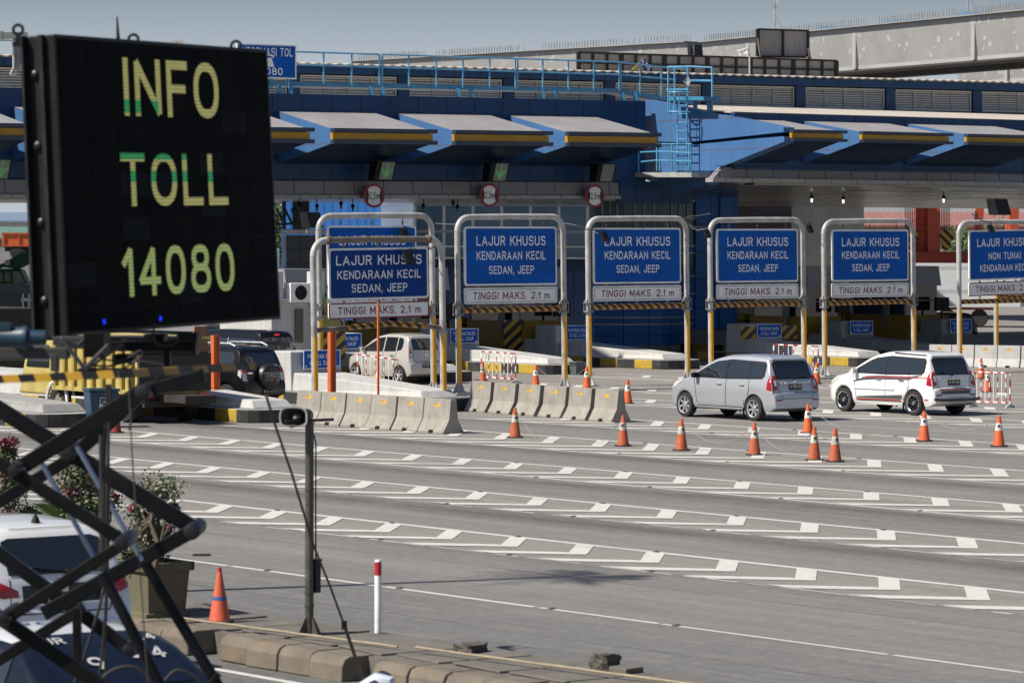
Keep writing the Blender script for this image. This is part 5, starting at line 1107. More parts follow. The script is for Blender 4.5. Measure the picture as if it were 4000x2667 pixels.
# far trees seen under the roof
def tree(c, h, rad, lab, seed, mt=m_leafd, n=900, trunk=.12, ls=.16, flat=1.0, cat='tree', nm='tree', group=None, z0=.45):
    r = random.Random(seed); e = E(nm, lab, cat, c, r.uniform(0, 6), group); t = MB(); tips = []
    t.tube([(0, 0, 0), (r.uniform(-.1, .1), r.uniform(-.1, .1), h*.35), (r.uniform(-.2, .2), r.uniform(-.2, .2), h*.7)], [trunk, trunk*.8, trunk*.35], 8)
    for i in range(9):
        a = r.uniform(0, 6.28); q = V3((math.cos(a)*rad*r.uniform(.4, .85), math.sin(a)*rad*r.uniform(.4, .85), h*r.uniform(z0+.1, .95))); b = V3((0, 0, h*r.uniform(.3, .6))); t.tube([b, b.lerp(q, .5)+Z*.1, q], [trunk*.45, trunk*.3, trunk*.1], 5); tips.append(q)
    t.build('trunk', m_bark, e, smooth=True)
    t = MB()
    for i in range(n):
        q = r.choice(tips)+V3((r.gauss(0, rad*.26), r.gauss(0, rad*.26), r.gauss(0, h*.1*flat))); nx = V3((r.gauss(0, 1), r.gauss(0, 1), r.gauss(0, 1))).normalized(); ny = nx.orthogonal().normalized(); s_ = ls*r.uniform(.5, 1.3)
        t.add([q-nx*s_, q+ny*s_*.5, q+nx*s_, q-ny*s_*.5], [(0, 1, 2, 3)])
    t.build('crown', mt, e, recalc=False); return e
c = D(3790, 960, 250); c.z = 0; tree(c, 5.6, 1.9, 'leafy tree behind the orange crane sill, beside the cashless sign', 3, n=1100, ls=.22)
c = D(1120, 960, 200); c.z = 0; tree(c, 6.8, 1.6, 'leafy tree behind the steel truss right of the message board', 4, n=900, ls=.2)
e = E('steel_truss', 'grey steel truss tower behind the black floodlight box', 'truss', D(1090, 905, 150)); f = lambda x, y: D(x, y, 150); t = MB()
for a, b in (((1150, 780), (1150, 905)), ((1172, 780), (1172, 905)), ((1188, 780), (1188, 905)), ((1110, 780), (1110, 900))): t.beam(f(*a), f(*b), .16, .16, up=Y)
for a, b in (((1080, 815), (1112, 870)), ((1112, 815), (1140, 872)), ((1140, 815), (1160, 870)), ((1080, 876), (1190, 872))): t.beam(f(*a), f(*b), .10, .10, up=Y)
for x in (1160, 1192): t.beam(f(x, 780), f(x, 905), .35, .35, up=Y)
t.build('truss', M('truss_grey', (.16, .18, .19), .6), e, world=True)
# ------------------------------------------------------------------ vehicles
def interp(tab, x):
    if x <= tab[0][0]: return tab[0][1]
    for (a, b), (c, d) in zip(tab, tab[1:]):
        if x <= c: return b+(d-b)*(x-a)/(c-a) if c > a else d
    return tab[-1][1]
def paint(name, col, metal=.0, rough=.28):
    return M(name, col, rough, metal=metal, var=.03, scale=1.2, coat=1.0, rvar=.01)
class Car:
    SEC = [(.0, .70), (.18, .735), (.30, .80), (.52, .825), (.72, .83), (.92, .815), (1.04, .795), (1.40, .685), (1.55, .635), (1.70, .58)]
    def __init__(s, name, lab, pos, rz, prof, wb, hw, H, mat, wr=.30, group='cars on the plaza', zb=.24, cat='car', rear_taper=.90, ty=.715, trim=None, belt=1.0):
        s.e = E(name, lab, cat, pos, rz, group); s.wb, s.hw, s.H, s.wr = wb, hw, H, wr
        y0, y1 = prof[0][0], prof[-1][0]; kz = H/1.66; kw = hw/.83
        plan = [(y0, rear_taper), (y0+.08, .955), (y0+.3, .985), (y0+.7, 1), (y1-1.0, 1), (y1-.5, .955), (y1-.2, .88), (y1, .72)]
        s.w = lambda y, z: interp(plan, y)*kw*interp(s.SEC, z/kz)
        ys = set([p[0] for p in prof])
        for (a, _), (b, _) in zip(prof, prof[1:]):
            n = max(1, int((b-a)/.08)); ys |= {a+(b-a)*k/n for k in range(n)}
        ra = wr+.055
        for yw in (0, wb): ys |= {yw+ra*math.sin(math.radians(q)) for q in range(-90, 91, 15)} | {yw-ra-.002, yw+ra+.002}
        ys = sorted(ys); t = MB(); NS, NR = 9, 6; ring = 2*(1+NS+NR)+0
        rows = []
        for y in ys:
            zt = interp(prof, y); b = zb+.10*max(0, 1-(y-y0)/.25)+.06*max(0, 1-(y1-y)/.4)
            for yw in (0, wb):
                if abs(y-yw) < ra: b = max(b, wr+math.sqrt(max(0, ra*ra-(y-yw)**2))*1.0)
            b = min(b, zt-.12); c = min(.085, (zt-b)*.3); ze = zt-c; half = [(0.0, b)]
            for k in range(NS): z = b+(ze-b)*k/(NS-1); half.append((s.w(y, z)*(.97 if k == 0 else 1), z))
            we = s.w(y, ze)
            for k in range(1, NR+1):
                a = k/NR; q = math.pi/2*a
                half.append((we*(1-a**1.0)*1.0 if False else we*math.cos(q)**.62 if k < NR else 0.0, ze+c*math.sin(q)**1.0))
            rows.append(half)
        m_ = len(rows[0]); vs = []
        for y, h in zip(ys, rows):
            vs += [(x, y, z) for x, z in h]+[(-x, y, z) for x, z in h[1:-1][::-1]]
        R = 2*m_-2; fs = [(i*R+k, i*R+(k+1) % R, (i+1)*R+(k+1) % R, (i+1)*R+k) for i in range(len(ys)-1) for k in range(R)]
        fs += [tuple(range(R-1, -1, -1)), tuple(range((len(ys)-1)*R, len(ys)*R))]
        t.add(vs, fs); s.body = t.build('body', mat, s.e, smooth=True)
        bm = bmesh.new(); bm.from_mesh(s.body.data); bmesh.ops.triangulate(bm, faces=bm.faces); s.bvh = BVHTree.FromBMesh(bm); bm.free()
        # floor and arches
        t = MB(); t.box((0, (y0+y1)/2, zb+.10), (hw*1.5, (y1-y0)-.7, .2)); t.box((0, 0, wr+.1), (hw*1.3, .5, .35)); t.box((0, wb, wr+.1), (hw*1.3, .5, .35)); t.build('underbody', m_dark, s.e)
        s.y0, s.y1, s.ty, s.kz, s.kw = y0, y1, ty, kz, kw
    def hit(s, o, d):
        p, nrm_, i, ds = s.bvh.ray_cast(V3(o), V3(d)); return p
    def patch(s, up_, lo, axis, mat, name, side=1, eps=.007, nx=14, nz=4, parent=None):
        """window, lamp or stripe laid on the body: up_ and lo are chains (h, z) seen from the side ('s') or the rear ('r')"""
        a, b = max(up_[0][0], lo[0][0]), min(up_[-1][0], lo[-1][0]); hs = sorted({a+(b-a)*k/nx for k in range(nx+1)} | {q[0] for q in up_+lo if a <= q[0] <= b})
        t = MB(); vs = []; ok = []
        for h in hs:
            zl, zu = interp(lo, h), interp(up_, h)
            for j in range(nz+1):
                z = zl+(zu-zl)*j/nz
                if axis == 's': p = s.hit((side*3, h, z), (-side, 0, 0)); q = (p.x+side*eps, p.y, p.z) if p else None
                elif axis == 'r': p = s.hit((h, s.y0-3, z), (0, 1, 0)); q = (p.x, p.y-eps, p.z+eps*.3) if p else None
                elif axis == 'f': p = s.hit((h, s.y1+3, z), (0, -1, 0)); q = (p.x, p.y+eps, p.z+eps*.3) if p else None
                else: p = s.hit((h, z, 5), (0, 0, -1)); q = (p.x, p.y, p.z+eps) if p else None
                vs.append(q or (0, 0, 0)); ok.append(p is not None)
        n = nz+1; fs = []
        for i in range(len(hs)-1):
            for j in range(nz):
                f = (i*n+j, (i+1)*n+j, (i+1)*n+j+1, i*n+j+1)
                if all(ok[k] for k in f): fs.append(f)
        t.add(vs, fs)
        if axis == 's' and side < 0 or axis == 'f': t.f = [tuple(reversed(f)) for f in t.f]
        return t.build(name, mat, parent or s.e, smooth='all', recalc=False)
    def strip(s, pts, wd, axis, mat, name, side=1, eps=.005, parent=None):
        t = MB(); P_ = []
        for (a, b), (c, d) in zip(pts, pts[1:]):
            n = max(2, int(math.hypot(c-a, d-b)/.06))
            for k in range(n+(1 if (c, d) == pts[-1] else 0)): P_.append((a+(c-a)*k/n, b+(d-b)*k/n))
        vs = []; good = []
        for i, (h, z) in enumerate(P_):
            h2, z2 = P_[min(i+1, len(P_)-1)]; h1, z1 = P_[max(i-1, 0)]; L_ = math.hypot(h2-h1, z2-z1) or 1; nx_, nz_ = -(z2-z1)/L_*wd/2, (h2-h1)/L_*wd/2
            for q in ((h+nx_, z+nz_), (h-nx_, z-nz_)):
                if axis == 's': p = s.hit((side*3, q[0], q[1]), (-side, 0, 0)); v = (p.x+side*eps, p.y, p.z) if p else None
                else: p = s.hit((q[0], s.y0-3, q[1]), (0, 1, 0)); v = (p.x, p.y-eps, p.z) if p else None
                vs.append(v or (0, 0, 0)); good.append(p is not None)
        fs = [(2*i, 2*i+1, 2*i+3, 2*i+2) for i in range(len(P_)-1) if all(good[2*i:2*i+4])]
        t.add(vs, fs); return t.build(name, mat, parent or s.e, smooth='all', recalc=False)
    def wheels(s, style='alloy', spokes=7):
        for yw in (0, s.wb):
            for sd in (-1, 1):
                c = V3((sd*(s.ty+.085*0), yw, s.wr)); ax = (Y, Z, X*sd) if sd > 0 else (Z, Y, X*sd); r = s.wr
                t = MB(); t.lathe([(r*.66, -.10), (r*.93, -.10), (r, -.06), (r, .06), (r*.95, .095), (r*.70, .10), (r*.66, .08)], c, 32, ax=ax, cap=False); wh = t.build('wheel', m_rubber, s.e, smooth=True)
                t = MB()
                if style == 'alloy':
                    t.lathe([(r*.70, .10), (r*.665, .085), (r*.62, .05), (r*.60, .02), (0, .02)], c, 32, 1, ax=ax, cap=False)
                    for k in range(spokes):
                        a = 2*math.pi*k/spokes; u_ = ax[0]*math.cos(a)+ax[1]*math.sin(a); v_ = ax[2].cross(u_); b0_ = c+ax[2]*.065
                        t.hexa([b0_+u_*r*.1-v_*r*.07-ax[2]*.04, b0_+u_*r*.1+v_*r*.07-ax[2]*.04, b0_+u_*r*.66+v_*r*.13-ax[2]*.04, b0_+u_*r*.66-v_*r*.10-ax[2]*.04, b0_+u_*r*.1-v_*r*.07, b0_+u_*r*.1+v_*r*.07, b0_+u_*r*.66+v_*r*.12+ax[2]*.01, b0_+u_*r*.66-v_*r*.09+ax[2]*.01], 0)
                    t.lathe([(r*.70, .103), (r*.64, .095), (r*.62, .08)], c, 32, 0, ax=ax, cap=False); t.lathe([(r*.2, .05), (r*.19, .08), (0, .085)], c, 16, 0, ax=ax, cap=False); mats = [m_alloy, m_dark]
                elif style == 'black':
                    t.lathe([(r*.72, .102), (r*.70, .11), (r*.62, .095), (r*.58, .03)], c, 32, 0, ax=ax, cap=False); t.lathe([(r*.58, .03), (r*.3, .02), (0, .02)], c, 32, 1, ax=ax, cap=False)
                    for k in range(8): a = 2*math.pi*k/8; u_ = ax[0]*math.cos(a)+ax[1]*math.sin(a); t.beam(c+ax[2]*.045+u_*r*.1, c+ax[2]*.05+u_*r*.6, .045, .03, 1, up=ax[2])
                    t.lathe([(r*.16, .03), (r*.14, .09), (0, .095)], c, 14, 0, ax=ax, cap=False); mats = [m_chrome, M('gloss_black', (.012, .012, .013), .12, coat=1)]
                else:
                    t.lathe([(r*.68, .09), (r*.6, .06), (r*.3, .05), (0, .06)], c, 24, 0, ax=ax, cap=False); mats = [m_dark]
                t.build('rim', mats, wh, smooth=True)
    def plate(s, txt, z, x=0, w_=.43, h_=.15, dy=.02):
        p = s.hit((x, s.y0-3, z), (0, 1, 0)) or V3((x, s.y0, z)); q = s.hit((x, s.y0-3, z+.06), (0, 1, 0)) or p
        y_ = min(p.y, q.y)-dy; t = MB(); t.box((x, y_+.004, z), (w_, .012, h_)); o = t.build('number_plate', m_blacklet, s.e)
        t = MB(); t.text(txt, (x, y_-.004, z+.012), X, Z, h_*.5, w_*.86); t.build('lettering', m_letter, o, recalc=False)
    def mirror(s, y, z, mat):
        for sd in (-1, 1):
            p = s.hit((sd*3, y, z), (-sd, 0, 0)) or V3((sd*s.hw, y, z)); c = p+V3((sd*.11, .02, .03)); t = MB()
            t.hexa([c+V3((-.1, -.05, -.07)), c+V3((.1, -.05, -.07)), c+V3((.09, .08, -.05)), c+V3((-.09, .08, -.05)), c+V3((-.1, -.05, .08)), c+V3((.1, -.05, .08)), c+V3((.08, .07, .06)), c+V3((-.08, .07, .06))]) if True else 0
            t.build('side_mirror', mat, s.e, bevel=.03)
    def handles(s, lst, mat):
        for y, z in lst:
            for sd in (-1, 1):
                p = s.hit((sd*3, y, z), (-sd, 0, 0))
                if p: t = MB(); t.box(p+V3((sd*.02, 0, 0)), (.035, .19, .035)); t.build('door_handle', mat, s.e, bevel=.012)
    def seams(s, lst, mat=None):
        for pts in lst:
            for sd in (-1, 1): s.strip(pts, .013, 's', mat or m_dark, 'door_seam', sd)
    def wiper(s, x, z0, x1, z1):
        a = s.hit((x, s.y0-3, z0), (0, 1, 0)); b = s.hit((x1, s.y0-3, z1), (0, 1, 0))
        if a and b: t = MB(); t.tube([a-Y*.02, (a+b)/2-Y*.035, b-Y*.02], [.016, .012, .008], 6); t.lathe([(.03, 0), (.02, .03), (0, .035)], a-Y*.005, 10, ax=(X, Z, -Y)); t.build('wiper', m_dark, s.e, smooth=True)
MPV = [(-.76, .50), (-.755, .68), (-.735, .735), (-.69, .765), (-.665, .95), (-.615, 1.09), (-.47, 1.42), (-.40, 1.555), (-.34, 1.61), (-.1, 1.645), (.5, 1.665), (1.2, 1.64), (1.62, 1.55), (1.85, 1.45), (2.50, 1.10), (2.62, 1.055), (3.0, .98), (3.22, .88), (3.34, .74), (3.39, .55)]
def mpv(lab, rl, rr, a, mat, sporty):
    g1, g2 = G(*rl), G(*rr); c = (g1+g2)/2; s = Car('parked_car' if False else 'family_car', lab, V3((c.x, c.y, 0)), math.pi/2-a, MPV, 2.655, .83, 1.66, mat, wr=.315 if not sporty else .32)
    gl = m_glass; blk = M('window_trim', (.014, .014, .015), .4)
    for sd in (-1, 1):
        s.patch([(-.38, 1.42), (-.30, 1.49), (.95, 1.525), (1.50, 1.46), (1.72, 1.38), (2.36, 1.075)], [(-.38, 1.13), (-.30, 1.06), (1.0, 1.03), (2.36, 1.04)], 's', blk, 'window_surround', sd, .005, 22)
        s.patch([(-.33, 1.42), (-.27, 1.455), (.13, 1.48)], [(-.33, 1.17), (-.25, 1.10), (.13, 1.085)], 's', gl, 'window', sd, .010)
        s.patch([(.20, 1.485), (.98, 1.49)], [(.20, 1.08), (.98, 1.065)], 's', gl, 'window', sd, .010)
        s.patch([(1.07, 1.485), (1.48, 1.43), (1.70, 1.345), (2.16, 1.10)], [(1.07, 1.065), (2.16, 1.06)], 's', gl, 'window', sd, .010, 18)
    s.patch([(-.60, 1.46), (-.5, 1.50), (.5, 1.50), (.60, 1.46)], [(-.66, 1.09), (-.6, 1.06), (.6, 1.06), (.66, 1.09)], 'r', blk, 'rear_window_surround', 1, .006, 18, 6)
    s.patch([(-.57, 1.45), (-.5, 1.475), (.5, 1.475), (.57, 1.45)], [(-.63, 1.11), (-.56, 1.085), (.56, 1.085), (.63, 1.11)], 'r', gl, 'rear_window', 1, .011, 18, 6)
    s.patch([(-.62, 1.5), (.62, 1.5)], [(-.70, 1.13), (.70, 1.13)], 'f', gl, 'windscreen', 1, .008, 14, 5)
    for sd in (-1, 1):
        h = lambda x: (x*sd)
        ch = sorted([(h(.615), 1.16), (h(.70), 1.13), (h(.765), 1.02)]); cl = sorted([(h(.60), .80), (h(.70), .78), (h(.775), .76)])
        tl = s.patch(ch, cl, 'r', m_lampred, 'taillight', 1, .010, 8, 4)
        c2 = sorted([(h(.63), 1.04), (h(.70), 1.03)]); d2_ = sorted([(h(.62), .90), (h(.70), .885)]); s.patch(c2, d2_, 'r', m_lampclear, 'clear_lens', 1, .013, 6, 2, parent=tl)
        s.patch([(-.66, .86), (-.58, 1.14), (-.50, 1.2)] if False else [(-.67, .80), (-.60, 1.10), (-.555, 1.16), (-.50, .98)], [(-.67, .775), (-.50, .80)], 's', m_lampred, 'taillight_side', sd, .009, 8, 4, parent=tl)
        s.patch(sorted([(h(.50), .565), (h(.72), .565)]), sorted([(h(.50), .52), (h(.70), .52)]), 'r', m_lampred, 'bumper_reflector', 1, .008, 6, 2)
        s.patch([(2.75, .99), (3.12, .86), (3.25, .80)], [(2.75, .95), (3.0, .80), (3.25, .70)], 's', m_lampclear, 'headlight', sd, .009, 8, 3)
    s.seams([[(.17, 1.04), (.16, .75), (.30, .48), (.42, .36)], [(1.03, 1.03), (1.03, .60), (1.06, .33)], [(2.28, 1.05), (2.20, .80), (2.16, .5), (2.12, .33)], [(.42, .335), (2.12, .335)]])
    s.strip([(-.56, 1.0), (-.55, .70), (-.50, .575), (.50, .575), (.55, .70), (.56, 1.0)], .012, 'r', m_dark, 'tailgate_seam')
    s.strip([(-.75, .745), (-.56, .735)], .012, 'r', m_dark, 'bumper_seam'); s.strip([(.56, .735), (.75, .745)], .012, 'r', m_dark, 'bumper_seam')
    t = MB(); t.box((0, -.715, .965), (.78, .05, .05)); t.build('tailgate_trim', m_chrome if sporty else mat, s.e, bevel=.01)
    s.handles([(.42, .90), (1.28, .90)], m_chrome if sporty else mat); s.mirror(2.12, 1.06, m_dark if not sporty else mat)
    s.wiper(-.02, 1.06, .40 if not sporty else -.45, 1.13)
    t = MB(); t.hexa([(-.59, -.47, 1.535), (.59, -.47, 1.535), (.56, -.22, 1.59), (-.56, -.22, 1.59), (-.59, -.475, 1.56), (.59, -.475, 1.56), (.54, -.20, 1.638), (-.54, -.20, 1.638)]); t.build('spoiler', mat, s.e, bevel=.012)
    p = s.hit((0, -4, 1.0), (0, 1, 0)); t = MB(); t.lathe([(.035, 0), (.05, .008), (.03, .014)], p-Y*.004, 16, ax=(X, Z, -Y)); t.box(p-Y*.012+Z*.0, (.02, .01, .075)); t.box(p-Y*.012, (.075, .01, .018)); t.build('badge', m_chrome, s.e)
    t = MB()
    for xx, wd in ((-.42, .20), (.47, .12)):
        q = s.hit((xx, -4, .985), (0, 1, 0)); t.box(q-Y*.006, (wd, .008, .035))
    t.build('badge_letters', m_chrome, s.e)
    for sd in (-1, 1):
        t = MB(); t.box((sd*.80, -.36 if False else .36, .20), (.05, .02, .26)); t.box((sd*.80, 2.30, .22), (.05, .02, .24)); t.build('mud_flap', m_dark, s.e)
    return s
silver = paint('silver_car_paint', (.52, .54, .57), .45, .3); whitep = paint('white_car_paint', (.76, .76, .76), 0, .25)
s = mpv('silver family car with plain doors and alloy wheels heading for the gates', (2954, 1645), (3114.8, 1636.7), .9128, silver, False)
s.wheels('alloy', 7); s.plate('B 1926 KIZ', .865, 0)
s.strip([(-.2, .255), (2.4, .255)], .03, 's', m_dark, 'sill_shadow', -1)
k = 2.091
s = mpv('white family car with red and grey side stripes and black wheels', (3000+1195/k, 1400+466/k), (3000+1535/k, 1400+450/k), .9205, whitep, True)
s.wheels('black'); s.plate('B 879 SIL', .865, 0)
m_sgrey = M('stripe_grey', (.07, .072, .078), .4); 
for sd in (-1, 1):
    s.strip([(-.55, .985), (.2, .975), (1.2, .965), (1.9, .94)], .022, 's', m_redpaint, 'side_stripe', sd, .009)
    s.patch([(-.25, 1.045), (.2, .955), (1.3, .945), (1.9, .93), (2.25, .83)], [(-.25, 1.03), (.15, .92), (1.3, .90), (1.85, .87), (2.25, .81)], 's', m_sgrey, 'side_stripe', sd, .008, 22, 3)
    s.patch([(-.3, 1.05), (.2, 1.01), (1.3, 1.0), (1.8, .97)], [(-.3, 1.035), (.2, .985), (1.3, .975), (1.8, .955)], 's', m_sgrey, 'side_stripe', sd, .008, 22, 2)
    s.strip([(.45, .375), (2.15, .365)], .035, 's', m_redpaint, 'side_stripe', sd, .009)
    s.patch([(.40, .52), (1.3, .475), (2.1, .43)], [(.40, .41), (2.1, .40)], 's', m_sgrey, 'side_stripe', sd, .008, 22, 2)
    s.strip([(-.55, .42), (-.36, .42)], .03, 's', m_redpaint, 'side_stripe', sd, .009)
    t = MB(); p0 = s.hit((sd*3, 1.3, .66), (-sd, 0, 0)); t.box(p0+V3((sd*.012, .15, 0)), (.03, 1.5, .055)); t.build('side_moulding', whitep, s.e, bevel=.012)
    s.strip([(-.42, 1.56), (.9, 1.60)], .03, 's', m_dark, 'rain_guard', sd, .012)
s.strip([(-.58, .69), (.58, .69)], .035, 'r', m_redpaint, 'rear_stripe', 1, .009); s.patch([(-.56, .655), (.56, .655)], [(-.5, .57), (.5, .57)], 'r', m_sgrey, 'rear_stripe', 1, .010, 12, 2)
s.patch([(-.27, .99), (.27, .99)], [(-.2, .80), (.2, .80)], 'r', M('plate_recess', (.02, .02, .022), .4), 'plate_recess', 1, .006, 10, 3)
t = MB(); t.tube([(-.8, -.80, .44), (-.6, -.86, .42), (.6, -.86, .42), (.8, -.80, .44)], .04, 10); t.box((0, -.86, .42), (.55, .09, .09)); t.build('rear_guard', M('guard_black', (.02, .02, .022), .25, coat=.5), s.e, smooth=True)
# pale silver hatchback
HB = [(-.56, .45), (-.555, .66), (-.53, .72), (-.50, .75), (-.475, .95), (-.43, 1.10), (-.33, 1.42), (-.28, 1.51), (-.2, 1.555), (.3, 1.60), (.9, 1.59), (1.25, 1.53), (1.5, 1.43), (2.15, 1.03), (2.3, .98), (2.7, .86), (2.88, .70), (2.94, .48)]
def hatch(lab, pos, rz, mat, plate, tailmat=m_lampred, H=1.60, hw=.745, name='hatchback', wb=2.36, prof=HB, wr=.28, wide=False):
    s = Car(name, lab, pos, rz, prof, wb, hw, H, mat, wr=wr, ty=hw-.10); kw = hw/.745; kz = H/1.6; y = lambda q: q*wb/2.36; yr = prof[0][0]+.56
    for sd in (-1, 1):
        s.patch([(y(-.12), 1.36*kz), (y(-.05), 1.45*kz), (y(.14), 1.47*kz)], [(y(-.12), 1.16*kz), (y(-.05), 1.08*kz), (y(.14), 1.05*kz)], 's', m_glass, 'window', sd, .009)
        s.patch([(y(.20), 1.47*kz), (y(.80), 1.475*kz)], [(y(.20), 1.04*kz), (y(.80), 1.02*kz)], 's', m_glass, 'window', sd, .009)
        s.patch([(y(.87), 1.47*kz), (y(1.18), 1.43*kz), (y(1.95), 1.06*kz)], [(y(.87), 1.02*kz), (y(1.95), 1.0*kz)], 's', m_glass, 'window', sd, .009, 18)
        if not wide:
            tl = s.patch(sorted([(sd*.575*kw, 1.20*kz), (sd*.62*kw, 1.08*kz), (sd*.655*kw, .98*kz)]), sorted([(sd*.53*kw, .86*kz), (sd*.655*kw, .84*kz)]), 'r', tailmat, 'taillight', 1, .010, 8, 4)
            s.patch(sorted([(sd*.565*kw, .97*kz), (sd*.64*kw, .96*kz)]), sorted([(sd*.555*kw, .88*kz), (sd*.64*kw, .87*kz)]), 'r', m_lampclear, 'clear_lens', 1, .013, 6, 2, parent=tl)
        else:
            tl = s.patch(sorted([(sd*.44*kw, .93*kz), (sd*.60*kw, 1.02*kz), (sd*.74*kw, 1.0*kz)]), sorted([(sd*.44*kw, .87*kz), (sd*.6*kw, .86*kz), (sd*.74*kw, .93*kz)]), 'r', tailmat, 'taillight', 1, .012, 10, 4)
            s.patch([(prof[0][0]+.04, 1.02*kz), (prof[0][0]+.34, .97*kz)], [(prof[0][0]+.04, .90*kz), (prof[0][0]+.34, .96*kz)], 's', tailmat, 'taillight_side', sd, .010, 8, 4, parent=tl)
    s.patch([(-.50*kw, 1.41*kz), (-.42*kw, 1.44*kz), (.42*kw, 1.44*kz), (.50*kw, 1.41*kz)], [(-.57*kw, 1.12*kz), (-.5*kw, 1.08*kz), (.5*kw, 1.08*kz), (.57*kw, 1.12*kz)], 'r', m_glass, 'rear_window', 1, .010, 18, 6)
    s.patch([(-.5*kw, 1.42*kz), (.5*kw, 1.42*kz)], [(-.6*kw, 1.08*kz), (.6*kw, 1.08*kz)], 'f', m_glass, 'windscreen', 1, .008)
    s.seams([[(y(.17), 1.03*kz), (y(.18), .7), (y(.36), .38)], [(y(.84), 1.01*kz), (y(.84), .5), (y(.86), .32)], [(y(1.9), 1.0*kz), (y(1.84), .6), (y(1.8), .32)]])
    s.strip([(-.5*kw, 1.05*kz), (-.52*kw, .8*kz), (-.46*kw, .70*kz), (.46*kw, .70*kz), (.52*kw, .8*kz), (.5*kw, 1.05*kz)], .012, 'r', m_dark, 'tailgate_seam')
    s.handles([(y(.34), .9*kz), (y(1.02), .9*kz)], m_chrome); s.mirror(y(1.78), 1.04*kz, mat); s.wheels('alloy', 5); s.plate(plate, .60*kz if not wide else .80*kz, 0.0, .42, .14)
    s.wiper(.1, 1.09*kz, -.3, 1.15*kz)
    t = MB(); q = s.hit((0, -4, .93*kz), (0, 1, 0)); t.box(q-Y*.01, (.14, .02, .06)); t.box(q-Y*.01+Z*.12, (.07, .012, .045)); t.build('badge', m_chrome, s.e, bevel=.006); return s
p = G(1564, 1501)+L(0, 1, 0)*.66; hatch('pale silver hatchback behind the thin orange post', p, PHI, paint('champagne_paint', (.55, .53, .49), .3, .32), 'B 1755 TFU')
# black off-roader with spare wheel
SUV = [(-.66, .52), (-.655, .72), (-.64, .78), (-.60, .82), (-.575, 1.05), (-.44, 1.45), (-.36, 1.62), (-.25, 1.68), (.1, 1.71), (.8, 1.72), (1.3, 1.68), (1.65, 1.57), (2.35, 1.15), (2.5, 1.11), (3.15, 1.02), (3.38, .85), (3.48, .52)]
blackp = M('black_car_paint', (.006, .0065, .008), .18, var=.03, spec=.3, coat=.35, rvar=.01)
ah = .70; rz = math.pi/2-ah; hd = V3((-math.cos(ah), math.sin(ah), 0)); p = G(1036, 1603)+hd*.66
s = Car('off_roader', 'black off-roader with a spare wheel cover on its tailgate', V3((p.x, p.y, 0)), rz, SUV, 2.685, .86, 1.72, blackp, wr=.35, zb=.34, ty=.76)
for sd in (-1, 1):
    s.patch([(-.25, 1.45), (-.15, 1.54), (.35, 1.56)], [(-.25, 1.25), (-.1, 1.14), (.35, 1.12)], 's', m_glass, 'window', sd, .010)
    s.patch([(.42, 1.56), (1.05, 1.56)], [(.42, 1.12), (1.05, 1.11)], 's', m_glass, 'window', sd, .010); s.patch([(1.12, 1.56), (1.5, 1.5), (2.1, 1.15)], [(1.12, 1.11), (2.1, 1.11)], 's', m_glass, 'window', sd, .010)
    tl = s.patch(sorted([(sd*.60, 1.17), (sd*.80, 1.15)]), sorted([(sd*.63, .78), (sd*.80, .80)]), 'r', m_lampclear, 'taillight', 1, .012, 8, 4); s.patch(sorted([(sd*.62, 1.14), (sd*.79, 1.12)]), sorted([(sd*.63, 1.0), (sd*.79, 1.0)]), 'r', m_lampred, 'red_lens', 1, .016, 8, 3, parent=tl)
    s.patch([(-.60, 1.13), (-.45, 1.15)], [(-.60, .85), (-.45, .95)], 's', m_lampclear, 'taillight_side', sd, .010, 5, 3, parent=tl)
    t = MB(); t.tube([(sd*.60, -.15, 1.70), (sd*.60, .05, 1.77), (sd*.60, 1.2, 1.77), (sd*.60, 1.4, 1.70)], .03, 8); t.build('roof_rail', m_alloy, s.e, smooth=True)
s.patch([(-.55, 1.52), (.55, 1.52)], [(-.68, 1.16), (.68, 1.16)], 'r', m_glass, 'rear_window', 1, .010, 16, 5)
s.strip([(-.62, 1.1), (-.60, .72), (.60, .72), (.62, 1.1)], .012, 'r', m_dark, 'tailgate_seam')
t = MB(); c = V3((.14, -.58, .88)); t.lathe([(.36, -.05), (.36, .12), (.33, .17), (.28, .185), (0, .19)], c, 36, ax=(X, Z, -Y)); sp = t.build('spare_wheel_cover', M('cover_black', (.012, .012, .013), .4, coat=.2), s.e, smooth=True)
t = MB(); t.text('TERIOS', c+V3((0, -.197, .06)), X, Z, .15, .58); t.text('PLAY YOUR', c+V3((-.12, -.197, -.07)), X, Z, .05, .30); t.text('SIDE', c+V3((.22, -.197, -.07)), X, Z, .05, .13); t.build('cover_lettering', M('silver_lettering', (.5, .5, .5), .4), sp, recalc=False)
t = MB(); t.text('WILD', c+V3((.09, -.198, -.065)), X, Z, .08, .12); t.build('red_lettering', m_redpaint, sp, recalc=False)
t = MB(); q = s.hit((.6, -4, 1.12), (0, 1, 0)); t.text('TERIOS', q-Y*.012+Z*.07-X*.1, X, Z, .04, .2); t.text('TX', V3((.55, s.hit((.55, -4, .82), (0, 1, 0)).y-.012, .80)), X, Z, .045, .11); t.build('badge_letters', m_chrome, s.e, recalc=False)
t = MB(); q = s.hit((-.52, -4, 1.0), (0, 1, 0)); t.box(q-Y*.02, (.2, .04, .06)); t.build('door_handle', m_chrome, s.e, bevel=.01)
s.plate('B 2017 RZ', .50, .1, .40, .13); s.wheels('alloy', 6); s.mirror(1.95, 1.18, blackp)
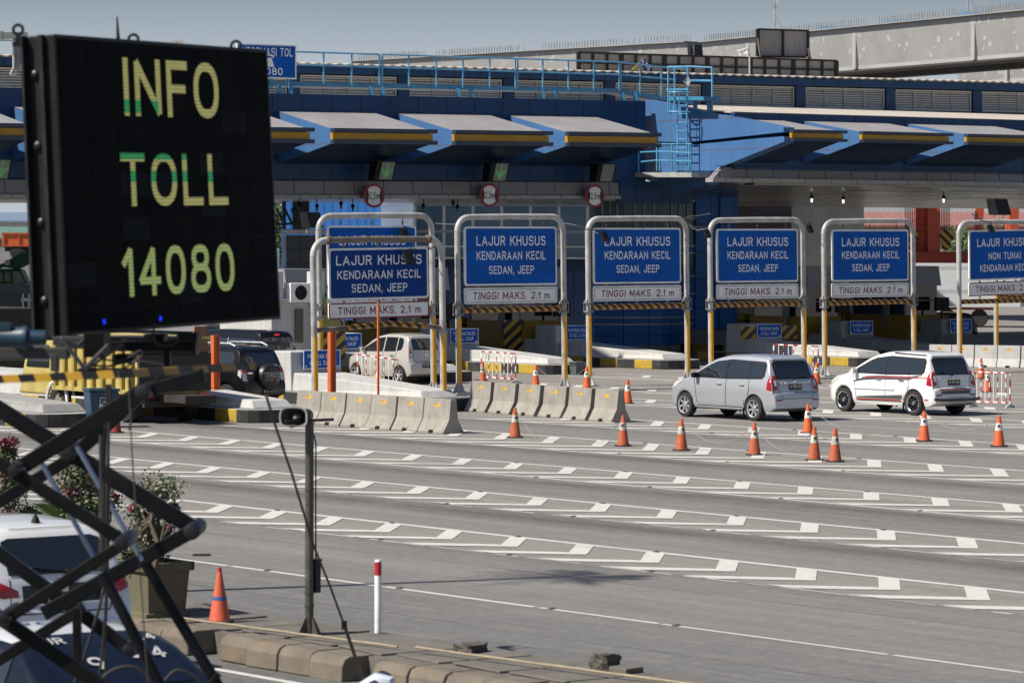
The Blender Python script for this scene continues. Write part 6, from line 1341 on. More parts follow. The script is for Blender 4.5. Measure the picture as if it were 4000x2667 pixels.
# black van behind it
VAN = [(-.96, .5), (-.955, .72), (-.93, .8), (-.90, 1.05), (-.84, 1.5), (-.78, 1.78), (-.70, 1.85), (-.3, 1.88), (1.2, 1.89), (1.8, 1.86), (2.2, 1.75), (2.9, 1.2), (3.1, 1.1), (3.5, .95), (3.68, .6)]
p = D(1097, 1500, 101); p.z = 0; p = p+hd*.96
s = Car('van', 'black van with a slanted sticker on its rear window, ahead of the off-roader', p, rz, VAN, 2.9, .85, 1.88, blackp, wr=.32, ty=.75)
for sd in (-1, 1):
    s.patch([(-.6, 1.62), (.45, 1.65)], [(-.6, 1.15), (.45, 1.13)], 's', m_glass, 'window', sd, .010); s.patch([(.55, 1.65), (1.4, 1.64)], [(.55, 1.13), (1.4, 1.12)], 's', m_glass, 'window', sd, .010); s.patch([(1.5, 1.64), (2.0, 1.6), (2.6, 1.2)], [(1.5, 1.12), (2.6, 1.12)], 's', m_glass, 'window', sd, .010)
    s.strip([(.5, 1.12), (.5, 1.66)], .03, 's', m_alloy, 'window_pillar', sd, .012)
    s.patch(sorted([(sd*.70, 1.1), (sd*.80, 1.1)]), sorted([(sd*.70, .75), (sd*.80, .75)]), 'r', m_lampred, 'taillight', 1, .01, 6, 4)
s.patch([(-.66, 1.66), (.66, 1.66)], [(-.72, 1.12), (.72, 1.12)], 'r', m_glass, 'rear_window', 1, .010, 14, 5)
s.patch([(-.10, 1.76), (.10, 1.76)], [(-.10, 1.73), (.10, 1.73)], 'r', M('brake_lamp', (.5, .02, .02), .3, emit=((1, .05, .03), .8)), 'brake_light', 1, .012, 6, 2)
q = s.hit((.42, -4, 1.33), (0, 1, 0)); d_ = V3((.80, -.0, .60)).normalized(); u_ = V3((-.55, .14, .80)).normalized(); t = MB(); q = q-Y*.03
t.text('Doa Ibu', q+u_*.05, d_, u_, .055, .50); t.text('Tiada Henti', q-u_*.06, d_, u_, .06, .55); t.box(q-u_*.005, (.55, .004, .02), 0, (d_, u_.cross(d_).normalized(), u_)); t.build('sticker', m_letter, s.e, recalc=False)
s.plate('B 1083 KFO', .7); s.wheels('plain')
# small glimpses: white car at the booth, dark green car at the right
p = D(915, 1440, 120); p.z = 0; s = hatch('white car at the booth, only its rear window and roof showing past the board', p, PHI, whitep, 'B 2291 UZ', H=1.62)
p = D(3740, 1330, 146); p.z = 0; s = hatch('dark green car passing the booth behind the cashless gantry', p, PHI-.2, paint('dark_green_paint', (.012, .035, .026), .1, .2), 'B 1462 VK', H=1.45)
# tipper truck
a_ = TH; p = G(697, 1652); e = E('tipper_truck', 'yellow tipper truck with brown boarded tailgate behind the scissor lift', 'truck', V3((p.x, p.y, 0))+CU*.2, PHI, 'vehicles on the plaza')
m_trky = M('truck_yellow', (.46, .38, .13), .5, var=.1, dirt=(.25, .17, .06), streak=.2); m_trkb = M('truck_dark_bed', (.035, .028, .024), .7, var=.3, dirt=(.10, .05, .03), dirt_amt=.5); m_wood = M('plywood_brown', (.22, .115, .06), .7, var=.25, scale=4, streak=.4)
W2 = 1.02; t = MB(); t.box((0, 2.0, 1.42), (2*W2, 3.9, 1.35)); b_ = t.build('tipper_body', m_trky, e, bevel=.01)
for i in range(9):
    for sd in (-1, 1): t = MB(); t.box((sd*(W2+.04), .25+i*.45, 1.42), (.09, .10, 1.35)); t.build('rib', M('truck_rib', (.33, .245, .05), .6), b_)
t = MB(); t.box((0, 2.0, .76), (2*W2+.16, 3.95, .10)); t.box((0, 2, 2.08), (2*W2+.14, 3.95, .07))
t.build('side_rails', m_trky, e)
t = MB(); t.box((0, -.02, 1.24), (2*W2+.06, .1, .92)); t.build('tailgate', m_trkb, e, bevel=.01)
t = MB(); t.box((0, .05, 1.78), (2*W2, .06, .22)); t.prism([(-W2, .04, 1.84), (W2, .04, 1.84), (W2, .04, 2.36), (W2-.38, .04, 2.36), (W2-.42, .04, 2.18), (-W2, .04, 1.95)], (0, .05, 0)); t.build('tailgate_boards', m_wood, e)
t = MB(); t.box((0, 1.5, .62), (.9, 5.4, .18)); t.box((0, .1, .62), (1.9, .12, .14)); t.box((0, -.1, .45), (1.9, .1, .1)); t.build('chassis', m_trkb, e)
for sd in (-1, 1): t = MB(); t.box((sd*.82, -.07, .68), (.3, .06, .12)); t.build('taillight', m_lampred, e)
t = MB(); t.box((-.2, -.09, .56), (.48, .02, .15)); pl_o = t.build('number_plate', m_blacklet, e); t = MB(); t.text('B 8835 TE', (-.2, -.102, .56), X, Z, .08, .40); t.build('lettering', m_letter, pl_o, recalc=False)
t = MB(); c0 = 4.15; t.hexa([(-.95, c0, .55), (.95, c0, .55), (.95, c0+1.75, .55), (-.95, c0+1.75, .55), (-.9, c0+.05, 1.95), (.9, c0+.05, 1.95), (.9, c0+1.35, 1.95), (-.9, c0+1.35, 1.95)]); cb_ = t.build('cab', m_trky, e, bevel=.06)
t = MB()
for sd in (-1, 1): t.quad((sd*.945, c0+.25, 1.25), (sd*.945, c0+1.35, 1.25), (sd*.925, c0+1.2, 1.82), (sd*.925, c0+.25, 1.82))
t.quad((-.8, c0+.0, 1.3), (.8, c0+.0, 1.3), (.8, c0+.02, 1.8), (-.8, c0+.02, 1.8)); t.build('cab_windows', m_glass, cb_, recalc=False)
for yy in (.75, 3.95):
    for sd in (-1, 1):
        t = MB(); wx = .34 if yy < 1 else .2; t.lathe([(.2, -wx/2), (.38, -wx/2), (.42, -wx/3), (.42, wx/3), (.38, wx/2), (.24, wx/2)], (sd*(.80 if yy < 1 else .86), yy, .42), 28, ax=(Y, Z, X*sd) if sd > 0 else (Z, Y, X*sd), cap=False); wh = t.build('wheel', m_rubber, e, smooth=True)
        t = MB(); t.lathe([(.24, wx/2), (.2, wx/2-.06), (.1, wx/2-.02), (0, wx/2)], (sd*(.80 if yy < 1 else .86), yy, .42), 20, ax=(Y, Z, X*sd) if sd > 0 else (Z, Y, X*sd), cap=False); t.build('rim', M('truck_rim', (.2, .17, .14), .7), wh, smooth=True)
t = MB()
for sd in (-1, 1): t.tube([(sd*.96, 3.95+.5*math.cos(q), .42+.5*math.sin(q)) for q in [math.pi*k/10 for k in range(11)]], .05, 6)
t.build('wheel_arch', m_white, e, smooth=True)
# olive truck tail in front of the tipper on the far left
p = D(55, 1660, 104); p.z = 0; e = E('flatbed_truck', 'olive flatbed truck tail at the left edge under the striped rail', 'truck', p, PHI, 'vehicles on the plaza')
t = MB(); t.box((0, 1.5, 1.15), (2.1, 5.0, .35)); t.box((0, -.95, 1.2), (2.2, .1, .6)); t.build('bed', M('olive_paint', (.13, .13, .03), .6, dirt=(.07, .05, .03)), e)
t = MB(); t.box((0, 1.5, 1.9), (2.0, 4.6, 1.1)); t.build('cargo', M('dark_cargo', (.03, .028, .026), .8, var=.5), e)
t = MB(); t.box((0, 1.5, .75), (1.7, 5, .3))
for yy in (.4, 3.4):
    for sd in (-1, 1): t.lathe([(.2, -.15), (.45, -.15), (.47, 0), (.45, .15), (.2, .15)], (sd*.85, yy, .47), 20, ax=(Y, Z, X))
t.build('running_gear', m_trkb, e)
# orange tipper body and green crane, far left behind the roof
a = D(8, 945, 175); e = E('tipper_truck', 'orange tipper body of a truck parked on the wall at the far left', 'truck', a-Z*.5, .06, 'vehicles on the plaza'); k = 175/FPX
t = MB(); t.box((1.6, 1, .62), (3.2, 2, 52*k)); ob = t.build('tipper_body', m_orange, e)
t = MB()
for i in range(5): t.box((.1+i*.75, -.03, .62), (.07, .06, 52*k))
t.box((1.6, -.03, .62+24*k), (3.25, .08, .08)); t.box((1.6, -.03, .62-24*k), (3.25, .08, .08)); t.build('rib', M('orange_rib', (.48, .10, .03), .6), ob)
t = MB(); t.box((1.6, 1, .15), (3.0, 1.2, .25)); t.build('chassis', m_trkb, e)
for xx in (.75, 2.4): t = MB(); t.lathe([(.12, -.15), (.36, -.12), (.38, 0), (.36, .12), (.12, .15)], (xx, .1, .0), 20, ax=(X, Z, -Y)); t.build('wheel', m_rubber, e, smooth=True)
d = 140; k = d/FPX; a = D(0, 1145, d); e = E('mobile_crane', 'green mobile crane cab with boom at the far left behind the booths', 'crane', V3((a.x, a.y, 0)), 0); f = lambda x, y, o=0.: V3(((x-0)*k, o, HC+(950-y)*k))
t = MB(); t.prism([f(-60, 1139), f(85, 1139), f(98, 1100), f(80, 1060), f(40, 1056), f(-60, 1056)], (0, 1.3, 0)); t.build('cab', m_green, e, bevel=.04)
t = MB(); t.quad(f(20, 1105, -.01), f(42, 1105, -.01), f(38, 1072, -.01), f(20, 1072, -.01)); t.prism([f(54, 1118, -.02), f(96, 1108, -.02), f(78, 1066, -.02), f(50, 1066, -.02)], (0, .02, 0)); t.quad(f(2, 1108, -.01), f(9, 1105, -.01), f(9, 1070, -.01), f(2, 1072, -.01)); t.build('cab_window', m_glass, e, recalc=False)
t = MB(); t.prism([f(-90, 1075, .8), f(0, 1050, .8), f(60, 1058, .8), f(130, 1020, .8), f(130, 972, .8), f(60, 1000, .8), f(0, 1035, .8), f(-90, 1060, .8)], (0, .8, 0)); t.build('boom', m_green, e)
t = MB(); t.tube([f(20, 1032, .7), f(20, 1032, .6)], .12, 12); t.box(f(70, 1120, .5), (.5, .4, .3)); t.box(f(100, 1120, .5), (.35, .3, .35)); t.build('fittings', m_white, e)
t = MB(); t.box(f(0, 1200, .8), (4.0, 1.8, .8)); t.box(f(0, 1250, .8), (3.4, 1.5, .9)); t.build('carrier', m_trkb, e)
p = D(40, 1450, 116); p.z = 0; e = E('toll_booth', 'dark booth with pale posts at the far left edge under the crane', 'toll booth', p, .3, 'toll booths on the islands'); k = 116/FPX
t = MB(); t.box((-.1, 1, 1.5), (1.9, 2, 2.5)); t.box((-.2, 1, 2.85), (2.3, 2.4, .3)); t.build('cabin', M('booth_dark', (.035, .042, .045), .4, var=.2), e)
t = MB()
for x in (.42, .62): t.box((x, -.05, 1.5), (.06, .06, 2.6))
t.box((.55, -.05, 1.9), (.4, .08, .08)); t.box((.55, -.05, 2.5), (.4, .06, .1)); t.build('posts', m_boothwhite, e)
# ------------------------------------------------------------------ foreground: message board on a scissor lift
d0, d1 = 23.2, 26.0
q00, q10, q11, q01 = D(263, 1312, d0), D(1098, 1246, d1), D(1045, 195, d1), D(213, 133, d0)      # front face: lower left, lower right, upper right, upper left
bl = lambda s_, t_, o=0.: (q00*(1-s_)+q10*s_)*(1-t_)+(q01*(1-s_)+q11*s_)*t_+fn*o
fn = (q10-q00).cross(q01-q00).normalized(); fn = fn if fn.dot(CAM-q00) > 0 else -fn
e = E('message_board', 'large black LED message board reading INFO TOLL 14080 on a scissor lift', 'message board', D(600, 1320, 24.5), 0)
bk = -fn*.225
t = MB(); t.hexa([q00, q10, q10+bk, q00+bk, q01, q11, q11+bk, q01+bk]); m_cab = M('cabinet_black', (.012, .0115, .011), .5, metal=.0, var=.25, scale=3, spec=.25)
t.build('cabinet', m_cab, e, world=True, bevel=.008)
t = MB()
for i in range(8):
    for j in range(13): t.quad(bl(.01+i*.1225, .012+j*.0751, .006), bl(.01+i*.1225+.1205, .012+j*.0751, .006), bl(.01+i*.1225+.1205, .012+j*.0751+.0735, .006), bl(.01+i*.1225, .012+j*.0751+.0735, .006), 0)
for k in ((0, 2), (4, 1), (3, 6), (5, 5), (2, 6), (6, 9), (2, 4), (5, 7)): t.mi[k[0]*13+k[1]] = 1+(k[0]+k[1]) % 2
t.build('led_modules', [M('led_black', (.004, .0044, .005), .7, var=.3, spec=.06), M('led_module_grey', (.010, .012, .014), .7, spec=.08), M('led_module_blue', (.009, .0095, .017), .7, spec=.08)], e, world=True, recalc=False)
mt, tr, b = nodes('led_letters'); uv = tr.nodes.new('ShaderNodeUVMap'); uv.uv_map = 'st'; sp_ = tr.nodes.new('ShaderNodeSeparateXYZ'); tr.links.new(uv.outputs[0], sp_.inputs[0])
green = None
for lo, hi, smax in ((.748, .792, .44), (.586, .612, .62), (.508, .548, 1.0)):
    g1 = math_(tr, 'MULTIPLY', math_(tr, 'MULTIPLY', math_(tr, 'GREATER_THAN', sp_.outputs[1], lo), math_(tr, 'LESS_THAN', sp_.outputs[1], hi)), math_(tr, 'LESS_THAN', sp_.outputs[0], smax)); green = g1 if green is None else math_(tr, 'MAXIMUM', green, g1)
# rows of modules glow a little differently; single diode rows read as fine lines
rowv = math_(tr, 'FRACT', math_(tr, 'MULTIPLY', sp_.outputs[1], 78)); line = math_(tr, 'GREATER_THAN', rowv, .28)
rowf = noise(tr, uv.outputs[0], 60, 2); br = math_(tr, 'MULTIPLY', math_(tr, 'ADD', .45, math_(tr, 'MULTIPLY', line, .62)), math_(tr, 'ADD', .75, math_(tr, 'MULTIPLY', rowf, .5)))
low_ = math_(tr, 'LESS_THAN', sp_.outputs[1], .36); colr = mixc(tr, green, mixc(tr, low_, (.55, .52, .17), (.45, .55, .17)), (.015, .36, .10)); tr.links.new(colr, b.inputs['Emission Color']); tr.links.new(math_(tr, 'MULTIPLY', br, .38), b.inputs['Emission Strength'])
b.inputs['Base Color'].default_value = (.03, .03, .02, 1); m_led = mt
def led_text(txt, sx0, sx1, t0, t1):
    vs, fs, _ = text_geo(txt); t = MB(); st_ = [(sx0+(sx1-sx0)*a, t0+(t1-t0)*b_) for a, b_, l in vs]
    t.add([bl(a, b_, .012+.001*v[2]) for (a, b_), v in zip(st_, vs)], fs); o = t.build('led_lettering', m_led, e, world=True, recalc=False)
    ul = o.data.uv_layers.new(name='st')
    for lp in o.data.loops: ul.data[lp.index].uv = st_[lp.vertex_index]
def ps(x, y):           # photo point -> position on the board face
    tt = (1312-y)/1177
    for _ in range(8):
        xl_ = 263+(213-263)*tt; xr_ = 1098+(1045-1098)*tt; q_ = (x-xl_)/(xr_-xl_); yb_2 = 1312+(1246-1312)*q_; yt_2 = 133+(195-133)*q_; tt = (yb_2-y)/(yb_2-yt_2)
    return q_*d0/(d1-q_*(d1-d0)), tt
for txt, p_, q_ in (('INFO', (482, 452), (843, 250)), ('TOLL', (472, 806), (878, 604)), ('14080', (478, 1162), (905, 950))):
    a, b_ = ps(*p_), ps(*q_); led_text(txt, a[0], b_[0], a[1], b_[1])
t = MB()
for x, y in ((401, 1257), (621, 1245)):
    a = ps(x, y); t.quad(bl(a[0]-.006, a[1]-.008, .013), bl(a[0]+.006, a[1]-.008, .013), bl(a[0]+.006, a[1]+.009, .013), bl(a[0]-.006, a[1]+.009, .013))
t.build('blue_pixels', M('blue_led', (.0, .0, .3), .5, emit=((.0, .02, .7), 1.0)), e, world=True, recalc=False)
# side rail with bolts, eyes, antenna
sd_ = -(q10-q00).normalized()
t = MB(); o_ = sd_*.012
t.hexa([q00+bk*.36+o_*0, q00+bk*.50+o_*0, q00+bk*.50+o_*3, q00+bk*.36+o_*3, q01+bk*.36, q01+bk*.50, q01+bk*.50+o_*3, q01+bk*.36+o_*3]); t.hexa([q00+bk*.97, q00+bk*1.05, q00+bk*1.05+o_*5, q00+bk*.97+o_*5, q01+bk*.97, q01+bk*1.05, q01+bk*1.05+o_*5, q01+bk*.97+o_*5]); t.build('side_rail', m_blackmetal, e, world=True)
for f in (.12, .38, .635, .87):
    c = q00.lerp(q01, f)+bk*.72; t = MB(); t.lathe([(.03, 0), (.028, .02), (.012, .03), (0, .032)], c, 12, ax=(Z, fn, sd_)); t.build('bolt', m_blackmetal, e, world=True, smooth=True)
for x, y, dd_ in ((130, 112, 23.4), (578, 150, 24.8), (977, 176, 26.0)):
    c = D(x, y, dd_)-fn*.12; r_ = .034*dd_/24; t = MB(); t.tube([c+(X*math.cos(q)+Z*math.sin(q))*r_ for q in [2*math.pi*k/16 for k in range(17)]], .011, 7); t.box(c-Z*.06, (.03, .03, .08)); t.box(c-Z*.1, (.07, .05, .03)); t.build('lifting_eye', m_blackmetal, e, world=True, smooth=True)
t = MB(); t.tube([D(556, 160, 24.9)-fn*.2, D(551, 58, 24.9)-fn*.2], [.016, .005], 7); t.build('antenna', m_dark, e, world=True)

sl_ = E('scissor_lift', 'black steel scissor lift with striped rail carrying the message board', 'scissor lift', D(300, 2660, 23), 0)
m_arm = M('arm_black', (.0055, .0055, .006), .5, spec=.18, var=.35, scale=4, dirt=(.03, .025, .021), dirt_amt=.3)
m_armt = M('arm_black_blue', (.0045, .005, .0065), .42, spec=.22, var=.3, scale=4, dirt=(.05, .045, .045), dirt_amt=.3)
DF, DB = 22.0, 24.6
def arm(pts, wpx, d, nm='arm', mt=None, dep=.09, dl=None):
    a, b_ = D(*pts[0], d), D(*pts[1], dl or d); t = MB(); t.beam(a, b_, dep, wpx*d/FPX, up=fw.cross((b_-a).normalized()).normalized()); return t.build(nm, mt or m_arm, sl_, world=True, bevel=.008)
def pin(x, y, r, d, dl=.5):
    c = D(x, y, d); t = MB(); t.lathe([(r*d/FPX, -dl), (r*d/FPX, .06), (r*.8*d/FPX, .075), (r*.4*d/FPX, .08), (0, .08)], c, 20, ax=(X, Z, -Y)); t.build('pin', m_blackmetal, sl_, world=True, smooth=True)
arm(((-60, 1772), (500, 2122)), 47, DF); arm(((500, 2112), (10, 2425)), 47, DF-.12); arm(((-40, 2385), (460, 2720)), 52, DF); arm(((-30, 2140), (500, 2530)), 50, DB+.3, mt=m_armt); arm(((-30, 1975), (300, 1775)), 48, DB+.3, mt=m_armt); arm(((-40, 2600), (330, 2370)), 44, DB+.2)
arm(((-40, 1575), (770, 2070)), 62, DB, mt=m_armt); arm(((770, 2062), (170, 2395)), 58, DB-.15, mt=m_armt); arm(((40, 1850), (560, 1525)), 62, DF+.3); arm(((540, 1535), (800, 1462)), 50, DF+.4, mt=m_armt); arm(((560, 1530), (265, 1800)), 52, DB, mt=m_armt)
for x, y, r, d in ((478, 2120, 30, DF-.2), (752, 2074, 32, DB-.25), (268, 1770, 32, DB-.2), (60, 1835, 26, DF), (20, 2410, 28, DF-.2), (505, 2530, 24, DB), (560, 1530, 30, DF+.2)): pin(x, y, r, d)
for a, b_, wd, d in (((398, 2235), (640, 2700), 22, DF+.8), ((556, 2180), (860, 2690), 22, DB)): t = MB(); t.tube([D(*a, d), D(*b_, d)], wd*d/FPX, 14); t.build('lift_cylinder', m_armt, sl_, world=True, smooth=True)
m_rod = M('hydraulic_rod', (.30, .38, .48), .22, metal=.8, var=.1)
for a, b_, d in (((148, 1780), (368, 2178), DF+.5), ((300, 1742), (556, 2188), DB-.4)): t = MB(); t.tube([D(*a, d), D(*b_, d)], 10*d/FPX, 12); t.build('hydraulic_rod', m_rod, sl_, world=True, smooth=True)
arm(((300, 2370), (304, 2600)), 32, DF+.9, 'post', m_arm); arm(((855, 2630), (800, 2700)), 26, DB, 'post')
# platform
def pb_(nm, x0, x1, y0, y1, d, dep, mt=None):
    a = D(x0, y1, d); t = MB(); k = d/FPX; t.box(a+V3(((x1-x0)*k/2, dep/2, (y1-y0)*k/2)), ((x1-x0)*k, dep, (y1-y0)*k)); return t.build(nm, mt or m_arm, sl_, world=True, bevel=.006)
m_deck = M('deck_grey', (.055, .056, .058), .5, metal=.1, var=.2, dirt=(.08, .06, .05), dirt_amt=.3)
pb_('deck_beam', -40, 262, 1358, 1402, 22.6, .2, m_deck); pb_('deck_beam', 205, 340, 1315, 1348, 23, .3, m_deck); pb_('control_box', 326, 405, 1300, 1396, 22.8, .4); pb_('deck_beam', 330, 764, 1334, 1372, 24.2, .25); pb_('deck_plate', 170, 765, 1316, 1330, 25.2, .5); pb_('deck_post', 196, 224, 1380, 1450, 22.6, .12, m_deck); pb_('deck_beam', 300, 520, 1440, 1462, 24, .2); pb_('deck_post', 640, 664, 1368, 1440, 24.2, .1); pb_('control_box', 440, 520, 1385, 1420, 24.5, .3); pb_('control_box', 690, 770, 1300, 1330, 24.0, .2); pb_('deck_plate', 215, 480, 1352, 1362, 24.6, .6); pb_('control_box', 405, 470, 1316, 1352, 24.4, .4); pb_('control_box', 560, 640, 1305, 1336, 24.6, .3); pb_('deck_beam', 520, 765, 1372, 1386, 25, .3)
for a, b_, d in (((238, 1318), (330, 1440), 22.5), ((330, 1440), (425, 1345), 22.7), ((480, 1340), (330, 1446), 24.0), ((560, 1530), (640, 1432), 23.6)): arm((a, b_), 16, d, 'strut', m_deck, .04)
a, b_ = D(-30, 1482, 21.6), D(460, 1461, 21.6); t = MB(); t.beam(a, b_, .05, 31*21.6/FPX); t.build('striped_rail', m_hazrail, sl_, world=True)
a, b_ = D(452, 1462, 22.6), D(985, 1428, 24.5); t = MB(); t.beam(a, b_, .05, 30*23/FPX); t.build('striped_rail', M('shaded_hazard_rail', (.34, .20, .04), .55, var=.25, stripes=((1, .1, .35), .20, .5, BLK, 0)), sl_, world=True)  # duller copy of the sunlit rail stripes, shade put into the colour
# pump motor
k = 22.4/FPX; c = D(10, 1318, 22.4); t = MB(); t.lathe([(.0, -.12), (40*k, -.11), (42*k, .12), (46*k, .13), (46*k, .16), (30*k, .17), (30*k, .28)], c, 24, ax=(Y, Z, X)); t.box(c+Z*.07, (.12, .12, .05)); t.build('pump_motor', M('motor_blue', (.008, .035, .065), .45, coat=.1, dirt=(.05, .05, .05)), sl_, world=True, smooth=True)
c = D(92, 1330, 22.6); t = MB(); t.lathe([(24*k, -.06), (24*k, .06)], c, 20, ax=(Y, Z, X))
for i in range(7): t.lathe([(30*k, 0), (30*k, .008)], c+X*(-.06+i*.019), 20, ax=(Y, Z, X))
t.build('gear_pump', M('pump_green_grey', (.06, .09, .09), .45, metal=.3), sl_, world=True)
# hoses and cables
m_hose = M('hose_black', (.02, .018, .016), .6)
def cable(nm, pts, wpx, d, mt=m_hose, par=None, n=6):
    P_ = [D(x, y, d) for x, y in pts]; sm = []
    for i in range(len(P_)-1):
        p0, p1, p2, p3 = P_[max(i-1, 0)], P_[i], P_[i+1], P_[min(i+2, len(P_)-1)]
        for j in range(n):
            u = j/n; sm.append(.5*((2*p1)+(p2-p0)*u+(2*p0-5*p1+4*p2-p3)*u*u+(3*p1-p0-3*p2+p3)*u**3))
    sm.append(P_[-1]); t = MB(); t.tube(sm, wpx*d/FPX/2, 7); return t.build(nm, mt, par or sl_, world=True, smooth=True)
for pts, wd, d in (([(420, 1500), (408, 1800), (402, 2150), (405, 2300), (330, 2560), (290, 2670)], 13, 23), ([(432, 1500), (420, 1850), (415, 2250), (408, 2450), (385, 2670)], 12, 23.1), ([(415, 1500), (425, 1900), (418, 2300), (410, 2500), (412, 2670)], 11, 23.2),
                   ([(398, 1700), (400, 2000), (396, 2230)], 26, 23.4), ([(380, 2660), (450, 2610), (530, 2605), (600, 2660)], 12, 22.8), ([(640, 2660), (690, 2615), (760, 2640), (800, 2680)], 12, 23.6), ([(240, 1320), (300, 1345), (330, 1325), (345, 1345), (400, 1400), (480, 1405), (545, 1370), (550, 1395), (480, 1440)], 8, 23),
                   ([(600, 1260), (610, 1340), (680, 1345), (700, 1300)], 9, 24), ([(330, 1420), (420, 1430), (520, 1410), (640, 1425)], 9, 23.4), ([(505, 1440), (515, 1600), (505, 1680)], 10, 23)): cable('hose', pts, wd, d)
o = cable('x', [(502, 1480), (518, 1800), (545, 2200), (580, 2700)], 6, 21.8, M('thin_cable', (.05, .048, .045), .6)); o.parent = None; o.name = 'hanging_cable'; tag(o, 'thin dark cable hanging straight down past the scissor arms', 'cable')
for v in o.data.vertices: v.co = MW['scissor_lift'] @ v.co
e = E('guy_wire', 'dark guy wire running from the message board past the loudspeaker pole to the kerb', 'wire', G(1420, 2700), 0)
t = MB(); pts = [D(1040, 1545, 26.5), D(1075, 1660, 27.1), D(1140, 1850, 28.2), D(1225, 2130, 29.8), D(1290, 2290, 30.6), D(1345, 2440, 31.4), D(1400, 2600, 32.2), D(1425, 2675, 32.7)]
t.tube(pts, .011, 6); t.build('wire', m_hose, e, world=True, smooth=True); t = MB(); t.tube(pts[5:], .018, 6); t.box(pts[5], (.05, .05, .08)); t.build('turnbuckle', m_blackmetal, e, world=True)

# ------------------------------------------------------------------ white hatchback and patrol car beside the median
WH = [(-.80, .50), (-.795, .68), (-.77, .74), (-.74, .78), (-.71, .98), (-.64, 1.10), (-.48, 1.42), (-.42, 1.50), (-.36, 1.545), (-.1, 1.58), (.5, 1.60), (1.1, 1.58), (1.5, 1.50), (2.35, 1.06), (2.5, 1.01), (2.95, .90), (3.2, .75), (3.3, .5)]
pc = D(258, 2472, 35.0); pc.z = 0
s = hatch('white hatchback with red wedge taillights driving beside the planter', pc+CU*.8, PHI, whitep, 'B 2071 BKJ', H=1.60, hw=.86, wb=2.6, prof=WH, wr=.31, wide=True)
s.e['group'] = 'cars on the near road'
t = MB(); q = s.hit((-.0, -.2, 4), (0, 0, -1)) or V3((0, -.2, 1.6)); t.lathe([(.05, 0), (.03, .05), (.008, .09), (0, .10)], q, 10); t.build('roof_antenna', m_dark, s.e, smooth=True)
s.patch([(-.42, 1.53), (.42, 1.53)], [(-.42, 1.525), (.42, 1.525)], 'r', m_dark, 'spoiler_gap', 1, .012, 8, 1)
s.patch([(-.50, .98), (.50, .98)], [(-.46, .79), (.46, .79)], 'r', M('tailgate_dark', (.03, .032, .035), .3), 'plate_recess', 1, .007, 10, 3)
t = MB(); q = s.hit((-.38, -4, 1.14), (0, 1, 0)); t.box(q-Y*.015, (.16, .008, .03)); t.box(q-Y*.015+Z*.025, (.05, .008, .04)); t.build('rear_sticker', m_letter, s.e)
PO = [(-.95, .5), (-.94, .72), (-.91, .90), (-.82, .99), (-.45, 1.03), (-.30, 1.08), (.25, 1.36), (.45, 1.42), (1.0, 1.45), (1.4, 1.43), (1.65, 1.36), (2.3, 1.02), (2.45, .98), (3.0, .88), (3.2, .75), (3.3, .5)]
m_navy = M('patrol_navy', (.004, .007, .017), .35, var=.05, spec=.35)
pc = D(250, 2560, 26.9); pc = V3((pc.x, pc.y, 0))-CU*.75
s = Car('patrol_car', 'navy and white patrol car with white numbers at the bottom left corner', pc, PHI-.06, PO, 2.6, .86, 1.45, m_navy, wr=.31, group='cars on the near road')
s.patch([(.72, .62), (1.42, .55)] if False else [(-.62, 1.5), (.62, 1.5)], [(-.66, .50), (.66, .50)], 't', whitep, 'roof_panel', 1, .006, 16, 12)
for sd in (-1, 1): s.patch([(.35, 1.33), (1.5, 1.34), (2.1, 1.08)], [(.0, 1.06), (2.1, 1.02)], 's', m_glass, 'window', sd, .008)
s.patch([(-.55, 1.36), (.55, 1.36)], [(-.66, 1.10), (.66, 1.10)], 'r', M('patrol_rear_glass', (.006, .010, .022), .08), 'rear_window', 1, .008, 14, 5)
t = MB()
for tx, x, y_, h in (('9', -.42, .12, .15), ('9', -.16, .0, .17), ('1', .24, .02, .15), ('4', .42, .1, .16), ('PJR', -.40, .34, .12), ('24', .42, .32, .12)):
    p_ = s.hit((x, y_, 4), (0, 0, -1)); p2 = s.hit((x, y_+.1, 4), (0, 0, -1)); ey_ = (p2-p_).normalized(); t.text(tx, p_+Z*.012+X.cross(ey_)*.008, X, ey_, h, h*.75*len(tx))
t.build('white_numbers', M('faded_numbers', (.5, .5, .5), .5), s.e, recalc=False)
t = MB()
for tx, x, y_, h, wd in (('POLISI', .1, 1.0, .18, .9),): p_ = s.hit((x, y_, 4), (0, 0, -1)); t.text(tx, p_+Z*.012, X, Y, h, wd)
t.build('blue_lettering', m_signnavy, s.e, recalc=False)
s.plate('6914', .85); s.wheels('plain')
# small white mirror cap of a motorcycle poking in at the bottom edge
c = D(1475, 2672, 31); e = E('motorcycle_fairing', 'white motorcycle fairing tip with dark emblem poking in at the bottom edge', 'motorcycle', V3((c.x, c.y, 0)), -.3)
t = MB(); z_ = c.z; t.tube([(-.30, 0, z_-.20), (-.16, 0, z_-.05), (0, 0, z_+.03), (.10, 0, z_+.02), (.13, 0, z_-.10), (.12, 0, z_-.3)], [.02, .06, .085, .08, .06, .05], 14); t.build('fairing', paint('fairing_white', (.5, .56, .64), 0, .25), e, smooth=True)
t = MB(); t.prism([(.02, -.09, z_+.02), (.05, -.09, z_-.02), (.055, -.09, z_-.10), (-.02, -.09, z_-.10), (-.005, -.09, z_-.02)], (0, .01, 0)); t.build('emblem', m_signnavy, e)
t = MB(); t.lathe([(.28, -.05), (.3, 0), (.28, .05)], (0, .1, .3), 24, ax=(Y, Z, X)); t.tube([(0, .1, .3), (.02, .05, z_-.2)], .03, 8); t.build('front_wheel', m_rubber, e, smooth=True)

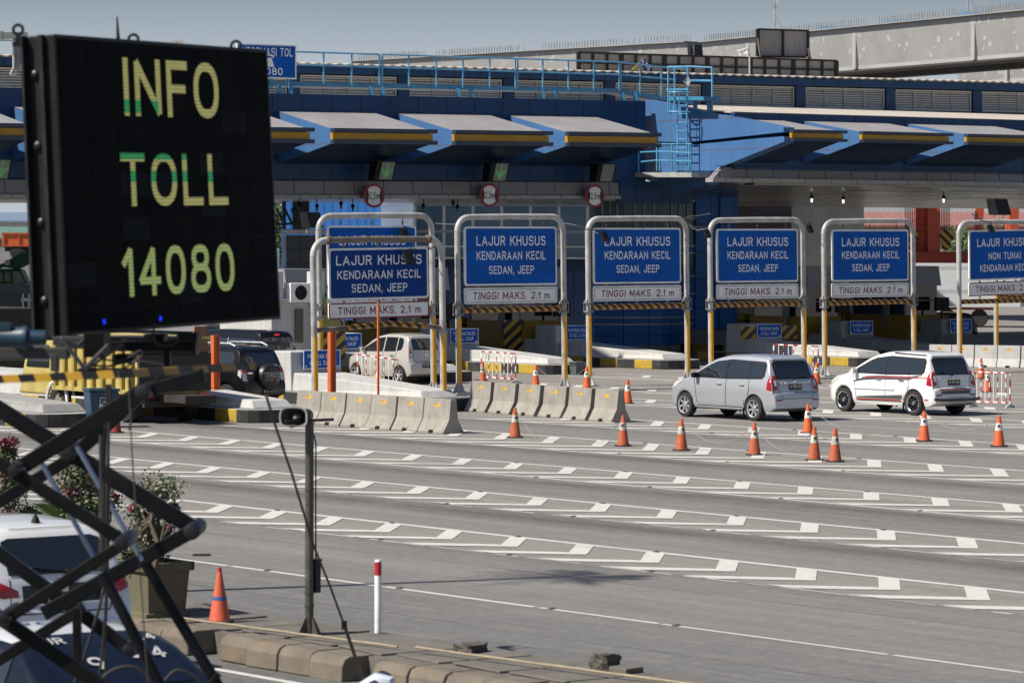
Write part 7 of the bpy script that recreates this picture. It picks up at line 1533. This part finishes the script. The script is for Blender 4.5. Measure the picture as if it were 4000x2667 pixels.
# ------------------------------------------------------------------ planter, bougainvillea, palms
m_plant = M('planter_olive', (.135, .125, .075), .75, var=.12, scale=4, dirt=(.12, .10, .06), dirt_amt=.4)
p = G(577, 2421, .25); e = E('planter', 'square olive planter box standing on the median', 'planter', p, PHI)
t = MB(); w_ = .56; t.hexa([(.04, .04, .0), (w_-.04, .04, 0), (w_-.04, .7, 0), (.04, .7, 0), (0, 0, .56), (w_, 0, .56), (w_, .74, .56), (0, .74, .56)]); t.build('box', m_plant, e, bevel=.01)
t = MB()
for c, sz in (((w_/2, -.01, .575), (w_+.08, .05, .10)), ((w_/2, .75, .575), (w_+.08, .05, .10)), ((-.01, .37, .575), (.05, .81, .098)), ((w_+.01, .37, .575), (.05, .81, .098))): t.box(c, sz)
t.build('rim', m_plant, e, bevel=.008)
t = MB(); t.box((w_/2, .37, .03), (w_+.03, .72, .07)); t.build('foot', m_plant, e, bevel=.008)
t = MB(); rr = random.Random(2); vs = []
for i in range(9):
    for j in range(9): vs.append((.03+i*(w_-.06)/8, .03+j*.68/8, .575+rr.uniform(-.015, .03)))
t.add(vs, [(i*9+j, i*9+9+j, i*9+10+j, i*9+j+1) for i in range(8) for j in range(8)]); t.build('soil', M('soil_yellow', (.22, .15, .04), .9, var=.5, scale=14), e)
def bougain(lab, base, h, rad, seed, clumps, d):
    """clumps: (photo x, photo y, radius in photo px, colour key)"""
    r = random.Random(seed); e = E('bougainvillea', lab, 'plant', base, 0, 'bougainvillea bushes on the median'); k = d/FPX
    t = MB(); lv = {'g': MB(), 'p': MB(), 'm': MB(), 'd': MB()}
    cs = [D(x, y, d+r.uniform(-.25, .25)) for x, y, _, _ in clumps]; trunk = [base, base.lerp(cs[0], .3)+X*.06, base.lerp(cs[0], .6)-X*.05]
    t.tube(trunk, [.035, .028, .02], 7)
    for c in cs:
        for _ in range(3):
            b_ = trunk[r.choice((1, 2))]; m_2 = b_.lerp(c, .5)+V3((r.uniform(-.1, .1), r.uniform(-.1, .1), r.uniform(-.05, .1))); t.tube([b_, m_2, c+V3((r.uniform(-.1, .1), r.uniform(-.1, .1), r.uniform(-.05, .1)))], [.016, .011, .005], 5)
    t.build('stems', m_bark, e, world=True, smooth=True)
    for c, (_, _, rp, key) in zip(cs, clumps):
        n = int(rp*9.0)
        for _ in range(n):
            q = c+V3((r.gauss(0, .5), r.gauss(0, .5), r.gauss(0, .38)))*rp*k; nx = V3((r.gauss(0, 1), r.gauss(0, 1), r.gauss(0, 1))).normalized(); ny = nx.orthogonal().normalized(); s_ = r.uniform(.014, .034)
            kk = key if r.random() < .72 else r.choice('dg'); lv[kk].add([q-nx*s_, q+ny*s_*.6, q+nx*s_, q-ny*s_*.6], [(0, 1, 2, 3)])
    for kk, nm, mt in (('g', 'pale_leaves', m_leafg), ('d', 'leaves', m_leafd), ('p', 'pink_blossom', m_flowerp), ('m', 'magenta_blossom', m_flower)):
        if lv[kk].v: lv[kk].build(nm, mt, e, world=True, recalc=False)
bougain('bougainvillea with pale crown growing in the planter box', G(600, 2230, .8), 1, 1, 1, [(610, 1920, 75, 'g'), (650, 1905, 60, 'g'), (560, 2000, 55, 'd'), (520, 1985, 16, 'm'), (590, 2090, 75, 'g'), (560, 2080, 60, 'g'), (650, 2000, 40, 'd'), (680, 1975, 14, 'm'), (658, 2066, 15, 'm'), (510, 2170, 40, 'd'), (600, 2160, 45, 'd')], 38.9)
bougain('pinkish bougainvillea seen between the scissor arms', G(360, 2230, .3), 1, 1, 2, [(290, 1885, 75, 'p'), (340, 1920, 85, 'p'), (300, 1850, 60, 'd'), (375, 1960, 70, 'd'), (420, 1950, 55, 'p'), (275, 1920, 18, 'm'), (345, 1875, 16, 'm'), (450, 1940, 14, 'm'), (330, 1990, 70, 'd')], 41.5)
bougain('bushy pale bougainvillea behind the roof of the white hatchback', G(300, 2160, .3), 1, 1, 4, [(290, 2075, 70, 'g'), (340, 2090, 70, 'g'), (250, 2060, 45, 'g'), (375, 2090, 45, 'd')], 41.2)
bougain('bougainvillea with magenta bracts at the left edge of the picture', G(35, 2130, .3), 1, 1, 3, [(20, 1730, 26, 'm'), (50, 1725, 18, 'm'), (25, 1760, 45, 'd'), (15, 1850, 45, 'p'), (80, 1815, 22, 'm'), (60, 1840, 40, 'd'), (30, 1930, 50, 'd'), (70, 1900, 45, 'd'), (110, 2010, 40, 'd'), (10, 2010, 25, 'm'), (120, 2060, 35, 'd')], 43)
def palm(lab, base, h, nf, fl, seed, mt, trunk=.12, droop=.7, up_=.6):
    r = random.Random(seed); e = E('palm', lab, 'palm tree', base, 0); 
    if h > .3: t = MB(); t.tube([(0, 0, 0), (.05, 0, h*.5), (0, .03, h)], [trunk*1.2, trunk, trunk*.8], 10); t.build('trunk', m_bark, e, smooth=True)
    t = MB()
    for i in range(nf):
        a = 2.4*i+r.uniform(-.3, .3); el = r.uniform(up_-.3, up_+.55); d_ = V3((math.cos(a)*math.cos(el), math.sin(a)*math.cos(el), math.sin(el))); side_ = V3((-math.sin(a), math.cos(a), 0)); p = V3((0, 0, h)); L_ = fl*r.uniform(.8, 1.1); n_ = 14
        pts = []
        for j in range(n_+1): u = j/n_; pts.append(V3((0, 0, h))+d_*L_*u-Z*droop*L_*u*u*.5)
        t.tube(pts, .008, 4)
        for j in range(2, n_+1):
            for sg in (-1, 1):
                b_ = pts[j]; ln = L_*.26*math.sin(math.pi*min(1, (j+1)/(n_+2)))*1.0+.03; q = b_+side_*sg*ln*.8+d_*ln*.7-Z*ln*.35; w2 = d_*.02
                t.add([b_-w2, b_+w2, q], [(0, 1, 2)])
    t.build('crown', mt, e, recalc=False); return e
palm('small green palm seedling in front of the bougainvilleas', G(245, 2150, .3), .25, 16, .95, 5, m_frond, up_=.95)
palm('tall palm outside the left edge whose shadow falls across the road', G(2230, 2252)-V3((8.1*math.cos(SUN_AZ), 8.1*math.sin(SUN_AZ), 0)), 9.0, 22, 1.15, 6, m_frond, .10, .9, .15)
for kk in list(bpy.data.objects):
    if kk.type == 'EMPTY': kk.hide_viewport = False
